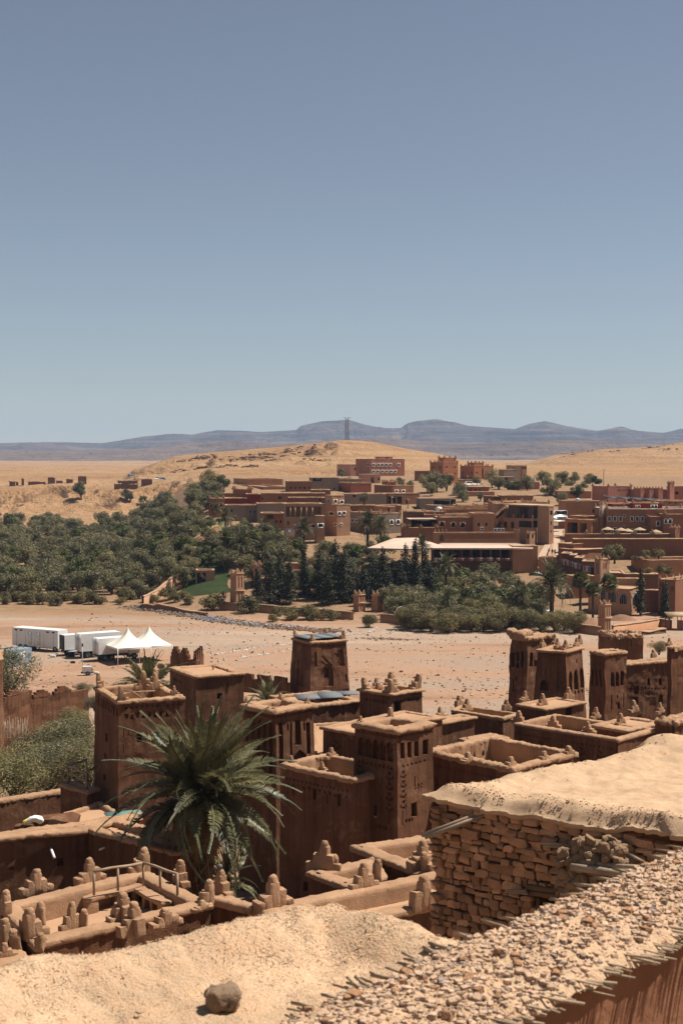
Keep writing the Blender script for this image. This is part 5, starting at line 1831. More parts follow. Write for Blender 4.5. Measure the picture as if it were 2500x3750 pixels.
c = lg.face(1)[0] + lg.face(1)[1] * (q[0] + q[2]) / 2 + lg.face(1)[2] * .03
MB().add(*box(local(lg.root, (c[0], c[1], lg.z - (q[1] + q[3]) / 2)), (q[2] - q[0], .06, q[3] - q[1]), RAD(4))).build('whitewash', VM['white'], lg.root)
VH('tanb', 'small tan projecting block with a barred window below the loggia', 'V1', 898, 566, 884, 958, 351, 10, 'tan', [(911, 626, 944, 647)], frame=FR)
VH('blue', 'grey plastered house with two blue windows beside date palms', 'V1', 1345, 550, 1132, 1505, 366, 32, 'grey', [(1426, 600, 1446, 627), (1472, 598, 1493, 625)], [(1146, 590, 1166, 608), (1176, 592, 1192, 610)], frame=FR, pane=M_BLUE, fins=3.5, finh=.7)
# flat roofs in the middle of the village
for k, (zx, zy, xr, d, c) in enumerate(((575, 672, 1100, 395, 'brown'), (560, 690, 1100, 388, 'ochre'), (405, 742, 880, 378, 'brown'), (215, 716, 600, 382, 'dark'), (1000, 640, 1240, 405, 'ochre'), (700, 655, 1100, 402, 'brown'))):
    VH('fr%d' % k, ['low flat roof strip farthest left of the restaurant stairs', 'second flat roof strip in front of the farthest', 'flat roof strip right above the brown three windowed house', 'dark flat roofed house with finials left of the roof strips', 'pale flat roof right behind the restaurant', 'flat roof strip behind the others with lit parapet'][k], 'V2', zx, zy, zx - 8, xr, d, 2, c, fins=4 if k in (0, 3, 5) else 0, finh=.6, drop=.35)
VH('tank', 'grey hut holding a white water tank among the flat roofs', 'V2', 496, 655, 412, 566, 392, 25, 'grey')
VH('terr', 'brown terrace wall with posts left of the three windowed brown house', 'V2', 206, 868, 198, 526, 352, 3, 'brown', fins=3.2, finh=.9, drop=.6)
cy = VH('canopy', 'shaded terrace room with thin pale canopy roof', 'V2', 268, 786, 260, 526, 357, 3, 'dark', [(275, 796, 520, 862)], dl=6, dep=3.0, drop=.05, ov=.5, cope=plain('pale_canopy', (.45, .36, .28), .8))
VH('br3', 'brown house with three square framed windows left of the restaurant', 'V2', 530, 770, 522, 872, 356, 4, 'brown', [(549, 814, 587, 855), (657, 820, 693, 861), (747, 824, 784, 865)], fins=5, finh=.8, frame=VM['tan'], drop=.3)
ac = VH('acb', 'tan block with two small windows and air conditioners left of the restaurant', 'V2', 878, 732, 870, 1068, 354, 6, 'ochre', [(909, 823, 930, 852), (981, 823, 1002, 852)])
M_AC = plain('white_unit', (.70, .69, .66), .5)
for k, (zx, zy) in enumerate(((951, 876), (1078, 888), (1108, 888), (1148, 888))):
    P_ = at_y(px('V2', zx, zy), 352.6 + (k > 0) * -.5)
    o = thing('air_conditioner', ['white outdoor unit on the wall under the two small windows', 'left white outdoor unit of three beside the restaurant wall', 'middle white outdoor unit of three beside the restaurant wall', 'right white outdoor unit of three beside the restaurant wall'][k], 'air conditioner', 'outdoor air conditioner units', tuple(P_))
    MB().add(*rbox((0, 0, 0), (.85, .4, .75), .04, 3)).build('casing', M_AC, o)
    v, f = tube([[0, -.19, 0], [0, -.22, 0]], .27, 14)
    MB().add(v, f).build('fan_grille', M_DARK, o)
# stairs and restaurant
VH('stair', 'tan stepped stair block at the left of the restaurant roof', 'V2', 1100, 640, 1092, 1300, 362, 5, 'tan', base=16)
st = thing('outside_stair', 'steep outside stair climbing to the restaurant roof', 'stair', None, tuple(at_y(px('V2', 1075, 745), 357)))
for k in range(12):
    P_ = at_y(px('V2', 1078 + 9 * k, 742 - 8 * k), 357)
    MB().add(*box(local(st, P_) + np.array([.2, 0, -.6]), (.75, 1.4, 1.2))).build('step', VM['tan'], st)
lowr = VH('resta', 'two storey tan restaurant with wide glazed terrace on the corner of the street', 'V3', 128, 522, -152, 328, 352, 36, 'tan', [(133, 541, 180, 608), (188, 537, 232, 603), (238, 531, 280, 600), (252, 645, 266, 662), (297, 630, 308, 655)], (), cat='restaurant', name='restaurant', dep=.5, w=.3, hump=.02)
q_ = rec_px(lowr.poly, lowr.z, 0, 'V2', [(1097, 809, 1127, 871, 0), (1160, 809, 1190, 869, 0), (1228, 813, 1256, 873, 0), (1305, 801, 1425, 868, 0)])
for q in q_:
    aa, dd, nn = lowr.face(0)
    c = aa + dd * (q[0] + q[2]) / 2 + nn * .02
    MB().add(*box(local(lowr.root, (c[0], c[1], lowr.z - (q[1] + q[3]) / 2)), (q[2] - q[0], .06, q[3] - q[1]), math.atan2(dd[1], dd[0]))).build('window', M_DARK, lowr.root)
# glazed upper floor: dark glass set back, posts, flat roof slab
ring = offset_ring(np.array(lowr.poly), .9)
ztop = at_y(px('V3', 128, 402), 352)[2]
ug = MB()
for i in range(4):
    facade(ug, ring[i], ring[(i + 1) % 4], ring[i], ring[(i + 1) % 4], lowr.z - .4, ztop, (), 6, 0)
ug.mapv(lambda v: local(lowr.root, v)).build('glazing', plain('terrace_glass', (.02, .02, .022), .12), lowr.root)
r2 = offset_ring(np.array(lowr.poly), -.15)
rf = MB()
for zz in (ztop, ztop + .28):
    rf.add(local(lowr.root, np.array([[*p, zz] for p in r2])), [[0, 1, 2, 3]] if zz > ztop else [[3, 2, 1, 0]])
rf.add(local(lowr.root, np.array([[*p, zz] for zz in (ztop, ztop + .28) for p in r2])), [[i, (i + 1) % 4, 4 + (i + 1) % 4, 4 + i] for i in range(4)])
rf.build('roof_slab', VM['beige'], lowr.root)
r3 = offset_ring(np.array(lowr.poly), .15)
for i in (0, 1):
    k = max(2, int(np.linalg.norm(r3[i + 1] - r3[i]) / 3.0))
    for j in range(k + (i == 1)):
        c = r3[i] + (r3[i + 1] - r3[i]) * j / k
        MB().add(*box(local(lowr.root, (c[0], c[1], (lowr.z + ztop) / 2)), (.14, .14, ztop - lowr.z))).build('post', M_WOODD, lowr.root)
        MB().add(*rbox(local(lowr.root, (c[0], c[1], lowr.z + .45)), (.4, .4, .95), .08, 3)).build('pillar', VM['tan'], lowr.root)
VH('rtow', 'full height tan corner block at the street side of the restaurant', 'V3', 284, 402, 276, 328, 349, 36, 'tan', [(294, 445, 318, 486), (298, 545, 310, 580), (299, 632, 309, 655)], dl=4)
VH('roofr', 'tan roof parapet with finials above the restaurant', 'V3', -40, 366, -300, 292, 366, 30, 'tan', fins=4, finh=.7, drop=.4)
# the long ornate wall with the arched gate, entrance kiosk
ow = VH('ornw', 'long ochre wall with carved panels and an arched gate below the brown houses', 'V2', 486, 914, 478, 1310, 345, 2, 'ochre', cat='wall', name='ornate_wall', dl=.8, drop=.02, recR=[(594 + 27 * k, 930, 594 + 27 * k + 9, 972, .12) for k in range(25)] + [(594 + 27 * k + 13, 930, 594 + 27 * k + 22, 972, .2) for k in range(25)], group='village walls')
q = rec_px(ow.poly, ow.z, 1, 'V2', [(542, 934, 584, 998, 0)])[0]
c = ow.face(1)[0] + ow.face(1)[1] * (q[0] + q[2]) / 2 + ow.face(1)[2] * .03
gm = MB()
wq, hq = q[2] - q[0], q[3] - q[1]
pts = [(-wq / 2, -hq / 2), (wq / 2, -hq / 2), (wq / 2, hq * .15)] + [(wq / 2 * math.cos(t), hq * .15 + hq * .35 * math.sin(t)) for t in np.linspace(.2, math.pi - .2, 9)] + [(-wq / 2, hq * .15)]
gm.add(np.array([[x, -.05, y] for x, y in pts]), [list(range(len(pts)))])
gm.mapv(lambda v: v + local(ow.root, (c[0], c[1], ow.z - (q[1] + q[3]) / 2))).build('gate', M_WOODD, ow.root)
for k, zx in enumerate((500, 535, 572, 608, 1265, 1285, 1302)):
    P_ = at_z(px('V2', zx, 905), ow.z)
    ow.finial((at_y(px('V2', zx, 905), 345.4)[0], 345.6), 'knob', .8, 0)
VH('kiosk', 'small tan entrance kiosk with finials right of the ornate wall', 'V3', 98, 660, 64, 150, 338, 40, 'tan', [(120, 672, 136, 708)], [(72, 672, 92, 712)], fins=1.6, finh=.6)
# canvas pavilions over the garden restaurant
M_CANVAS = plain('cream_canvas', (.50, .36, .27), .9, 0, .06, .4)


def canvas(label, corners, ridge, ez, rz_, posts, eave=.35):
    o = thing('canvas_pavilion', label, 'pavilion', None, (corners[0][0], corners[0][1], gz(*corners[0][:2]) if not posts else ez - 3.2))
    n = len(corners)
    v = [np.array([c[0], c[1], ez]) for c in corners] + [np.array([r_[0], r_[1], rz_]) for r_ in ridge]
    mb = MB()
    if len(ridge) == 2:
        f = [[0, 1, 5, 4], [1, 2, 5], [2, 3, 4, 5], [3, 0, 4]]
    else:
        f = [[0, 1, 4], [1, 2, 4], [2, 3, 4], [3, 0, 4]]
    mb.add(local(o, np.array(v)), f)
    vv = np.array([[c[0], c[1], zz] for zz in (ez, ez - eave) for c in corners])
    mb.add(local(o, vv), [[i, (i + 1) % n, n + (i + 1) % n, n + i] for i in range(n)])
    mb.build('canvas', M_CANVAS, o)
    for p in posts:
        MB().add(*tube([local(o, (p[0], p[1], ez - 3.6)), local(o, (p[0], p[1], ez))], .07, 6)).build('post', M_WOODD, o)
    return o


e = [at_y(px('B', *p), d) for p, d in (((118, 629), 327), ((300, 640), 323), ((492, 624), 327), ((300, 612), 336))]
ez = e[1][2]
ap = [at_y(px('B', 240, 590), 330), at_y(px('B', 345, 584), 332)]
canvas('big cream hipped canvas roof among the garden trees', e, ap, ez, ap[0][2], [x * .9 + sum(e) / 4 * .1 for x in e])
e = [at_y(px('B', *p), d) for p, d in (((392, 636), 325), ((790, 640), 325), ((900, 655), 328), ((440, 612), 336))]
canvas('long flat canvas roof over the dark garden restaurant', e, [at_y(px('B', 460, 612), 335), at_y(px('B', 800, 625), 335)], e[0][2], e[0][2] + .55, [e[0] * (1 - t) + e[1] * t for t in np.linspace(.05, .95, 9)])
gr = VH('gresta', 'deep shaded garden restaurant under the long canvas roof', 'B', 420, 640, 400, 880, 329, 1, 'dark', [(425 + 44 * k, 645, 463 + 44 * k, 690) for k in range(10)], dl=6, dep=1.2, drop=.1)
kb = VH('kitchen', 'low tan roof kitchen with ledge at the right end of the long canvas', 'B', 785, 626, 775, 900, 327, 6, 'ochre', dl=5, drop=.1)
for k in range(26):
    P_ = at_y(px('B', 430 + 14 * k + random.uniform(-4, 4), 688), 323.5)
    o = MB().add(*rbox((0, 0, .0), (random.uniform(.5, .9), .5, random.uniform(.5, .8)), .12, 2)).build('garden_chair', plain('chair_%d' % (k % 3), [(.45, .35, .3), (.12, .06, .04), (.3, .08, .06)][k % 3], .7), loc=tuple(P_))
    tag(o, 'seat in the shade of the long canvas roof', 'chair', 'seats under the long canvas roof')
# ------------------------------------------------------------------ hotel side
VH('ha', 'beige house with three arched windows behind the pillared pavilion', 'V3', 446, 352, 438, 765, 378, 6, 'ochre', [(466, 412, 496, 460), (700, 432, 720, 465)], recR=[(456, 392, 506, 465, .15), (532, 392, 574, 465, .15), (602, 392, 648, 465, .15)], drop=.4)
hb_ = VH('hb', 'brown pillared pavilion with wide black openings on the street', 'V3', 690, 534, 437, 754, 352, 36, 'ochre', [(700, 556, 710, 655), (716, 553, 726, 655), (731, 550, 741, 650)], [(458, 556, 556, 658), (580, 562, 678, 658)], dep=2.0, drop=.1, ov=.3, w=.3)
VH('hbt', 'pale roof parapet on the pillared pavilion', 'V3', 640, 498, 488, 762, 357, 36, 'ochre', (), base=18)
VH('hc', 'square tower with white arched top left of the brown hotel', 'V3', 795, 384, 766, 836, 353, 40, 'white', W2((802, 812, 822), 440, 488, 6), W2((771, 779, 787), 440, 488, 5), fins=1.2, finh=.9, base=17.6, cat='tower', name='hotel_tower')
VH('hc2', 'stone lower part of the white topped hotel tower', 'V3', 795, 497, 756, 836, 352.5, 40, 'brown')
hotel_w = W2((848, 901, 955, 1064, 1115, 1165), 502, 542, 24) + [(1313, 542, 1341, 585), (997, 481, 1011, 506), (1217, 484, 1231, 511), (1259, 529, 1271, 543), (849, 614, 873, 654), (902, 610, 929, 654), (1063, 618, 1089, 660), (991, 584, 1005, 611), (1201, 596, 1217, 614), (1126, 632, 1150, 660), (1313, 647, 1336, 674)]
VH('hd', 'brown hotel facade with many white framed blue windows and white finials', 'V3', 832, 428, 824, 1700, 352, 2, 'brown', hotel_w, frame=FR, pane=M_BLUE, fins=6, finh=.9, cat='hotel', name='hotel', dep=.2, dl=14, cope=plain('pale_coping', (.6, .5, .42), .8))
VH('hdw', 'projecting right wing of the brown hotel with two white arched windows', 'V3', 1384, 478, 1376, 1700, 347, 2, 'brown', [(1387, 527, 1410, 565), (1426, 527, 1455, 565)], frame=FR, pane=M_BLUE, fins=4, finh=.9)
VH('hw', 'stepped mid block of the brown hotel with pale sloping cap', 'V3', 1255, 500, 1247, 1390, 349, 2, 'brown', [(1312, 548, 1340, 588)], frame=FR, pane=M_BLUE)
VH('hr1', 'dark red roof storey on the left of the hotel roof', 'V3', 892, 380, 884, 1072, 366, 2, 'dred', drop=.2)
VH('hr2', 'dark red roof storey with double windows on the right of the hotel roof', 'V3', 1080, 372, 1072, 1366, 364, 2, 'dred', [(1112, 393, 1130, 418), (1133, 393, 1152, 418), (1260, 393, 1285, 420), (1292, 393, 1316, 420)], frame=FR, pane=M_BLUE, fins=6, finh=.9, drop=.2)
VH('hr3', 'low ochre roof block behind the hotel at the right edge', 'V3', 1366, 352, 1358, 1700, 376, 2, 'ochre', [(1430, 362, 1446, 376), (1486, 362, 1504, 376)])
VH('ter', 'hotel terrace wall topped with white finials above the dark retaining wall', 'V3', 440, 668, 432, 1440, 341, 2, 'brown', cat='wall', name='terrace_wall', dl=1.0, drop=.02, group='village walls')
for zx in (640, 790, 938, 1097, 1272):
    P_ = at_y(px('V3', zx, 685), 341.4)
    VB['ter'].finial((P_[0], 341.5), 'line', 1.05, 0)
VH('terp', 'end pillar with white crown on the hotel terrace wall', 'V3', 1490, 612, 1440, 1532, 340, 40, 'brown', fins=1.4, finh=.8)
VH('ret', 'long dark retaining wall with lit top below the hotel terrace', 'V3', 520, 716, 512, 1800, 336, 1, 'dark', cat='wall', name='retaining_wall', dl=2, drop=.02, hump=.1, group='village walls')
M_THATCH = earth('thatch', (.42, .31, .19), .25, 2, 8, 30, .5, .05)
par = MB().add(*lathe([(0, 2.75), (.5, 2.55), (1.5, 2.12), (1.62, 2.02), (1.5, 2.04), (.4, 2.4), (0, 2.5)], 12)).mesh('canopy', M_THATCH)
pol = MB().add(*tube([[0, 0, -.3], [0, 0, 2.6]], .06, 6)).mesh('pole', M_WOODD)
tabm = MB().add(*lathe([(0, .74), (.5, .74), (.5, .70), (.05, .68), (.05, 0), (.25, 0)], 10)).mesh('table', M_WOODD)
for k, (zx, zy) in enumerate(((845, 604), (972, 612), (1036, 620), (1150, 608), (1305, 630))):
    P_ = at_y(px('V3', zx, zy), 345.5)
    P_[2] -= 2.6
    o = thing('thatch_parasol', ['leftmost thatched parasol on the hotel terrace', 'second thatched parasol from the left on the hotel terrace', 'third thatched parasol, close to the second', 'fourth thatched parasol on the hotel terrace', 'rightmost thatched parasol on the hotel terrace'][k], 'parasol', 'thatched parasols on the hotel terrace', tuple(P_))
    mobj('canopy', par, o)
    mobj('pole', pol, o)
    t_ = mobj('cafe_table', tabm, None, (P_[0] + .9, P_[1], P_[2]))
    tag(t_, 'cafe table under a thatched parasol on the hotel terrace', 'table', 'cafe tables on the hotel terrace')
# kasbah museum at upper right
VH('m1', 'red brown fortified house with carved frieze at the upper right', 'V3', 850, 212, 695, 1076, 432, 26, 'pink', (), recR=[(940 + 10 * k, 235, 945 + 10 * k, 262, .2) for k in range(12)], fins=6, finh=.9)
for k, (x0, x1) in enumerate(((1140, 1196), (1226, 1284), (1312, 1372))):
    VH('m2%d' % k, ['left bastion of three on the red fortified house', 'middle bastion of three on the red fortified house', 'right bastion of three on the red fortified house'][k], 'V3', x0 + 20, 230, x0, x1, 428, 30, 'pink', dl=3, fins=1.6, finh=.6)
VH('m3', 'long red wall joining the three bastions', 'V3', 1080, 240, 1072, 1420, 433, 2, 'pink', drop=.3)
VH('m4', 'square red tower with finials at the upper right', 'V3', 1440, 182, 1416, 1482, 426, 36, 'pink', fins=2.0, finh=.8, cat='tower', name='village_tower')
VH('m5', 'red house with an arched opening cut by the right edge', 'V3', 1484, 212, 1476, 1700, 430, 4, 'pink', [(1490, 262, 1522, 288)])
VH('m6', 'low pink house with toothed roof behind the trees at right', 'V3', 392, 258, 384, 690, 460, 4, 'pink', [(668, 318, 690, 335)])
so = at_y(px('V3', 1290, 310), 420)
sol = thing('solar_array', 'large dark solar array sloping in front of the red bastions', 'solar array', None, tuple(so + np.array([0, 0, -1.0])))
for k in range(8):
    v, f = box((-13 + 3.7 * k, 0, 1.0 - .22 * k + .8), (3.6, 4.5, .1))
    v[:, 2] += (v[:, 1]) * .10 - .9 - .06 * (v[:, 0] + 13 - 3.7 * k)
    MB().add(v, f).build('panel', plain('solar_cell', (.016, .017, .022), .7), sol)
for k in range(9):
    MB().add(*tube([[-14.5 + 3.6 * k, 1, -2.5], [-14.5 + 3.6 * k, 1, 1.6 - .22 * k]], .08, 5)).build('leg', M_SHEET, sol)
for k, (zx, zy, d, sc) in enumerate(((558, 334, 376, .75),)):
    zone = 'V3' if k < 2 else 'V2'
    P_ = at_y(px(zone, zx, zy), d)
    o = thing('satellite_dish', ['white satellite dish on the arched windowed house', 'pale dish shape on the red fortified house roof', 'tiny dish on the red kasbah style house'][k], 'satellite dish', None, tuple(P_ + np.array([0, 0, -.9])))
    v, f = lathe([(0, .12), (.3, .09), (.6, .02), (.75, -.06), (.6, 0), (.3, .06), (0, .09)], 14)
    MB().add(np.stack([v[:, 0], -v[:, 2] * 1.0, v[:, 1] * .9 + .9], -1) * sc, f).build('dish', M_AC, o)
    MB().add(*tube([[0, .1, -.3], [0, .1, .9]], .05, 6)).build('mast', M_SHEET, o)
# shops and walls down to the river
VH('hh', 'flat mud roofed hut with peeling pale plaster beside the street', 'V3', 592, 818, 385, 818, 329, 40, 'brown', drop=.05, ov=.25, hump=.05, recR=[(640, 850, 650, 862, .2)])
VH('hh2', 'second flat mud roof behind the hut with peeling plaster', 'V3', 520, 762, 372, 700, 334, 40, 'brown', drop=.05, ov=.2)
for k, (zx, zy, xr, d) in enumerate(((402, 852, 486, 326), (480, 868, 535, 323), (528, 892, 604, 321), (600, 928, 722, 317))):
    VH('sh%d' % k, ['uppermost of the stepped souvenir shops on the lane', 'second of the stepped souvenir shops on the lane', 'third of the stepped souvenir shops on the lane', 'lowest souvenir shop with dark doors beside the gate tower'][k], 'V3', zx, zy, zx - 6, xr, d, -14, 'dark', ([(604, 975, 632, 1040), (680, 990, 712, 1060)] if k == 3 else ()), dl=6, drop=.2, ov=.12)
M_CLOTH = [plain('cloth_%d' % k, c, .9) for k, c in enumerate(((.45, .10, .08), (.12, .16, .32), (.5, .42, .34), (.10, .10, .11), (.48, .26, .10), (.55, .5, .48)))]
for k in range(22):
    t = k / 21
    zx, zy = 412 + 260 * t + random.uniform(-3, 3), 925 + 85 * t + random.uniform(-6, 6)
    P_ = at_y(px('V3', zx, zy), 324 - 9.0 * t)
    w_, h_ = random.uniform(.5, .9), random.uniform(.9, 1.5)
    g = np.linspace(-.5, .5, 7)
    X, Zz = np.meshgrid(g * w_, g * h_, indexing='ij')
    Yy = .06 * np.sin(X * 14 + k)
    o = MB().add(np.stack([X, Yy, Zz], -1).reshape(-1, 3), grid_faces(7, 7)).add(np.stack([X, Yy + .02, Zz], -1).reshape(-1, 3), grid_faces(7, 7)[:, ::-1]).build('hanging_rug', M_CLOTH[k % 6], loc=tuple(P_))
    tag(o, 'coloured rug or cloth hung up along the souvenir shops', 'rug', 'rugs hung along the souvenir shops')
gt = VH('gate_t', 'tan gate tower with narrow slits and a red door on the lane', 'V3', 776, 908, 718, 860, 304, 38, 'tan', [(806, 1046, 836, 1116)], (), fins=1.7, finh=.8, cat='tower', name='gate_tower', recR=[(804 + 12 * k, 946, 810 + 12 * k, 1002, .2) for k in range(3)], recL=[(734 + 10 * k, 944, 739 + 10 * k, 1055, .2) for k in range(3)], pane=M_WOODD, wname='door')
ab = VH('archb', 'low tan building with big arched windows behind the fan palms', 'V3', 1058, 1194, 660, 1146, 291, 62, 'tan', (), (), drop=.06, ov=.15, name='arched_building', cat='building')
for fi, lst in ((0, [(782, 1185, 826, 1300), (868, 1215, 926, 1320), (962, 1240, 1030, 1338)]), (1, [(1084, 1240, 1140, 1332)])):
    for q in rec_px(ab.poly, ab.z, fi, 'V3', [(*r_, 0) for r_ in lst]):
        aa, dd, nn = ab.face(fi)
        w_, h_ = q[2] - q[0], q[3] - q[1]
        pts = [(-w_ / 2, -h_ / 2), (w_ / 2, -h_ / 2)] + [(w_ / 2 * math.cos(t), h_ * .05 + h_ * .45 * math.sin(t)) for t in np.linspace(0, math.pi, 13)]
        c = aa + dd * (q[0] + q[2]) / 2 + nn * .05
        cz = ab.z - (q[1] + q[3]) / 2
        v = np.array([[*(c + dd * x), cz + y] for x, y in pts])
        wo = MB().add(local(ab.root, v), [list(range(len(pts)))]).build('arched_window', M_GLASS, ab.root)
        fr_ = MB()
        for (x0, y0), (x1, y1) in zip(pts[1:], pts[2:]):
            fr_.add(*tube([local(ab.root, (*(c + dd * x0 + nn * .03), cz + y0)), local(ab.root, (*(c + dd * x1 + nn * .03), cz + y1))], .09, 4))
        for gx in (-.25, 0, .25):
            fr_.add(*box(local(ab.root, (*(c + dd * gx * w_ + nn * .03), cz - h_ * .05)), (.05, .05, h_ * .85), math.atan2(dd[1], dd[0])))
        fr_.build('grille', plain('grey_grille', (.3, .3, .3), .6), wo)
VH('wb1', 'tan roof parapet wall behind the arched building', 'V3', 866, 1092, 858, 1148, 300, -4, 'tan', dl=2)
VH('wb2', 'small tan entrance terrace left of the gate tower', 'V3', 512, 1070, 420, 720, 310, 12, 'ochre', dl=4)
VH('wb3', 'mud roof with low wall right of the gate tower', 'V3', 870, 1040, 862, 1010, 311, -6, 'brown', drop=.2)
VH('wb4', 'rubble topped terrace wall right of the gate tower', 'V3', 1000, 1050, 992, 1330, 308, -3, 'brown', dl=2, rough=.15)
VH('wr1', 'orange mud yard wall at the right edge below the retaining wall', 'V3', 1240, 920, 1194, 1800, 322, 12, 'ochre', dl=10, drop=1.2, hump=.1)
VH('wr2', 'dark mud yard wall stub left of the orange yard wall', 'V3', 1235, 932, 1128, 1300, 326, 20, 'brown', drop=.8)
VH('wr3', 'brown stepped building with slit windows at the right edge', 'V3', 1492, 1108, 1330, 1800, 290, 50, 'brown', (), W2((1340, 1352, 1364), 1130, 1185, 6) + W2((1446, 1458, 1470), 1165, 1215, 6), fins=2.5, finh=.7)
VH('wr4', 'low brown wall between the arched building and the right edge', 'V3', 1150, 1205, 1142, 1340, 296, 0, 'brown', dl=2)
VH('fl0', 'low tan house left of the lane above the garden trees', 'V3', 185, 888, 145, 350, 326, -8, 'ochre', dl=4)
# thatched shade shelter at the right edge
shp = at_y(px('V3', 1530, 1320), 270)
sh2 = thing('shade_shelter', 'reed roofed shade shelter on posts at the right edge', 'shelter', None, (shp[0], shp[1], gz(shp[0], 270)))
MB().add(*box((0, 0, 2.9), (5, 3.4, .22))).mapv(lambda v: v + np.array([0, 0, .1]) * v[:, 1:2]).build('reed_roof', M_THATCH, sh2)
for x in (-2.3, 0, 2.3):
    for y in (-1.5, 1.5):
        MB().add(*tube([[x, y, -.3], [x, y, 2.9]], .07, 6)).build('post', M_WOODD, sh2)

# ------------------------------------------------------------------ vegetation
L_OLIVE = leafmat('olive_leaf', (0.094, 0.089, 0.041), (0.239, 0.207, 0.107), .6, .2, .5)
L_BUSH = leafmat('tamarisk_leaf', (0.107, 0.092, 0.039), (0.251, 0.207, 0.092), .6, .25, .6)
L_DARK = leafmat('cypress_leaf', (0.017, 0.019, 0.008), (0.052, 0.050, 0.021), .6, .1, .6)
L_GREEN = leafmat('garden_leaf', (0.046, 0.058, 0.015), (0.125, 0.130, 0.037), .6, .2, .6)
L_GREY = leafmat('grey_leaf', (0.109, 0.104, 0.049), (0.262, 0.229, 0.115), .55, .25, .6)
L_PALM = leafmat('palm_leaflet', (.060, .064, .030), (.19, .17, .085), .42, .2, .8)
L_DRY = leafmat('dry_palm_leaflet', (.13, .085, .04), (.27, .19, .095), .7, .2, .8)
M_BARK = earth('bark', (.11, .075, .05), .35, 2, 9, 40, .8, .05)


def leaves(mb, cs, rs, n, size, rng, hollow=.45, asp=.5, up=.3):
    cs, rs = np.array(cs, float), np.array(rs, float)
    if rs.ndim == 1:
        rs = np.repeat(rs[:, None], 3, 1)
    wt = rs.prod(1) ** (2 / 3)
    k = rng.choice(len(cs), n, p=wt / wt.sum())
    d = rng.normal(size=(n, 3))
    d /= np.linalg.norm(d, axis=1, keepdims=True)
    r = hollow + (1 - hollow) * rng.random(n) ** .6
    p = cs[k] + d * rs[k] * r[:, None]
    p += rng.normal(0, size * .5, (n, 3))
    nn = d + rng.normal(0, .8, (n, 3)) + np.array([0, 0, up])
    nn /= np.linalg.norm(nn, axis=1, keepdims=True)
    t = np.cross(nn, rng.normal(size=(n, 3)))
    t /= np.maximum(np.linalg.norm(t, axis=1, keepdims=True), 1e-6)
    b = np.cross(nn, t)
    s = (size * rng.uniform(.6, 1.4, n))[:, None]
    v = np.stack([p - t * s, p + b * s * asp, p + t * s, p - b * s * asp], 1).reshape(-1, 3)
    mb.add(v, np.arange(len(v)).reshape(-1, 4))


def crown_lobes(rng, n, R, H, z0, fl=.75):
    cs, rs = [], []
    for k in range(n):
        a = rng.uniform(0, 6.28)
        rad = R * .68 * math.sqrt(rng.random())
        h = z0 + H * (.15 + .75 * rng.random()) * (1 - .45 * (rad / R) ** 2)
        s = R * rng.uniform(.28, .5)
        cs.append((rad * math.cos(a), rad * math.sin(a), h))
        rs.append((s, s, s * fl))
    return cs, rs


def tree_proto(seed, R, H, z0, n, size, leaf, nl=11, trunk=.16, multi=3):
    rng = np.random.default_rng(seed)
    cs, rs = crown_lobes(rng, nl, R, H, z0)
    mb = MB()
    leaves(mb, cs, rs, n, size, rng)
    cm = mb.mesh('crown', leaf)
    tb = MB()
    for k in range(multi):
        c = cs[k % len(cs)]
        b0 = rng.normal(0, .12, 2)
        tb.add(*tube([[b0[0], b0[1], -.4], [b0[0] * 1.5 + c[0] * .15, b0[1] * 1.5 + c[1] * .15, z0 * .6], [c[0] * .5, c[1] * .5, z0 + H * .25], [c[0] * .9, c[1] * .9, c[2]]], [trunk, trunk * .85, trunk * .55, trunk * .2], 6))
    for c in cs[multi:]:
        tb.add(*tube([[0, 0, z0 * .7], [c[0] * .5, c[1] * .5, (z0 + c[2]) / 2], [c[0], c[1], c[2]]], [trunk * .5, trunk * .3, trunk * .1], 5))
    return tb.mesh('trunk', M_BARK), cm


def place(proto, name, label, cat, x, y, s=1.0, group=None, z=None, rz=None, sz=1.0):
    o = thing(name, label, cat, group, (float(x), float(y), float(gz(x, y) if z is None else z)), random.uniform(0, 6.28) if rz is None else rz, 1)
    o.scale = (s, s, s * sz)
    mobj('trunk', proto[0], o)
    mobj('crown', proto[1], o)
    return o


OL = [tree_proto(100 + k, 2.7, 3.4, 1.1, 3300, .145, L_OLIVE, 15) for k in range(6)]
BU = [tree_proto(200 + k, 1.8, 1.9, .2, 2000, .125, L_BUSH, 11, .07) for k in range(4)]
GA = [tree_proto(300 + k, 2.6, 3.8, 1.2, 1900, .2, L_GREEN) for k in range(3)]
GY = [tree_proto(400 + k, 2.8, 4.6, 1.3, 3200, .15, L_GREY, 15) for k in range(3)]
TB = [tree_proto(450 + k, 2.8, 3.6, .4, 4600, .125, L_BUSH, 18, .12, 4) for k in range(3)]

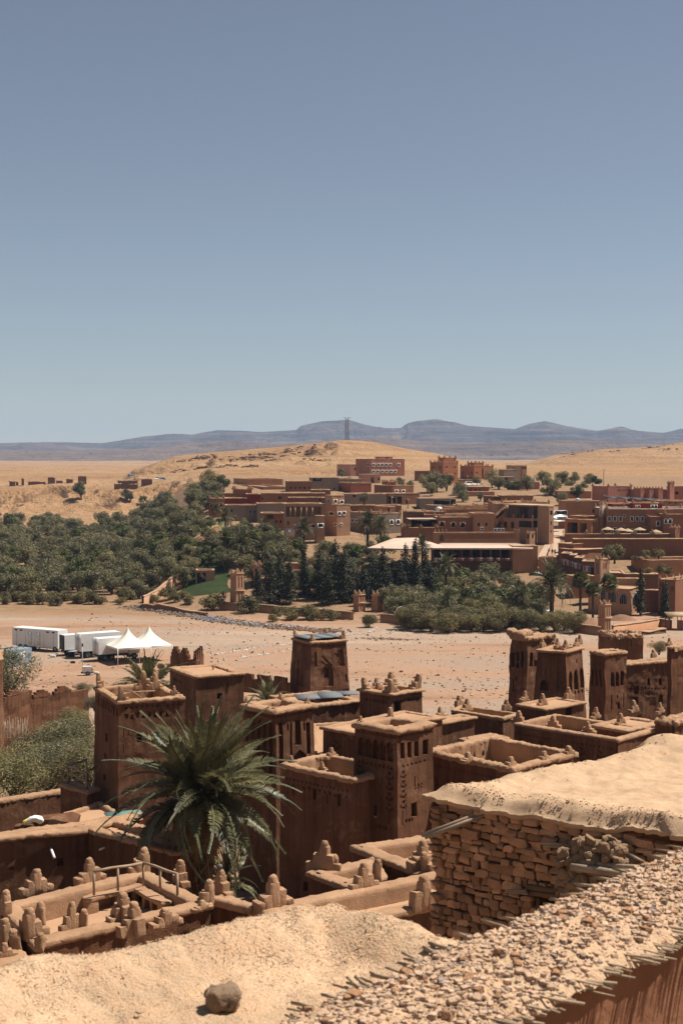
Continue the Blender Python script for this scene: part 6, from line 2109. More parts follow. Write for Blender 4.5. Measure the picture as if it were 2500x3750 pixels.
# olive orchard beside the river
rng = np.random.default_rng(77)
pts = []
tries = 0
while len(pts) < 285 and tries < 60000:
    tries += 1
    y = 322 + 310 * rng.random() ** 1.2
    t = rng.uniform(-.27, -.088)
    if (y > 470 and t > -.115 - (y - 470) * .00006) or (y > 560 and t < -.16 and rng.random() < .5):
        continue
    if y < 400 and t > -.107:
        continue
    x = t * y
    # clearing with the sandy track at the left
    if abs(y - 560) < 26 and t < -.205:
        continue
    md = 4.9 + (y - 320) * .008
    if all((x - a) ** 2 + (y - b) ** 2 > md * md for a, b in pts):
        pts.append((x, y))
for k, (x, y) in enumerate(pts):
    near = y < 345
    place(OL[k % 6] if k % 9 else GA[k % 3], 'olive_tree', 'olive tree at the river edge of the orchard on the left' if near else ('grey green olive tree deep in the middle of the dense orchard on the left' if y < 430 else 'distant olive tree at the back of the orchard towards the bare bluffs'), 'tree', x, y, rng.uniform(1.05, 1.5) * (1 + (y - 320) * .0006), 'olive orchard front row' if near else 'olive orchard trees', sz=rng.uniform(.85, 1.1))
print('orchard', len(pts))
# bank shrubs in front of the orchard
for k in range(26):
    x, y = rng.uniform(-80, -34), rng.uniform(309, 320)
    place(BU[k % 4], 'bank_shrub', 'low shrub on the sandy bank in front of the olive orchard', 'shrub', x, y, rng.uniform(.7, 1.5), 'shrubs on the orchard bank')

# gardens in front of the village: scattered crowns
def region(n, x0, x1, d0, d1, protos, nm, lb, grp, s0, s1, mind=3.5, seed=0, avoid=None):
    r = np.random.default_rng(seed)
    out = []
    for _ in range(n * 60):
        if len(out) >= n:
            break
        d = r.uniform(d0, d1)
        X = (r.uniform(x0, x1) - 1250) / FPX * d
        if avoid and avoid(1250 + X / d * FPX, d):
            continue
        if all((X - a) ** 2 + (d - b) ** 2 > mind ** 2 for a, b in out):
            out.append((X, d))
            place(protos[len(out) % len(protos)], nm, lb, 'tree', X, d, r.uniform(s0, s1), grp, sz=r.uniform(.85, 1.1))
    return out


region(46, 690, 1010, 316, 356, OL + GA, 'garden_tree', 'bushy garden tree between the orchard and the dark conifers', 'garden trees left of the conifers', .8, 1.25, 4.2, 1, lambda x, d: (640 < x < 900 and d < 326) or (x > 860 and d < 318))
region(34, 1010, 1420, 312, 338, OL + GA, 'garden_tree', 'bushy garden tree among and behind the dark conifers', 'garden trees among the conifers', .8, 1.15, 4.0, 2)
region(62, 1420, 1990, 284, 318, OL + OL + GA, 'garden_tree', 'grey green garden tree in the grove below the canvas roofs', 'grove below the canvas roofs', .85, 1.3, 3.8, 3, lambda x, d: d > 312 and x > 1900)
region(40, 1490, 2110, 262, 279, TB, 'tamarisk_bush', 'big olive grey tamarisk bush along the far river bank', 'tamarisk bushes on the far bank', .75, 1.15, 2.7, 4, lambda x, d: x > 1950 and d > 268)
region(16, 1490, 1900, 279, 288, GY + TB, 'tamarisk_bush', 'pale grey bush behind the tamarisk row', 'pale bushes behind the tamarisks', .8, 1.1, 3.2, 5)
for k, (fx, fy, s) in enumerate(((1350, 2300, 1.0), (780, 2245, 1.6), (905, 2255, 1.5), (1070, 2272, 1.2), (1125, 2272, 1.2), (1210, 2275, 1.0), (955, 2250, .9), (690, 2232, .8), (560, 2215, 1.2), (480, 2205, 1.0), (1020, 2262, .8), (1160, 2275, .9), (640, 2225, .9), (1000, 2278, .7))):
    P_ = at_z((fx, fy), .2)
    place(BU[k % 4], 'river_shrub', ['round green bush alone at the end of the stone lined path'][0] if k == 0 else 'shrub on the rubble strewn bank below the garden wall', 'shrub', P_[0], P_[1], s * 1.1, 'shrubs below the garden wall')
# trees inside the village
for k, (zn, zx, zy, d, s, pr) in enumerate((('V2', 430, 520, 476, 2.0, GY), ('V2', 520, 520, 480, 2.2, GY), ('V2', 610, 500, 486, 1.9, GA), ('V2', 470, 560, 468, 1.4, GY), ('V2', 740, 600, 462, 1.6, GY), ('V2', 770, 640, 450, 1.3, GY), ('V2', 720, 540, 470, 1.4, GY), ('V2', 1050, 480, 505, 2.0, GY), ('V2', 1110, 510, 500, 1.6, OL), ('V2', 1200, 520, 498, 1.5, OL), ('V2', 1300, 520, 498, 1.6, OL), ('V2', 1380, 530, 495, 1.8, GY), ('V2', 170, 440, 500, 1.0, GY), ('V2', 270, 470, 500, 1.2, OL), ('V2', 935, 600, 452, .9, GY), ('V2', 245, 850, 352, .7, BU), ('V2', 900, 440, 525, 1.1, GY), ('V2', 1540, 480, 520, 1.8, GY),
                                                ('V3', 300, 350, 470, 2.4, GY), ('V3', 265, 230, 520, 1.7, GY), ('V3', 410, 215, 540, 2.2, OL), ('V3', 530, 190, 560, 1.8, OL), ('V3', 550, 330, 455, 1.7, GA), ('V3', 670, 220, 540, 1.6, GY), ('V3', 740, 225, 535, 1.6, GA), ('V3', 400, 370, 440, 1.3, GY), ('V3', 480, 260, 515, 1.5, OL), ('V3', 620, 270, 505, 1.4, OL),
                                                ('V1', 40, 420, 470, 2.6, OL), ('V1', 130, 395, 500, 2.4, GY), ('V1', 240, 390, 490, 2.0, GA), ('V1', 90, 400, 480, 2.0, OL), ('V1', 10, 480, 440, 1.6, GY), ('V1', 1080, 275, 560, 1.2, OL), ('V1', 1140, 280, 560, 1.0, OL), ('V1', 1240, 470, 405, 1.0, GY), ('V1', 370, 620, 378, 1.1, OL), ('V1', 60, 640, 390, 1.6, OL), ('V1', 1500, 320, 520, 1.1, GY), ('V1', 140, 620, 385, 1.2, OL))):
    P_ = at_y(px(zn, zx, zy), d)
    X, Y = P_[0], P_[1]
    place(pr[k % len(pr)], 'village_tree', 'dusty grey green tree growing between the village houses', 'tree', X, Y, s * .6, 'trees between the village houses', z=min(gz(X, Y), P_[2]) if abs(gz(X, Y) - P_[2]) < 3 else P_[2] - .5)
for k, (zx, zy, s, d) in enumerate(((910, 900, 1.7, 325), (860, 905, 1.2, 324), (1215, 880, .9, 327), (1330, 880, 1.0, 327), (1110, 900, .6, 327), (1340, 1010, .9, 314), (1240, 1030, .7, 314), (1420, 1030, .8, 314))):
    P_ = at_y(px('V3', zx, zy), d)
    place(BU[k % 3], 'yard_bush', ['dense dark green bush in front of the long retaining wall', 'second green bush touching the dense one by the retaining wall', 'dry bush below the retaining wall near the right edge', 'pale bush below the retaining wall at right', 'small dry shrub right of the dense green bush', 'weedy shrub by the orange yard wall', 'low weed left of the orange yard wall', 'weedy clump at the foot of the orange yard wall'][k], 'shrub', P_[0], P_[1], s, None, z=P_[2] - .6)
for k, (zx, zy, s) in enumerate(((375, 465, 2.2), (585, 470, 1.5), (660, 450, 1.0), (600, 445, .9))):
    P_ = at_y(px('A', zx, zy), 742)
    place(GA[k % 3], 'desert_bush', ['dark bush at the foot of the left badland mound', 'dark round bush on the bare slope right of the mound', 'small far bush near the orchard edge', 'tiny bush behind the round one'][k], 'shrub', P_[0], P_[1], s * .9)

# conifers in the garden
def conifer(seed, h, r, n, ragged):
    rng = np.random.default_rng(seed)
    cs, rs = [], []
    k = 0
    while k < 26:
        t = k / 25
        z = .8 + t * (h - 1)
        rr = r * (1 - t) ** .7 * (1 + ragged * rng.uniform(-.5, .5)) + .14
        a = rng.uniform(0, 6.28)
        off = rr * .4 * rng.random()
        cs.append((off * math.cos(a), off * math.sin(a), z))
        rs.append((rr * .8, rr * .8, h / 26 * 1.3))
        k += 1
    mb = MB()
    leaves(mb, cs, rs, n, .17, rng, .3, .45, .6)
    tb = MB().add(*tube([[0, 0, -.4], [0, 0, h * .5], [0, 0, h * .97]], [.2, .13, .03], 6))
    return tb.mesh('trunk', M_BARK), mb.mesh('crown', L_DARK)


CY = [conifer(500, 12, 1.2, 2600, .2), conifer(501, 11, 1.7, 2800, .6), conifer(502, 9, 1.4, 2200, .5), conifer(503, 10, 2.1, 3000, .8)]
for k, (zn, zx, zy, top, pv) in enumerate((('A', 1240, 888, 670, 3), ('A', 1282, 880, 660, 1), ('A', 1398, 888, 630, 0), ('A', 1328, 862, 690, 2), ('A', 1470, 880, 640, 1), ('A', 1540, 884, 590, 3), ('A', 1580, 884, 640, 0), ('B', 10, 845, 640, 3), ('B', 45, 855, 690, 2), ('B', 100, 840, 690, 1), ('B', 140, 850, 660, 3), ('B', 190, 845, 625, 1), ('B', 235, 850, 680, 2), ('B', 292, 852, 610, 1), ('B', 340, 850, 588, 0), ('B', 320, 840, 690, 3), ('B', 385, 850, 640, 2), ('B', 215, 858, 720, 2), ('A', 1180, 880, 720, 2), ('B', 70, 870, 740, 2), ('B', 265, 860, 690, 3), ('B', 160, 862, 720, 1), ('A', 1510, 886, 700, 1), ('B', 405, 862, 700, 3))):
    d = 304 + (k * 37 % 11)
    b_, t_ = at_y(px(zn, zx, zy), d), at_y(px(zn, zx, top), d)
    X, Y = b_[0], b_[1]
    z0 = gz(X, Y)
    hgt = t_[2] - z0
    H0 = (12, 11, 9, 10)[pv]
    place(CY[pv], 'conifer', 'dark pointed conifer in the garden behind the river wall', 'tree', X, Y, hgt / H0, 'dark conifers in the garden', z=z0).scale = (hgt / H0 * 1.55, hgt / H0 * 1.55, hgt / H0)
for k, (zx, top, bot, pv, d, lb) in enumerate(((1158, 970, 1370, 2, 291, 'thin ragged conifer in front of the arched building'), (1400, 1090, 1420, 1, 283, 'dark conifer at the right edge in front of the slit windowed building'), (1372, 1100, 1415, 0, 286, 'narrow conifer close behind the right edge conifer'))):
    b_, t_ = at_y(px('V3', zx, bot), d), at_y(px('V3', zx, top), d)
    z0 = min(gz(b_[0], d), b_[2])
    place(CY[pv], 'conifer', lb, 'tree', b_[0], d, (t_[2] - z0) / (12, 11, 9, 10)[pv], None, z=z0)

# ------------------------------------------------------------------ palms
def frond_mesh(L, droop, pairs, ll, lw, mat, seed, vee=.55):
    rng = np.random.default_rng(seed)
    mb = MB()
    t = np.linspace(0, 1, 12)
    x = L * (t - droop * .22 * t ** 3)
    z = L * (.12 * t - droop * .55 * t ** 2.2)
    mb.add(*tube(np.stack([x, 0 * x, z], -1), .028 * (1 - t) * (L / 3) + .008, 5))
    V = []
    for k in range(pairs):
        u = .13 + .87 * (k + rng.random() * .7) / pairs
        p = np.array([np.interp(u, t, x), 0, np.interp(u, t, z)])
        p2 = np.array([np.interp(min(u + .03, 1), t, x), 0, np.interp(min(u + .03, 1), t, z)])
        tg = p2 - p + np.array([1e-5, 0, 0])
        tg /= np.linalg.norm(tg)
        nz = np.array([-tg[2], 0, tg[0]])
        l = ll * (math.sin(min(1, u * 1.15 + .12) * math.pi) ** .6 * .85 + .15) * rng.uniform(.85, 1.1)
        for s in (-1, 1):
            if rng.random() < .07:
                continue
            sp = .42 + .5 * u + rng.normal(0, .06)
            dr = tg * math.sin(sp) * .9 + np.array([0, s, 0]) * math.cos(sp * .75) + nz * (vee + rng.normal(0, .12))
            dr /= np.linalg.norm(dr)
            dr2 = dr - np.array([0, 0, .45 + .3 * rng.random()]) * .6
            dr2 /= np.linalg.norm(dr2)
            wv = np.cross(dr, nz)
            wv /= max(np.linalg.norm(wv), 1e-6)
            m = p + dr * l * .5
            e = m + dr2 * l * .5
            V.append([p - wv * lw * .5, p + wv * lw * .5, m + wv * lw, m - wv * lw])
            V.append([m - wv * lw, m + wv * lw, e + wv * lw * .15, e - wv * lw * .15])
    v = np.array(V).reshape(-1, 3)
    mb.add(v, np.arange(len(v)).reshape(-1, 4))
    return mb


def palm_trunk(h, r, seed=0):
    mb = MB()
    zz = np.linspace(0, h, int(h / .16))
    mb.add(*tube(np.stack([.15 * np.sin(zz * .4), 0 * zz, zz], -1), r * (1.0 + .10 * (np.arange(len(zz)) % 2)) * (1 - .12 * zz / h), 12))
    rng = np.random.default_rng(seed)
    for k in range(int(h * 26)):
        z = h * rng.random() ** .7
        a = rng.uniform(0, 6.28)
        x0 = .15 * math.sin(z * .4)
        mb.add(*tube([[x0 + r * .8 * math.cos(a), r * .8 * math.sin(a), z], [x0 + r * 1.35 * math.cos(a), r * 1.35 * math.sin(a), z + .14]], [.06, .025], 4))
    return mb


FRG = [frond_mesh(3.7, dp, 84, .42, .025, L_PALM, 10 + k, .42).mesh('frond', L_PALM) for k, dp in enumerate((.3, .5, .7, .9, 1.15))]
FRD = [frond_mesh(2.9, dp, 40, .38, .015, L_DRY, 30 + k).mesh('dry_frond', L_DRY) for k, dp in enumerate((1.3, 1.8))]


def near_palm(label, crown, base_z, rscale, n=84, dry=26, seed=1, tr=.3):
    r = np.random.default_rng(seed)
    h = crown[2] - base_z
    o = thing('date_palm', label, 'palm', None, (crown[0], crown[1], base_z))
    palm_trunk(h + .2, tr, seed).build('trunk', M_BARK, o)
    for k in range(n):
        f = (k + .5) / n
        el = 82 - 104 * f ** .85 + r.normal(0, 5)
        az = k * 2.39996 + r.normal(0, .15)
        vi = int(np.clip(f * 5 + r.normal(0, .5), 0, 4))
        s = rscale * r.uniform(.85, 1.08) * (.8 + .2 * min(1, f * 3))
        mobj('frond', FRG[vi], o, (.15 * math.sin(h * .4), 0, h + .25 - .5 * f), (r.normal(0, .45), -RAD(el), az), (s,) * 3)
    for k in range(dry):
        az = k * 2.4 + .8
        mobj('dry_frond', FRD[k % 2], o, (.15 * math.sin(h * .4), 0, h - .35), (r.normal(0, .2), RAD(r.uniform(5, 58)), az), (rscale * r.uniform(.7, .95),) * 3)
    # flower stalks
    fl = MB()
    for k in range(7):
        a = r.uniform(0, 6.28)
        fl.add(*tube([[.1 * math.cos(a), .1 * math.sin(a), h], [.5 * math.cos(a), .5 * math.sin(a), h + .35], [.9 * math.cos(a), .9 * math.sin(a), h - .05]], [.03, .025, .012], 5))
    fl.build('fruit_stalks', L_DRY, o)
    return o


cp = at_y((742, 2905), 58)
near_palm('large date palm with full spreading crown standing in front of the towers', (cp[0] - .15 * math.sin((cp[2] - 12.2) * .4), cp[1], cp[2]), 12.2, 1.34, 88, 46, 3, .33)
cp = at_y(px('C', 950, 660), 104)
near_palm('date palm whose upright fronds rise behind the frieze tower', cp, 5.5, 1.02, 52, 8, 5)
cp = at_y(px('D', 300, 560), 128)
near_palm('small palm crown seen below the merlon wall', cp, 4, .8, 30, 4, 6)
cp = at_y(px('S1', 1420, 560), 60)
near_palm('low dark palm in the shade below the large date palm', cp, 11, .55, 34, 4, 8, .2)


def far_palm_proto(seed, n, fan=False):
    r = np.random.default_rng(seed)
    mb, dr = MB(), MB()
    base = []
    for k in range(4):
        if fan:
            m = MB()
            m.add(*tube([[0, 0, 0], [.9, 0, .05]], .03, 4))
            V = []
            for j in range(17):
                a = (j - 8) * .17
                e = np.array([.9 + .8 * math.cos(a), .8 * math.sin(a), -.12 - .25 * abs(a) - .1 * k])
                wv = np.array([-math.sin(a), math.cos(a), 0]) * .06
                V.append([np.array([.9, 0, .05]) - wv * .3, np.array([.9, 0, .05]) + wv * .3, e + wv, e - wv])
            m.add(np.array(V).reshape(-1, 3), np.arange(68).reshape(-1, 4))
            base.append(m.allv() if False else (m.v, m.f))
        else:
            m = frond_mesh(3.0, .4 + .35 * k, 20, .55, .05, None, seed + k)
            base.append((m.v, m.f))
    for k in range(n):
        f = (k + .5) / n
        el = RAD(82 - 112 * f + r.normal(0, 6))
        az = k * 2.39996
        vi = int(np.clip(f * 4, 0, 3))
        tgt = dr if f > .86 else mb
        s = r.uniform(.85, 1.1)
        R_ = np.array(Matrix.Rotation(az, 3, 'Z') @ Matrix.Rotation(-el, 3, 'Y'))
        vs, fs = base[vi]
        off = tgt.n
        for vv in vs:
            tgt.v.append(vv * s @ R_.T)
        for ff in fs:
            tgt.f.append(ff + off)
        tgt.n += sum(len(vv) for vv in vs)
    return mb.mesh('crown', L_GREEN if fan else L_PALM), dr.mesh('dry_fronds', L_DRY)


FP = [far_palm_proto(900, 46), far_palm_proto(920, 52), far_palm_proto(940, 34, True)]
FT = palm_trunk(1.0, .28, 2)
FTm = MB().add(*tube([[0, 0, -.08], [0, 0, .5], [0, 0, 1.0]], [.3, .25, .24], 8)).mesh('trunk', M_BARK)
for k, (zn, zx, zy, zb, d, rad, pv, lb) in enumerate((
        ('A', 1035, 500, 570, 372, 45, 0, 'date palm below the deep red block at the village left end'), ('A', 1112, 620, 700, 332, 60, 1, 'thick dark date palm in the garden left of the conifers'),
        ('A', 1215, 540, 600, 352, 40, 0, 'small date palm below the brown open terrace house'), ('A', 1395, 550, 610, 340, 50, 0, 'grey green date palm in front of the tan loggia house'),
        ('A', 1205, 640, 720, 330, 55, 1, 'dark date palm just right of the thick one'), ('V1', 1265, 625, 740, 347, 85, 1, 'left of two tall date palms beside the blue windowed house'), ('V1', 1360, 650, 740, 345, 75, 1, 'right of two tall date palms beside the blue windowed house'),
        ('B', 480, 720, 800, 300, 55, 0, 'pale date palm in the grove right of the conifers'), ('B', 965, 800, 930, 276, 90, 1, 'large date palm standing apart in front of the arched building'), ('B', 812, 845, 910, 284, 55, 0, 'dry fronded palm in the grove left of the large one'), ('B', 485, 870, 930, 276, 45, 0, 'short palm behind the white dome'),
        ('V3', 585, 1120, 1350, 286, 70, 2, 'leftmost fan palm in front of the arched building'), ('V3', 705, 1205, 1360, 282, 60, 2, 'middle shaggy fan palm in front of the arched building'), ('V3', 862, 1140, 1310, 284, 72, 2, 'rightmost fan palm in front of the arched building'), ('B', 370, 625, 720, 316, 45, 0, 'palm crown peeping over the conifers beside the cream canvas'), ('A', 820, 560, 600, 420, 40, 0, 'palm among the olive trees at the orchard back'), ('V3', 1330, 850, 905, 328, 45, 0, 'small palm tuft below the retaining wall'), ('V3', 30, 1260, 1350, 280, 90, 0, 'half hidden palm at the left of the large garden palm'))):
    c = at_y(px(zn, zx, zy), d)
    g = gz(c[0], d)
    h = max(1.2, c[2] - g)
    s = rad * ZO[zn][2] * d / FPX / (1.95 if pv < 2 else 1.25)
    o = thing('palm_tree', lb, 'palm', 'palms in the gardens', (c[0], c[1], min(g, c[2] - .5)), k * 1.7)
    mobj('trunk', FTm, o, (0, 0, 0), (0, 0, 0), (s * .9, s * .9, c[2] - o.location[2]))
    mobj('crown', FP[pv][0], o, (0, 0, c[2] - o.location[2]), (0, 0, 0), (s,) * 3)
    mobj('dry_fronds', FP[pv][1], o, (0, 0, c[2] - o.location[2]), (0, 0, 0), (s,) * 3)

# ------------------------------------------------------------------ trees below the kasbah at left
NT = [tree_proto(600 + k, 3.2, 4.6, .8, 11000, .085, L_GREY if k < 2 else L_BUSH, 22, .14, 4) for k in range(3)]
for k, (fx, fy, d, s, pv, lb) in enumerate(((60, 2945, 98, .85, 0, 'large silvery bush at the left edge above the garden wall'), (190, 2925, 101, .95, 1, 'large silvery bush left of the frieze tower, lower one'), (285, 2800, 112, .95, 0, 'silvery tree touching the left side of the frieze tower'), (150, 2810, 114, .8, 1, 'silvery bush in the middle of the left thicket'), (20, 2850, 112, .6, 2, 'olive brown bush at the left edge of the thicket'), (325, 2910, 98, .85, 2, 'darker green bush squeezed against the frieze tower'), (265, 2700, 128, .65, 1, 'pale tree at the top of the left thicket below the broken wall'), (100, 2880, 106, .8, 1, 'silvery bush between the two large lower ones'), (240, 2860, 106, .8, 0, 'silvery bush just above the lower large one'), (30, 2570, 162, 1.1, 0, 'tall green tree behind the grey cabin at the left edge'), (120, 2560, 166, .45, 2, 'low tree right of the tall green one at the left edge'), (235, 2555, 165, .3, 2, 'small bush behind the broken merlon wall'), (310, 2545, 160, .35, 2, 'dry bush behind the broken merlon wall near the palm'), (345, 2600, 150, .4, 1, 'bush between the merlon wall and the frieze tower'), (25, 3265, 52, .42, 0, 'bush at the left edge in front of the drain pipe wall'), (85, 3262, 54, .3, 1, 'low bush just right of the left edge one'), (2410, 2395, 150, .35, 2, 'green bush behind the carved house at the right edge'))):
    P_ = at_y((fx, fy), d)
    g = gz(P_[0], P_[1])
    place(NT[pv], 'thicket_tree', lb, 'shrub', P_[0], P_[1], s * 1.05, None, z=min(P_[2], g + 1.5) if abs(P_[2] - g) < 4 else P_[2], sz=1.0 if k == 9 else .7)

# ------------------------------------------------------------------ placing on the terrain
def hit(p, d0=150, d1=2500):
    r = ray(p)
    y = np.concatenate([np.arange(d0, 700, .5), np.arange(700, d1, 3.0)])
    X = EYE[0] + r[0] / r[1] * y
    Z = EYE[2] + r[2] / r[1] * y
    k = np.nonzero(Z < ground_z(X, y))[0]
    k = k[0] if len(k) else len(y) - 1
    return np.array([X[k], y[k], gz(X[k], y[k])])


def wline(name, label, pts, h, th, mat, cope=M_VCOPE, step=1.5, rough=.08, group='garden walls along the river', dz=0):
    pts = [np.asarray(p, float) for p in pts]
    s = resample([p[:2] for p in pts], step, False)
    o = thing(name, label, 'wall', group, (s[0][0], s[0][1], gz(*s[0])))
    d = np.gradient(s, axis=0)
    d /= np.linalg.norm(d, axis=1, keepdims=True)
    n = np.stack([d[:, 1], -d[:, 0]], 1)
    g = ground_z(s[:, 0], s[:, 1]) + dz
    hh = h if np.isscalar(h) else np.interp(np.linspace(0, 1, len(s)), np.linspace(0, 1, len(h)), h)
    top = g + hh

    def sec(prof):
        R_ = [np.concatenate([s + n * o_, (np.broadcast_to(zz, len(s)))[:, None]], 1) for o_, zz in prof]
        v = np.stack(R_)
        return disp(v.reshape(-1, 3), rough, .8, 3), grid_faces(len(prof), len(s))
    wv, wf = sec([(th / 2, g - 1.5), (th / 2, top - .1), (-th / 2, top - .1), (-th / 2, g - 1.5)])
    MB().add(local(o, wv), wf).build('wall', mat, o)
    cv, cf = sec([(th / 2 + .06, top - .16), (th / 2 + .08, top - .02), (th * .2, top + .06), (-th * .2, top + .06), (-th / 2 - .08, top - .02), (-th / 2 - .06, top - .16)])
    MB().add(local(o, cv), cf).build('coping', cope, o)
    return o


FP_ = lambda *l: [at_z(p, .9) for p in l]
wline('garden_wall', 'pale mud wall running from the river bank up beside the green lawn', FP_((524, 2222), (640, 2185), (715, 2160)), [2.6, 2.8, 2.8], .5, VM['tan'])
wline('garden_wall', 'broken low mud wall in front of the green lawn', FP_((526, 2226), (660, 2240), (760, 2248)), [1.4, 1.0, .5], .6, VM['brown'], rough=.2)
wline('garden_wall', 'long low pinkish garden wall along the river in front of the conifers', FP_((805, 2232), (1000, 2242), (1292, 2262)), 1.7, .4, VM['ochre'])
wline('garden_wall', 'short garden wall right of the twin gate pillars', FP_((1392, 2270), (1484, 2276)), 1.7, .4, VM['ochre'])
wline('garden_wall', 'dark mud wall stub behind the lawn at the orchard corner', FP_((712, 2140), (800, 2132)), 2.4, .4, VM['brown'])
wline('garden_wall', 'mud field wall between orchard and village gardens, upper', [hit(px('A', 880, 672)), hit(px('A', 1080, 640))], 2.2, .5, VM['brown'], dz=.4)
wline('garden_wall', 'mud field wall between orchard and village gardens, upper right piece', [hit(px('A', 940, 640)), hit(px('A', 1090, 612))], 1.8, .5, VM['brown'], dz=.4)
wline('garden_wall', 'pink boundary wall left of the ornate minaret pillar, tamarisks before it', FP_((2098, 2306), (2200, 2318)), 1.6, .4, VM['ochre'])
wline('garden_wall', 'pink boundary wall right of the ornate minaret pillar', FP_((2240, 2316), (2415, 2284), (2455, 2290)), [1.8, 1.7, 1.6], .4, VM['ochre'])
wline('garden_wall', 'pink boundary wall cut by the right edge', FP_((2478, 2292), (2620, 2296)), 1.7, .4, VM['ochre'])
wline('rubble_wall', 'dry stone footing below the pink boundary wall at right', FP_((2250, 2326), (2430, 2305)), .7, .9, M_MUDD, rough=.35)
for k, (a, b, h, lb) in enumerate((((1250, 1920), (1340, 1880), 1.4, 0), ((2020, 2010), (2000, 2080), 1.2, 0), ((1905, 2060), (1990, 2075), 1.4, 0))):
    wline('lane_wall', ['mud wall below the tan house', 'low wall on the right of the lane', 'low wall at the foot of the lane'][k], [hit(a), hit(b)], h, .4, VM['ochre'], group='low walls in the village')

# lawn, street, yard sheets
def drape(name, poly, mat, n=14, dz=.06, kind='structure'):
    a, b, c, d = [np.asarray(p[:2], float) for p in poly]
    s = np.linspace(0, 1, n)
    S, T = np.meshgrid(s, s, indexing='ij')
    S, T = S[..., None], T[..., None]
    xy = (a * (1 - S) + b * S) * (1 - T) + (d * (1 - S) + c * S) * T
    xy = xy + .5 * np.stack([vnoise(np.concatenate([xy * .2, 0 * xy[..., :1]], -1), 3), vnoise(np.concatenate([xy * .2, 0 * xy[..., :1]], -1), 4)], -1)
    z = ground_z(xy[..., 0], xy[..., 1]) + dz
    v = np.concatenate([xy, z[..., None]], -1).reshape(-1, 3)
    return tag(MB().add(v, grid_faces(n, n)).build(name, mat, smooth=True), kind=kind)


drape('lawn', [at_z(p, .9) for p in ((650, 2208), (838, 2206), (845, 2166), (705, 2164))], earth('lawn_grass', (.030, .045, .014), .3, .5, 3, 12, .6, .1))
drape('meadow', [at_z(p, 1.1) for p in ((690, 2140), (830, 2120), (850, 2070), (700, 2080))], earth('dry_meadow', (.20, .18, .075), .3, .5, 3, 12, .6, .1))
drape('street', [hit(px('V3', *p)) for p in ((185, 905), (372, 905), (440, 590), (332, 590))], earth('pale_street', (.42, .31, .225), .15, .4, 3, 12, .3, .05), 18, .12)
drape('yard', [at_z(p, .9) for p in ((2245, 2300), (2460, 2290), (2420, 2240), (2250, 2245))], earth('yard_earth', (.34, .21, .14), .15, .4, 3, 12, .3, .05))
# heaps of earth
def heap(label, c, rx, ry, h, mat, seed):
    r = np.linspace(0, 1, 16)
    th = np.linspace(0, 2 * math.pi, 40)
    R_, T = np.meshgrid(r, th, indexing='ij')
    v = np.stack([R_ * rx * np.cos(T), R_ * ry * np.sin(T), h * (1 - R_ ** 1.6) - .25 * R_], -1)
    v[..., 2] += .18 * h * fbm(v * .9 + seed, 4, seed) * (1 - R_)
    v = v.reshape(-1, 3)
    o = MB().add(v, grid_faces(16, 40)).build('earth_heap', mat, loc=(c[0], c[1], gz(c[0], c[1])))
    return tag(o, label, 'heap', 'heaps of earth')


M_HEAP = earth('reddish_earth', (.27, .155, .095), .25, .6, 3, 14, .9, .15)
heap('long heap of reddish earth in front of the fan palms', at_z((2120, 2285), .9), 6.5, 5, 2.4, M_HEAP, 3)
heap('brown rubble heap right of the ornate minaret pillar', at_z((2275, 2262), .9), 3.6, 3.0, 1.2, M_HEAP, 7)
heap('low rubble heap by the pale tarpaulin', at_z((1990, 2270), .9), 3.0, 2.5, .8, M_HEAP, 9)
tp = at_z((2000, 2245), 1.2)
tag(MB().add(*rbox((0, 0, .4), (3.2, 2.0, .5), .2, 6)).mapv(lambda v: disp(v, .25, .9, 3)).build('tarpaulin', plain('pale_tarp', (.62, .6, .58), .7), loc=tuple(tp)), 'pale tarpaulin lying in the garden beside the large date palm', 'tarpaulin')

# ------------------------------------------------------------------ ornate gate pillars
def pillar(label, fx, ytop, ybase, d, w, mat='ochre', a=42):
    c = at_y((fx, ybase), d)
    zt = at_y((fx, ytop), d)[2]
    base = gz(c[0], d) - .3
    A = RAD(a)
    rd, ld = np.array([math.cos(A), math.sin(A)]), np.array([-math.sin(A), math.cos(A)])
    F = np.array([c[0], d])
    P = [F + ld * w, F, F + rd * w, F + rd * w + ld * w]
    H = zt - base
    rec = []
    for f0, f1 in ((.08, .38), (.5, .88)):
        rec += arch(w * .2, H * f0, w * .42, H * f1, .14) + arch(w * .58, H * f0, w * .8, H * f1, .14)
    b = Bld('gate_pillar', label, 'pillar', P, zt, base, 'ornate mud pillars by the river', .02, {0: rec, 1: rec}, VM[mat], VM[mat], VM[mat], .3, .12, .1, .05, .02, .01, .5, lip=.2, cstep=.4)
    b.corners(.85, 'corner', ins=.18)
    MB().add(*lathe([(w * .9, -.1), (w * .92, .06), (w * .86, .1), (0, .1)], 4, (0, 0, 0))).mapv(lambda v: np.stack([(v[:, 0] * math.cos(A + .785) - v[:, 1] * math.sin(A + .785)), (v[:, 0] * math.sin(A + .785) + v[:, 1] * math.cos(A + .785)), v[:, 2]], -1) + local(b.root, (*(F + (rd + ld) * w / 2), zt - H * .45))).build('band', VM[mat], b.root)
    return b


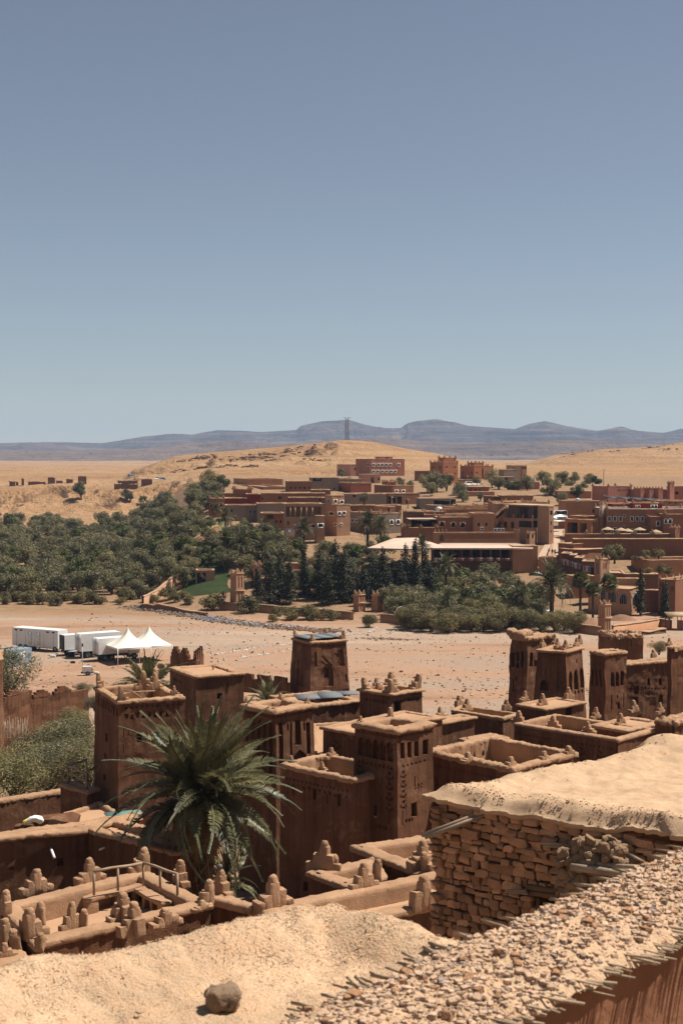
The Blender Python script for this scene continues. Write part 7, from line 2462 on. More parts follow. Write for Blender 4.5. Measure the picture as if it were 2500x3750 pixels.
pillar('tall ornate mud pillar beside the green lawn', 866, 2100, 2210, 298, 1.95, 'tan')
pillar('left of the twin gate pillars on the river wall', 1314, 2178, 2264, 296, 1.65, 'tan')
pillar('right of the twin gate pillars on the river wall', 1380, 2180, 2264, 296, 1.65, 'tan')
pillar('ornate minaret shaped pillar at the corner of the pink boundary wall', 2214, 2214, 2326, 262, 1.55, 'tan')
dm = at_z((1468, 2268), .9)
do = thing('white_dome', 'small white domed tank beside the short garden wall', 'dome', None, (dm[0], dm[1], .5))
MB().add(*box((0, 0, .8), (2.2, 2.2, 2.2), .4)).build('base', VM['beige'], do)
MB().add(*lathe([(1.15, 1.85)] + [(1.15 * math.cos(t), 1.9 + 1.05 * math.sin(t)) for t in np.linspace(0, 1.5, 10)] + [(0, 2.97)], 20)).build('dome', VM['white'], do, True)
pv_ = VH('pav', 'tan garden pavilion with pilasters half hidden by the conifers', 'A', 1300, 738, 1160, 1568, 318, 4, 'lpink', (), recR=[(1310 + 22 * k, 752, 1322 + 22 * k, 785, .3) for k in range(11)])
VH('pav2', 'taller crowned end block of the tan garden pavilion', 'A', 1170, 715, 1160, 1200, 317, 10, 'lpink', fins=1.5, finh=.9, dl=3)
VH('pav3', 'small red roofed end of the garden pavilion', 'A', 1320, 706, 1310, 1368, 319, 10, 'pink', dl=3)
VH('lawnh', 'small open tan shelter at the back of the green lawn', 'A', 900, 738, 893, 985, 322, 6, 'tan', [(905, 750, 945, 800)], dl=4)

# ------------------------------------------------------------------ river bed clutter
rv_ = np.random.default_rng(4)
def bed_pos(n, r):
    y = r.uniform(178, 300, n)
    x = r.uniform(-.27, .27, n) * y
    k = vnoise(np.stack([x * .03, y * .09, 0 * x], -1), 5) > -.1
    y = np.where(k, y, r.uniform(178, 215, n))
    return np.stack([x, y, ground_z(x, y)], -1)


tag(scatter_stones(6500, bed_pos, .05, .24, 41, .6).build('river_pebbles', earth('river_stone', (.40, .30, .225), .3, 2, 8, 30, .3, .02)), 'scattered pale stones on the dry river bed', 'stones', kind='stuff')
tag(scatter_stones(900, bed_pos, .06, .3, 43, .6).build('dark_river_stones', earth('dark_river_stone', (.16, .10, .07), .3, 2, 8, 30, .3, .02)), 'scattered brown stones on the dry river bed', 'stones', kind='stuff')


def line_pos(pts, w):
    P = [at_z(p, .1) for p in pts]
    def f(n, r):
        t = r.random(n) * (len(P) - 1)
        i = np.minimum(t.astype(int), len(P) - 2)
        u = (t - i)[:, None]
        Q = np.array(P)
        q = Q[i] * (1 - u) + Q[i + 1] * u
        q[:, :2] += r.normal(0, w, (n, 2))
        q[:, 2] = ground_z(q[:, 0], q[:, 1])
        return q
    return f


M_PALE = plain('whitewashed_stone', (.62, .56, .48), .9)
for k, (pts, n, lb) in enumerate((([px('D', 0, 258), px('D', 230, 215), px('D', 455, 190)], 90, 'upper row of white stones lining the path across the river bed'), ([px('D', 130, 285), px('D', 300, 255), px('D', 470, 225)], 90, 'lower row of white stones lining the path across the river bed'), ([px('D', 820, 150), px('D', 960, 130), px('D', 1005, 95)], 60, 'row of white stones curving towards the twin gate pillars'), ([px('D', 940, 168), px('D', 1060, 150), px('D', 1160, 102)], 60, 'row of white stones ending at the tamarisks'), ([px('C', 1330, 440), px('C', 1500, 410), px('C', 1568, 405)], 50, 'row of white stones right of the ruined merlon block'))):
    tag(scatter_stones(n, line_pos(pts, .22), .10, .22, 50 + k, .9).build('stone_row', M_PALE), lb, 'stones', 'rows of path stones', kind='stuff')
for k, (fx, fy) in enumerate(((px('C', 1350, 430)), (px('C', 1395, 485)), (px('C', 1432, 475)), (px('D', 38, 300)), (px('D', 150, 282)), (px('D', 290, 250)), (px('C', 1490, 408)), (px('C', 1545, 455)))):
    P_ = at_z((fx, fy), 0)
    P_[2] = gz(P_[0], P_[1])
    mb = MB()
    for j in range(5):
        mb.add(*rbox((0, 0, .07 + .12 * j), (.42 - .07 * j, .4 - .065 * j, .15), .06, 3, j * .7))
    tag(mb.mapv(lambda v: disp(v, .05, 3, 3)).build('stone_cairn', M_PALE, loc=tuple(P_)), 'little white stone cairn marking the path over the river bed', 'cairn', 'white stone cairns on the river bed')
# rubbish and rubble along the far bank
for k, (pts, n, w, mat, s0, s1) in enumerate((([(480, 2228), (640, 2255), (800, 2275), (960, 2292), (1225, 2318)], 3200, 1.5, earth('grey_rubble', (.24, .19, .155), .4, 2, 8, 30, .3, .02), .08, .34), ([(700, 2262), (960, 2290), (1100, 2302)], 420, 1.3, plain('white_litter', (.6, .6, .6), .7), .08, .25), ([(740, 2268), (800, 2274), (930, 2284)], 170, .9, plain('blue_litter', (.12, .25, .48), .6), .08, .28), ([(1330, 2345), (1500, 2350)], 140, .8, M_HEAP, .08, .25), ([(1000, 2300), (1230, 2322)], 900, 1.1, M_HEAP, .1, .34))):
    tag(scatter_stones(n, line_pos(pts, w), s0, s1, 60 + k, .8).build('bank_rubbish', mat), ['grey rubble strewn along the far river bank', 'white litter among the rubble on the far bank', 'blue plastic litter among the rubble on the far bank', 'reddish pebbles near the stone lined path', 'brown rubble at the right end of the litter bank'][k], 'rubble', kind='stuff')

# ------------------------------------------------------------------ film trucks and tents on the river bed
M_TW = plain('white_paint', (.66, .65, .62), .45, 0, .06)
M_TG = plain('grey_paint', (.42, .44, .46), .5)
M_TYRE = plain('tyre_rubber', (.025, .024, .023), .9)
M_RIM = plain('steel_rim', (.35, .35, .35), .5, .5)
M_RED = plain('red_lamp', (.35, .02, .02), .4)
TY = MB().add(*lathe([(.25, -.14), (.48, -.14), (.52, -.08), (.52, .08), (.48, .14), (.25, .14), (.25, -.14)], 18)).mapv(lambda v: v[:, [0, 2, 1]]).mesh('tyre', M_TYRE)
RI = MB().add(*lathe([(0, -.05), (.26, -.08), (.26, .08), (0, .05)], 14)).mapv(lambda v: v[:, [0, 2, 1]]).mesh('rim', M_RIM)


def wheel(o, x, y, z, s=1):
    w = mobj('wheel', TY, o, (x, y, z), (0, 0, 0), (s,) * 3)
    mobj('rim', RI, w)
    return w


def truck(label, p, rz, L, Wd, H, deck, cab=True, dark_rear=False, axles=2, doors=True, stripes=False):
    o = thing('box_truck', label, 'truck', 'film trucks on the river bed', (p[0], p[1], gz(p[0], p[1])), rz)
    MB().add(*rbox((L / 2, 0, deck + H / 2), (L, Wd, H), .05, 4)).build('cargo_box', M_TW, o)
    MB().add(*box((L / 2 + .5, 0, deck - .18), (L + 1, Wd * .45, .28))).build('chassis', M_TYRE, o)
    for y in (-Wd / 2 + .02, Wd / 2 - .02):
        MB().add(*box((L / 2, y, deck + .04), (L, .08, .1))).build('side_rail', M_TG, o)
    if doors:
        for y in (-Wd / 4, Wd / 4):
            dd = MB().add(*box((-.03, y, deck + H / 2), (.05, Wd / 2 - .06, H - .12))).build('rear_door', M_TYRE if dark_rear else M_TW, o)
            MB().add(*tube([[-.08, y * .5, deck + .1], [-.08, y * .5, deck + H - .2]], .025, 5)).build('lock_bar', M_TG, dd)
    MB().add(*box((-.08, 0, deck - .35), (.1, Wd * .95, .16))).build('bumper', M_TG, o)
    for y in (-Wd * .42, Wd * .42):
        MB().add(*box((-.14, y, deck - .2), (.05, .22, .12))).build('tail_light', M_RED, o)
    for k in range(axles):
        for y in (-Wd / 2 + .16, Wd / 2 - .16):
            wheel(o, 1.2 + 1.15 * k, y, .5)
    if cab:
        v, f = rbox((L + 1.05, 0, deck + .75), (1.9, Wd * .94, 2.1), .18, 6)
        v[:, 0] -= np.clip(v[:, 2] - deck - .8, 0, 9) * .25 * (v[:, 0] > L + 1)
        cb_ = MB().add(v, f).build('cab', M_TW, o)
        MB().add(*box((L + 1.85, 0, deck + 1.15), (.06, Wd * .8, .7))).build('windscreen', M_GLASS, cb_)
        for y in (-Wd * .475, Wd * .475):
            MB().add(*box((L + 1.0, y, deck + 1.1), (.9, .04, .6))).build('side_window', M_GLASS, cb_)
        for y in (-Wd / 2 + .16, Wd / 2 - .16):
            wheel(o, L + 1.1, y, .5)
    return o


def gp(zone, x, y):
    P_ = at_z(px(zone, x, y), 0)
    return np.array([P_[0], P_[1], gz(P_[0], P_[1])])


# long trailer, broadside
t0, t1 = gp('C', 80, 402), gp('C', 372, 428)
aT = math.atan2(t1[1] - t0[1], t1[0] - t0[0])
LT = np.linalg.norm(t1[:2] - t0[:2])
nT = np.array([-math.sin(aT), math.cos(aT)])
pT = t0[:2] + nT * 1.25
tr = thing('long_trailer', 'long white double axle trailer parked broadside on the river bed', 'trailer', None, (pT[0], pT[1], gz(*pT)), aT)
MB().add(*rbox((LT / 2, 0, 2.2), (LT, 2.5, 3.1), .06, 4)).build('body', M_TW, tr)
for k in range(5):
    MB().add(*box((LT * (.2 * k + .1), -1.27, 2.2), (.04, .03, 3.0))).build('panel_seam', M_TG, tr)
for x, w_ in ((LT * .40, .8), (LT * .58, .8)):
    d_ = MB().add(*box((x, -1.28, 2.1), (w_, .05, 2.1))).build('door', M_TW, tr)
    MB().add(*box((x + w_ * .35, -1.32, 2.0), (.06, .04, .2))).build('handle', M_TYRE, d_)
for x in (LT * .09, LT * .2, LT * .78, LT * .9):
    MB().add(*box((x, -1.28, 3.35), (.5, .05, .2))).build('window', M_GLASS, tr)
for x in (LT * .18, LT * .30, LT * .93):
    for y in (-1.1, 1.1):
        wheel(tr, x, y, .52)
MB().add(*box((LT * .45, -1.35, .35), (1.4, .5, .7))).build('step_box', M_TYRE, tr)
MB().add(*box((LT * .5, 0, .55), (LT * .95, 1.0, .2))).build('chassis', M_TYRE, tr)
truck('small box truck with black rear beside the long trailer', gp('C', 398, 448), RAD(35), 3.6, 2.0, 2.5, 1.0, True, True, 1)
truck('tall white box truck with closed rear doors in the middle', gp('C', 500, 462), RAD(33), 7.0, 2.4, 2.9, 1.15, True, False, 2)
truck('white box truck with red rear lamps nearest the tents', gp('C', 612, 482), RAD(33), 5.2, 2.3, 2.6, 1.1, True, False, 2)
lg_ = gp('C', 470, 452)
o = thing('tail_lift', 'lowered tail lift and cases behind the tall white truck', 'lift', None, tuple(lg_))
MB().add(*box((0, 0, .9), (1.6, 1.4, .08))).build('platform', M_TG, o)
MB().add(*box((-.3, 0, .45), (.9, .8, .7))).build('case', M_TYRE, o)


def pagoda(label, c, s, h, pk, rz):
    o = thing('pagoda_tent', label, 'tent', 'white tents beside the trucks', (c[0], c[1], gz(c[0], c[1])), rz)
    n = 14
    t = np.linspace(0, 1, n)
    ring = np.array([[-1, -1], [0, -1], [1, -1], [1, 0], [1, 1], [0, 1], [-1, 1], [-1, 0]], float) * s / 2
    rows_ = []
    for u in t:
        k = (1 - u) ** 1.9 * .985 + .015 * (1 - u)
        sag = 1 - .05 * math.sin(u * 3.1)
        rr = ring * k * sag
        rows_.append(np.concatenate([rr, np.full((8, 1), h + pk * u)], 1))
    v = np.stack(rows_)
    i = np.arange(n * 8).reshape(n, 8)
    j = np.roll(i, -1, 1)
    MB().add(v.reshape(-1, 3), np.stack([i[:-1], j[:-1], j[1:], i[1:]], -1).reshape(-1, 4)).build('canvas', plain('white_canvas', (.70, .65, .56), .8, 0, .04), o, False)
    val = np.stack([np.concatenate([ring, np.full((8, 1), z)], 1) for z in (h + .02, h - .28)])
    MB().add(val.reshape(-1, 3), np.array([[a, (a + 1) % 8, 8 + (a + 1) % 8, 8 + a] for a in range(8)])).build('valance', plain('white_canvas', (.70, .65, .56), .8), o)
    for k in (0, 2, 4, 6):
        MB().add(*tube([[*ring[k], -.1], [*ring[k], h]], .06, 6)).build('pole', M_TW, o)
    return o


ca, cb_, cc = gp('C', 690, 492), gp('C', 818, 512), gp('C', 1078, 470)
pagoda('nearer white peaked tent beside the box trucks', gp('C', 812, 492)[:2] + np.array([0, 1.0]), 5.6, 2.6, 3.2, RAD(30))
pagoda('farther white peaked tent on the right of the pair', gp('C', 948, 478)[:2] + np.array([0, 1.0]), 5.6, 2.6, 3.2, RAD(30))
gg = gp('C', 555, 568)
o = thing('light_tower', 'small white generator trailer with raised light mast', 'generator', None, tuple(gg), .2)
MB().add(*rbox((0, 0, .95), (1.3, .9, .9), .06, 4)).build('housing', M_TW, o)
MB().add(*box((.1, 0, .42), (1.9, .8, .14))).build('frame', M_TYRE, o)
for y in (-.5, .5):
    wheel(o, .15, y, .33, .64)
MB().add(*tube([[-.62, 0, .4], [-.62, 0, 4.6]], .07, 6)).build('mast', M_TG, o)
for y in (-.3, .3):
    MB().add(*rbox((-.62, y, 4.6), (.25, .45, .45), .05, 3)).build('lamp', M_TYRE, o)
cbn = gp('C', 52, 508)
o = thing('site_cabin', 'blue grey site cabin with a white door at the left edge', 'cabin', None, (cbn[0] + .9, cbn[1] + 1.2, cbn[2]), RAD(58))
MB().add(*rbox((0, 0, 1.3), (5, 2.4, 2.5), .05, 4)).build('body', plain('blue_grey_paint', (.22, .27, .31), .5), o)
d_ = MB().add(*box((.4, -1.23, 1.15), (.95, .05, 1.9))).build('door', M_TW, o)
MB().add(*box((.1, -1.27, 1.15), (.05, .05, .15))).build('handle', M_TYRE, d_)
MB().add(*box((-1.4, -1.23, 1.6), (.9, .05, .6))).build('window', M_GLASS, o)
for k, (zx, zy, s, lb) in enumerate(((340, 460, .5, 'white sack lying left of the tail lift'), (618, 562, .4, 'small white block right of the light tower'), (468, 495, .4, 'dark equipment case on the ground left of the trucks'), (690, 485, .5, 'brown crate under the nearer tent'), (745, 492, .5, 'second brown crate under the nearer tent'))):
    q = gp('C', zx, zy)
    tag(MB().add(*rbox((0, 0, s * .4), (s * 2, s * 1.2, s * .8), .1, 3)).mapv(lambda v: disp(v, .05, 2, 3)).build('crate' if k > 1 else 'sack', M_TW if k < 2 else (M_TYRE if k == 2 else M_WOODD), loc=tuple(q)), lb, 'crate' if k > 1 else 'sack')
for k in range(9):
    x, y = rng.uniform(-40, -22), rng.uniform(196, 226)
    place(BU[k % 4], 'bed_weed', 'small dry weed tuft on the river bed near the trucks', 'weed', x, y, rng.uniform(.25, .5), 'weeds near the trucks')

# ------------------------------------------------------------------ ruins on the near bank
a_ = at_y(px('C', 1085, 440), 172)
b_ = at_y(px('C', 1252, 448), 168)
c_ = at_y(px('C', 1300, 438), 174)
o = merlon_wall('merlon_ruin', 'front of a small ruined block with stepped merlons behind the left roofs', a_, b_, a_[2], .0, 1.25, 1.55, .3, .5, M_MUD, True)
merlon_wall('merlon_ruin', 'lit right side of the small ruined block with stepped merlons', b_, c_, a_[2] - .05, .0, 1.1, 1.0, .5, .45, M_MUD, True)
a_ = at_y(px('C', 205, 712), 146)
b_ = at_y(px('C', 570, 706), 152)
merlon_wall('merlon_wall', 'reddish broken wall with stepped merlons above the left thicket', a_, b_, a_[2], 2.0, .75, 2.3, .45, .5, M_MUD, True, .1)
a2 = at_y(px('C', 28, 712), 141)
merlon_wall('merlon_wall', 'lighter reddish wall section with worn top left of the merlon wall', a2, a_, a2[2], 2.0, .5, 2.6, 1.5, .6, M_MUD, True, .15)
lt = [at_y(px('C', -60, 458), 141)[:2], at_y(px('C', -30, 458), 137)[:2], at_y(px('C', 20, 458), 139)[:2], at_y(px('C', 0, 458), 145)[:2]]
Bld('wall_tower', 'reddish mud tower sliver at the very left edge', 'tower', lt, at_y(px('C', 20, 458), 139)[2], 2.0, None, .01, w=.4, ov=.05, rough=.08)
# stick fence
f0, f1 = at_y(px('C', 30, 1000), 132), at_y(px('C', 175, 1000), 134)
fo = thing('stick_fence', 'leaning stick fence at the left edge below the reddish wall', 'fence', None, tuple(f0))
for k in range(46):
    t = k / 45
    p0 = local(fo, f0 * (1 - t) + f1 * t)
    MB().add(*tube([p0 + np.array([0, 0, -.3]), p0 + np.array([random.uniform(-.2, .2), random.uniform(-.1, .1), random.uniform(1.6, 2.6)])], [.035, .02], 5)).build('stick', M_WOOD, fo)
for h in (.6, 1.5):
    MB().add(*tube([local(fo, f0) + np.array([0, -.05, h]), local(fo, f1) + np.array([0, -.05, h])], .03, 5)).build('rail', M_WOOD, fo)

# ------------------------------------------------------------------ far things: ruins on the bluffs, masts, poles
for k, (x0, x1, yt, yb, d, lb) in enumerate(((38, 72, 330, 348, 862, 'low ruin stub at the far left of the bluff ruins'), (72, 86, 332, 346, 868, 'tiny ruin wall next to the far left stub'), (98, 112, 318, 346, 866, 'slender ruined pier on the bluff'), (112, 210, 332, 346, 868, 'long low ruined wall on the bluff'), (214, 254, 312, 344, 870, 'square dark ruin on the bluff'), (254, 290, 328, 342, 872, 'crumbled wall right of the square ruin'), (300, 336, 320, 334, 872, 'small ruin between the two square ones'), (352, 398, 308, 330, 874, 'right hand square ruin with a pole frame on the bluff'), (522, 634, 328, 352, 850, 'long dark ruined house near the bluff track'), (588, 628, 344, 362, 842, 'small ruin wall in front of the long dark one'), (520, 560, 342, 362, 842, 'left stub in front of the long dark ruin'), (640, 700, 320, 334, 860, 'low walls by the bluff track'))):
    VH('ru%d' % k, lb, 'A', x0 + (x1 - x0) * .2, yt, x0, x1, d, 14, 'dark', name='bluff_ruin', cat='ruin', dl=4, group='ruins on the bluffs', rough=.3, hump=.3, drop=.8, base=gz(at_y(px('A', x0, yt), d)[0], d) - 2)
tb_ = at_y((1270, 1612), 1140)
for k, fx in enumerate((1266, 1274)):
    P0, P1 = at_y((fx, 1614), 1142), at_y((fx, 1530), 1142)
    o = thing('lattice_mast', ['left lattice mast on top of the ochre hill', 'right lattice mast on top of the ochre hill'][k], 'mast', 'masts on the hill', (P0[0], P0[1], gz(P0[0], P0[1]) - 1))
    H = P1[2] - o.location[2]
    for x, y in ((-.5, -.5), (.5, -.5), (.5, .5), (-.5, .5)):
        MB().add(*tube([[x, y, 0], [x * .6, y * .6, H]], .14, 4)).build('leg', M_WOODD, o)
    br = MB()
    for j in range(14):
        z0, z1_ = H * j / 14, H * (j + 1) / 14
        s = 1 if j % 2 else -1
        br.add(*tube([[-.5 * s, -.5, z0], [.5 * s, -.5, z1_]], .07, 3))
        br.add(*tube([[-.5 * s, .5, z0], [.5 * s, .5, z1_]], .07, 3))
    br.build('bracing', M_WOODD, o)
    MB().add(*box((.7 if k else -.7, 0, H), (2.6, .3, .3))).build('crossarm', M_WOODD, o)
for k, (zn, zx, yt, yb, d, lb) in enumerate((('V3', 806, 44, 240, 470, 'tall bare pole rising behind the red fortified house'), ('V2', 645, 572, 662, 428, 'street pole in front of the grey shed'), ('V2', 811, 366, 462, 530, 'pole in front of the orange kasbah style house'), ('V2', 92, 566, 650, 436, 'pole at the arcade of the brown house'), ('V2', 242, 590, 672, 432, 'second pole right of the brown arcade'), ('V2', 812, 545, 640, 455, 'pole between the grey trees'), ('V2', 1450, 360, 470, 520, 'pole right of the beige concrete house'), ('V1', 928, 368, 430, 452, 'thin pole behind the tan house'), ('V1', 660, 300, 395, 495, 'thin pole by the five windowed house'), ('V1', 1438, 425, 500, 430, 'pole left of the roof cube'))):
    P0, P1 = at_y(px(zn, zx, yb), d), at_y(px(zn, zx, yt), d)
    g = min(gz(P0[0], d), P0[2])
    o = thing('utility_pole', lb, 'pole', 'utility poles', (P0[0], d, g - .3))
    MB().add(*tube([[0, 0, 0], [0, 0, P1[2] - g + .3]], [.16, .11], 6)).build('pole', M_WOOD, o)
    MB().add(*box((.3, 0, P1[2] - g - .1), (1.1, .12, .12))).build('crossarm', M_WOOD, o)

# ------------------------------------------------------------------ vehicles in the village
def car(label, p, rz, col, van=False, z=None):
    o = thing('parked_car' if not van else 'parked_van', label, 'van' if van else 'car', 'cars in the village', (p[0], p[1], gz(p[0], p[1]) + .12 if z is None else z), rz)
    L, Wd = (4.6, 1.8) if van else (4.3, 1.75)
    prof = [(-L / 2, .35), (L / 2, .35), (L / 2, .85), (L * .40, 1.2), (L * .28, 2.2), (-L * .46, 2.25), (-L / 2, 1.6)] if van else [(-L / 2, .32), (L / 2, .32), (L / 2, .72), (L * .28, .92), (L * .14, 1.42), (-L * .28, 1.45), (-L * .46, .98), (-L / 2, .85)]
    n = len(prof)
    ys = [-.5, -.42, .42, .5]
    v = []
    for y in ys:
        edge = abs(y) > .45
        for x, z_ in prof:
            v.append([x * (.985 if edge else 1), y * Wd * (.86 if z_ > 1.1 and edge else 1), z_ - (.03 if edge and z_ > .5 else 0)])
    f = [[a * n + i, a * n + (i + 1) % n, (a + 1) * n + (i + 1) % n, (a + 1) * n + i] for a in range(3) for i in range(n)] + [list(range(n)), list(range(3 * n, 4 * n))[::-1]]
    MB().add(np.array(v), f).build('body', col, o)
    zt, zb_ = (2.05, 1.35) if van else (1.36, .98)
    for s in (-1, 1):
        MB().add(*box((-.1 if not van else -.2, s * Wd * .455, (zt + zb_) / 2), (L * .42, .06, zt - zb_ - .06))).build('side_window', M_GLASS, o)
    vv, ff = box((L * (.33 if van else .205), 0, (zt + zb_) / 2), (.06, Wd * .78, zt - zb_))
    vv[:, 0] -= (vv[:, 2] - zb_) * (.6 if not van else .55)
    MB().add(vv + np.array([.12, 0, 0]), ff).build('windscreen', M_GLASS, o)
    for x in (-L * .32, L * .32):
        for y in (-Wd / 2 + .1, Wd / 2 - .1):
            wheel(o, x, y, .33, .62)
    for s in (-1, 1):
        MB().add(*box((L / 2, s * Wd * .36, .66), (.06, .3, .14))).build('headlight', M_FRAME, o)
    return o


c = hit(px('V3', 372, 512)); car('white minibus parked at the top of the lane', at_y(px('V3', 372, 520), 372), RAD(200), M_TW, True, at_y(px('V3', 372, 524), 372)[2])
car('white car parked in front of the minibus', at_y(px('V3', 395, 550), 362), RAD(185), M_TW, False, at_y(px('V3', 395, 556), 362)[2])
P_ = hit(px('V3', 238, 745)); car('dark blue car beside the entrance kiosk', P_, RAD(-60), plain('blue_paint', (.06, .11, .16), .35))
for k, (zx, lb) in enumerate(((836, 'left of two white cars before the ochre garden wall'), (908, 'right of two white cars before the ochre garden wall'))):
    P_ = at_y(px('V2', zx, 462), 528)
    car(lb, P_, RAD(5), M_TW, False, P_[2])
for k, (zx, zy, lb) in enumerate(((728, 322, 'far white car on the bluff track'), (748, 324, 'far dark car on the bluff track'))):
    P_ = hit(px('A', zx, zy))
    car(lb, P_, 0, M_TW if k == 0 else plain('blue_paint', (.06, .11, .16), .35))
P_ = at_y(px('A', 596, 300), 900)
o = thing('road_sign', 'small blue sign board beside the bluff track', 'sign', None, (P_[0], P_[1], P_[2] - 3))
MB().add(*box((0, 0, 3), (2.2, .1, 1.3))).build('board', plain('sign_blue', (.08, .25, .42), .6), o)
MB().add(*tube([[0, .1, -1], [0, .1, 3]], .08, 5)).build('post', M_SHEET, o)
P_ = at_y(px('V2', 540, 690), 390)
o = thing('water_tank', 'white plastic water tank on the grey hut', 'tank', None, (P_[0], P_[1], P_[2] - .8))
MB().add(*lathe([(0, 0), (.8, 0), (.85, .1), (.85, 1.1), (.6, 1.35), (.2, 1.45), (0, 1.45)], 14)).build('barrel', M_TW, o, True)

# ------------------------------------------------------------------ people on the lane
def person(label, p, rz, shirt, trousers, stride, h=1.75, arms=.2):
    s = h / 1.75
    J = {'pel': (0, 0, .95), 'sp': (0, .01, 1.2), 'ch': (0, 0, 1.38), 'nk': (0, 0, 1.5), 'hd': (0, .02, 1.60), 'ht': (0, .02, 1.72),
         'hl': (-.1, 0, .9), 'kl': (-.1, stride * .35, .5), 'al': (-.1, stride * .55 - .04, .08), 'tl': (-.1, stride * .55 + .14, .03),
         'hr': (.1, 0, .9), 'kr': (.1, -stride * .2, .5), 'ar': (.1, -stride * .6, .1), 'tr': (.1, -stride * .6 + .16, .03),
         'sl': (-.19, 0, 1.42), 'el': (-.25, -arms * .5, 1.14), 'wl': (-.25, arms * .4, .9), 'fl': (-.24, arms * .6, .8),
         'sr': (.19, 0, 1.42), 'er': (.25, arms * .3, 1.14), 'wr': (.25, arms * .9, .92), 'fr': (.24, arms * 1.2, .83)}
    R_ = {'pel': .15, 'sp': .14, 'ch': .15, 'nk': .06, 'hd': .095, 'ht': .08, 'hl': .1, 'kl': .065, 'al': .045, 'tl': .035, 'hr': .1, 'kr': .065, 'ar': .045, 'tr': .035, 'sl': .07, 'el': .048, 'wl': .035, 'fl': .03, 'sr': .07, 'er': .048, 'wr': .035, 'fr': .03}
    E = ['pel-sp', 'sp-ch', 'ch-nk', 'nk-hd', 'hd-ht', 'pel-hl', 'hl-kl', 'kl-al', 'al-tl', 'pel-hr', 'hr-kr', 'kr-ar', 'ar-tr', 'ch-sl', 'sl-el', 'el-wl', 'wl-fl', 'ch-sr', 'sr-er', 'er-wr', 'wr-fr']
    ks = list(J)
    me = bpy.data.meshes.new('sk')
    me.from_pydata([tuple(c * s for c in J[k]) for k in ks], [tuple(ks.index(q) for q in e.split('-')) for e in E], [])
    ob = bpy.data.objects.new('sk', me)
    COL.objects.link(ob)
    md = ob.modifiers.new('s', 'SKIN')
    for i, k in enumerate(ks):
        sv = me.skin_vertices[0].data[i]
        sv.radius = (R_[k] * s, R_[k] * s * (.8 if k in ('ch', 'sp', 'pel') else 1))
        sv.use_root = k == 'pel'
    ob.modifiers.new('d', 'SUBSURF').levels = 1
    dg = bpy.context.evaluated_depsgraph_get()
    me2 = bpy.data.meshes.new_from_object(ob.evaluated_get(dg))
    bpy.data.objects.remove(ob, do_unlink=True)
    for m in (shirt, trousers, plain('skin_tone', (.32, .18, .12), .6), plain('dark_hair', (.03, .02, .015), .7)):
        me2.materials.append(m)
    for pl_ in me2.polygons:
        c = pl_.center / s
        pl_.material_index = 3 if (c.z > 1.64 or (c.z > 1.55 and c.y < -.02)) else 2 if c.z > 1.48 or (abs(c.x) > .2 and c.z < 1.15) else 0 if c.z > .93 else 1 if c.z > .1 else 3
        pl_.use_smooth = True
    o = bpy.data.objects.new('person', me2)
    COL.objects.link(o)
    o.location = p
    o.rotation_euler = (0, 0, rz)
    return tag(o, label, 'person', 'people walking on the lane')


for k, (zx, zy, lb, c1, c2, rz) in enumerate(((283, 884, 'person in a pale blue shirt walking up the lane, leftmost of three', 1, 2, .2), (316, 884, 'person in dark clothes walking in the middle of three on the lane', 3, 3, -.1), (340, 886, 'person in a pale top and dark trousers, rightmost of three on the lane', 5, 3, .1), (410, 752, 'lone person in dark clothes standing near the wall farther up the lane', 3, 3, 1.4))):
    P_ = hit(px('V3', zx, zy))
    P_[2] += .12
    person(lb, tuple(P_), rz, M_CLOTH[c1], M_CLOTH[c2], .35 if k < 3 else .05)

# ------------------------------------------------------------------ rock outcrops on the hills
def crag_pos(x0, x1, d0, d1, nc=30):
    def f(n, r):
        cx, cd = r.uniform(x0, x1, nc), r.uniform(d0, d1, nc)
        k = r.integers(nc, size=n)
        fx = cx[k] + r.normal(0, 20, n)
        d = cd[k] + r.normal(0, 5, n)
        X = (fx - 1250) / FPX * d
        return np.stack([X, d, ground_z(X, d) - .15], -1)
    return f


M_CRAG = earth('dark_crag', (.20, .115, .066), .35, .05, .3, 1.5, .6, .4)
tag(scatter_stones(900, crag_pos(640, 1180, 930, 1085), .4, 2.1, 71, .45).build('hill_crags', M_CRAG), 'dark rocky outcrops on the left flank of the ochre hill', 'rocks', kind='stuff')
tag(scatter_stones(420, crag_pos(2050, 2500, 1480, 1680, 18), .5, 2.0, 73, .45).build('ridge_rocks', earth('ridge_rock', (.28, .165, .10), .3, .05, .3, 1.5, .6, .4)), 'broken rock ledges on the right hand hill', 'rocks', kind='stuff')

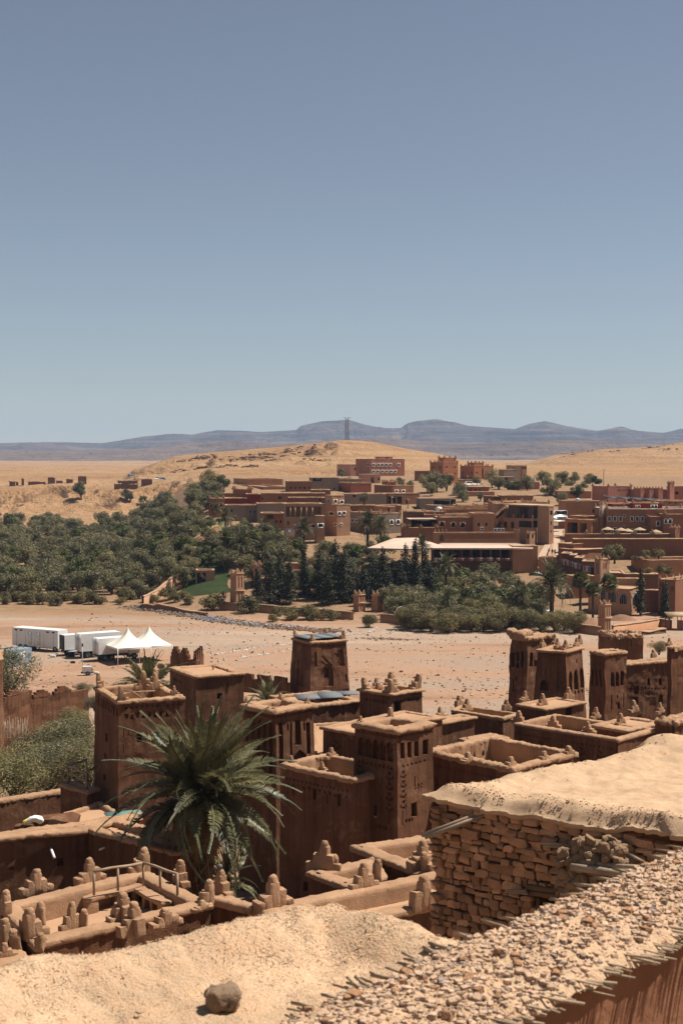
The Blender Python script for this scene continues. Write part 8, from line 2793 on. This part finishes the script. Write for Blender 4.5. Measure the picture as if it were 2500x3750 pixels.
# ------------------------------------------------------------------ labels that count things off from the left
UNITS = ['first', 'second', 'third', 'fourth', 'fifth', 'sixth', 'seventh', 'eighth', 'ninth', 'tenth', 'eleventh', 'twelfth', 'thirteenth', 'fourteenth', 'fifteenth', 'sixteenth', 'seventeenth', 'eighteenth', 'nineteenth']
TENS = {2: ('twentieth', 'twenty'), 3: ('thirtieth', 'thirty'), 4: ('fortieth', 'forty'), 5: ('fiftieth', 'fifty'), 6: ('sixtieth', 'sixty')}


def nth(k):
    if k < 19:
        return UNITS[k]
    t, u = divmod(k + 1, 10)
    return TENS[t][0] if u == 0 else TENS[t][1] + '-' + UNITS[u - 1]


for grp, old, fmt in (('olive orchard front row', None, '%s olive tree from the left in the orchard row nearest the river'),
                      ('tamarisk bushes on the far bank', None, '%s big tamarisk bush from the left along the far river bank'),
                      ('pale bushes behind the tamarisks', None, '%s pale grey bush from the left behind the tamarisk row'),
                      ('garden trees left of the conifers', None, '%s bushy tree from the left in the gardens before the dark conifers'),
                      ('garden trees among the conifers', None, '%s bushy tree from the left among and behind the dark conifers'),
                      ('grove below the canvas roofs', None, '%s grey green tree from the left in the grove below the canvas roofs'),
                      ('dark conifers in the garden', None, '%s dark conifer from the left in the garden behind the river wall'),
                      ('shrubs on the orchard bank', None, '%s low shrub from the left on the bank before the olive orchard'),
                      ('shrubs below the garden wall', 'shrub on', '%s shrub from the left on the rubble bank below the garden wall'),
                      ('rugs hung along the souvenir shops', None, '%s rug or cloth from the left along the souvenir shops'),
                      ('seats under the long canvas roof', None, '%s seat from the left in the shade of the long canvas roof'),
                      ('cafe tables on the hotel terrace', None, '%s cafe table from the left under the thatched parasols'),
                      ('white stone cairns on the river bed', None, '%s white stone cairn from the left on the river bed'),
                      ('weeds near the trucks', None, '%s dry weed tuft from the left near the trucks'),
                      ('trees between the village houses', None, '%s dusty tree from the left growing between the village houses')):
    ob = [o for o in COL.objects if o.get('group') == grp and o.get('category') and (old is None or o['label'].startswith(old))]
    ob.sort(key=lambda o: o.location.x / o.location.y)
    for k, o in enumerate(ob):
        o['label'] = fmt % nth(k)
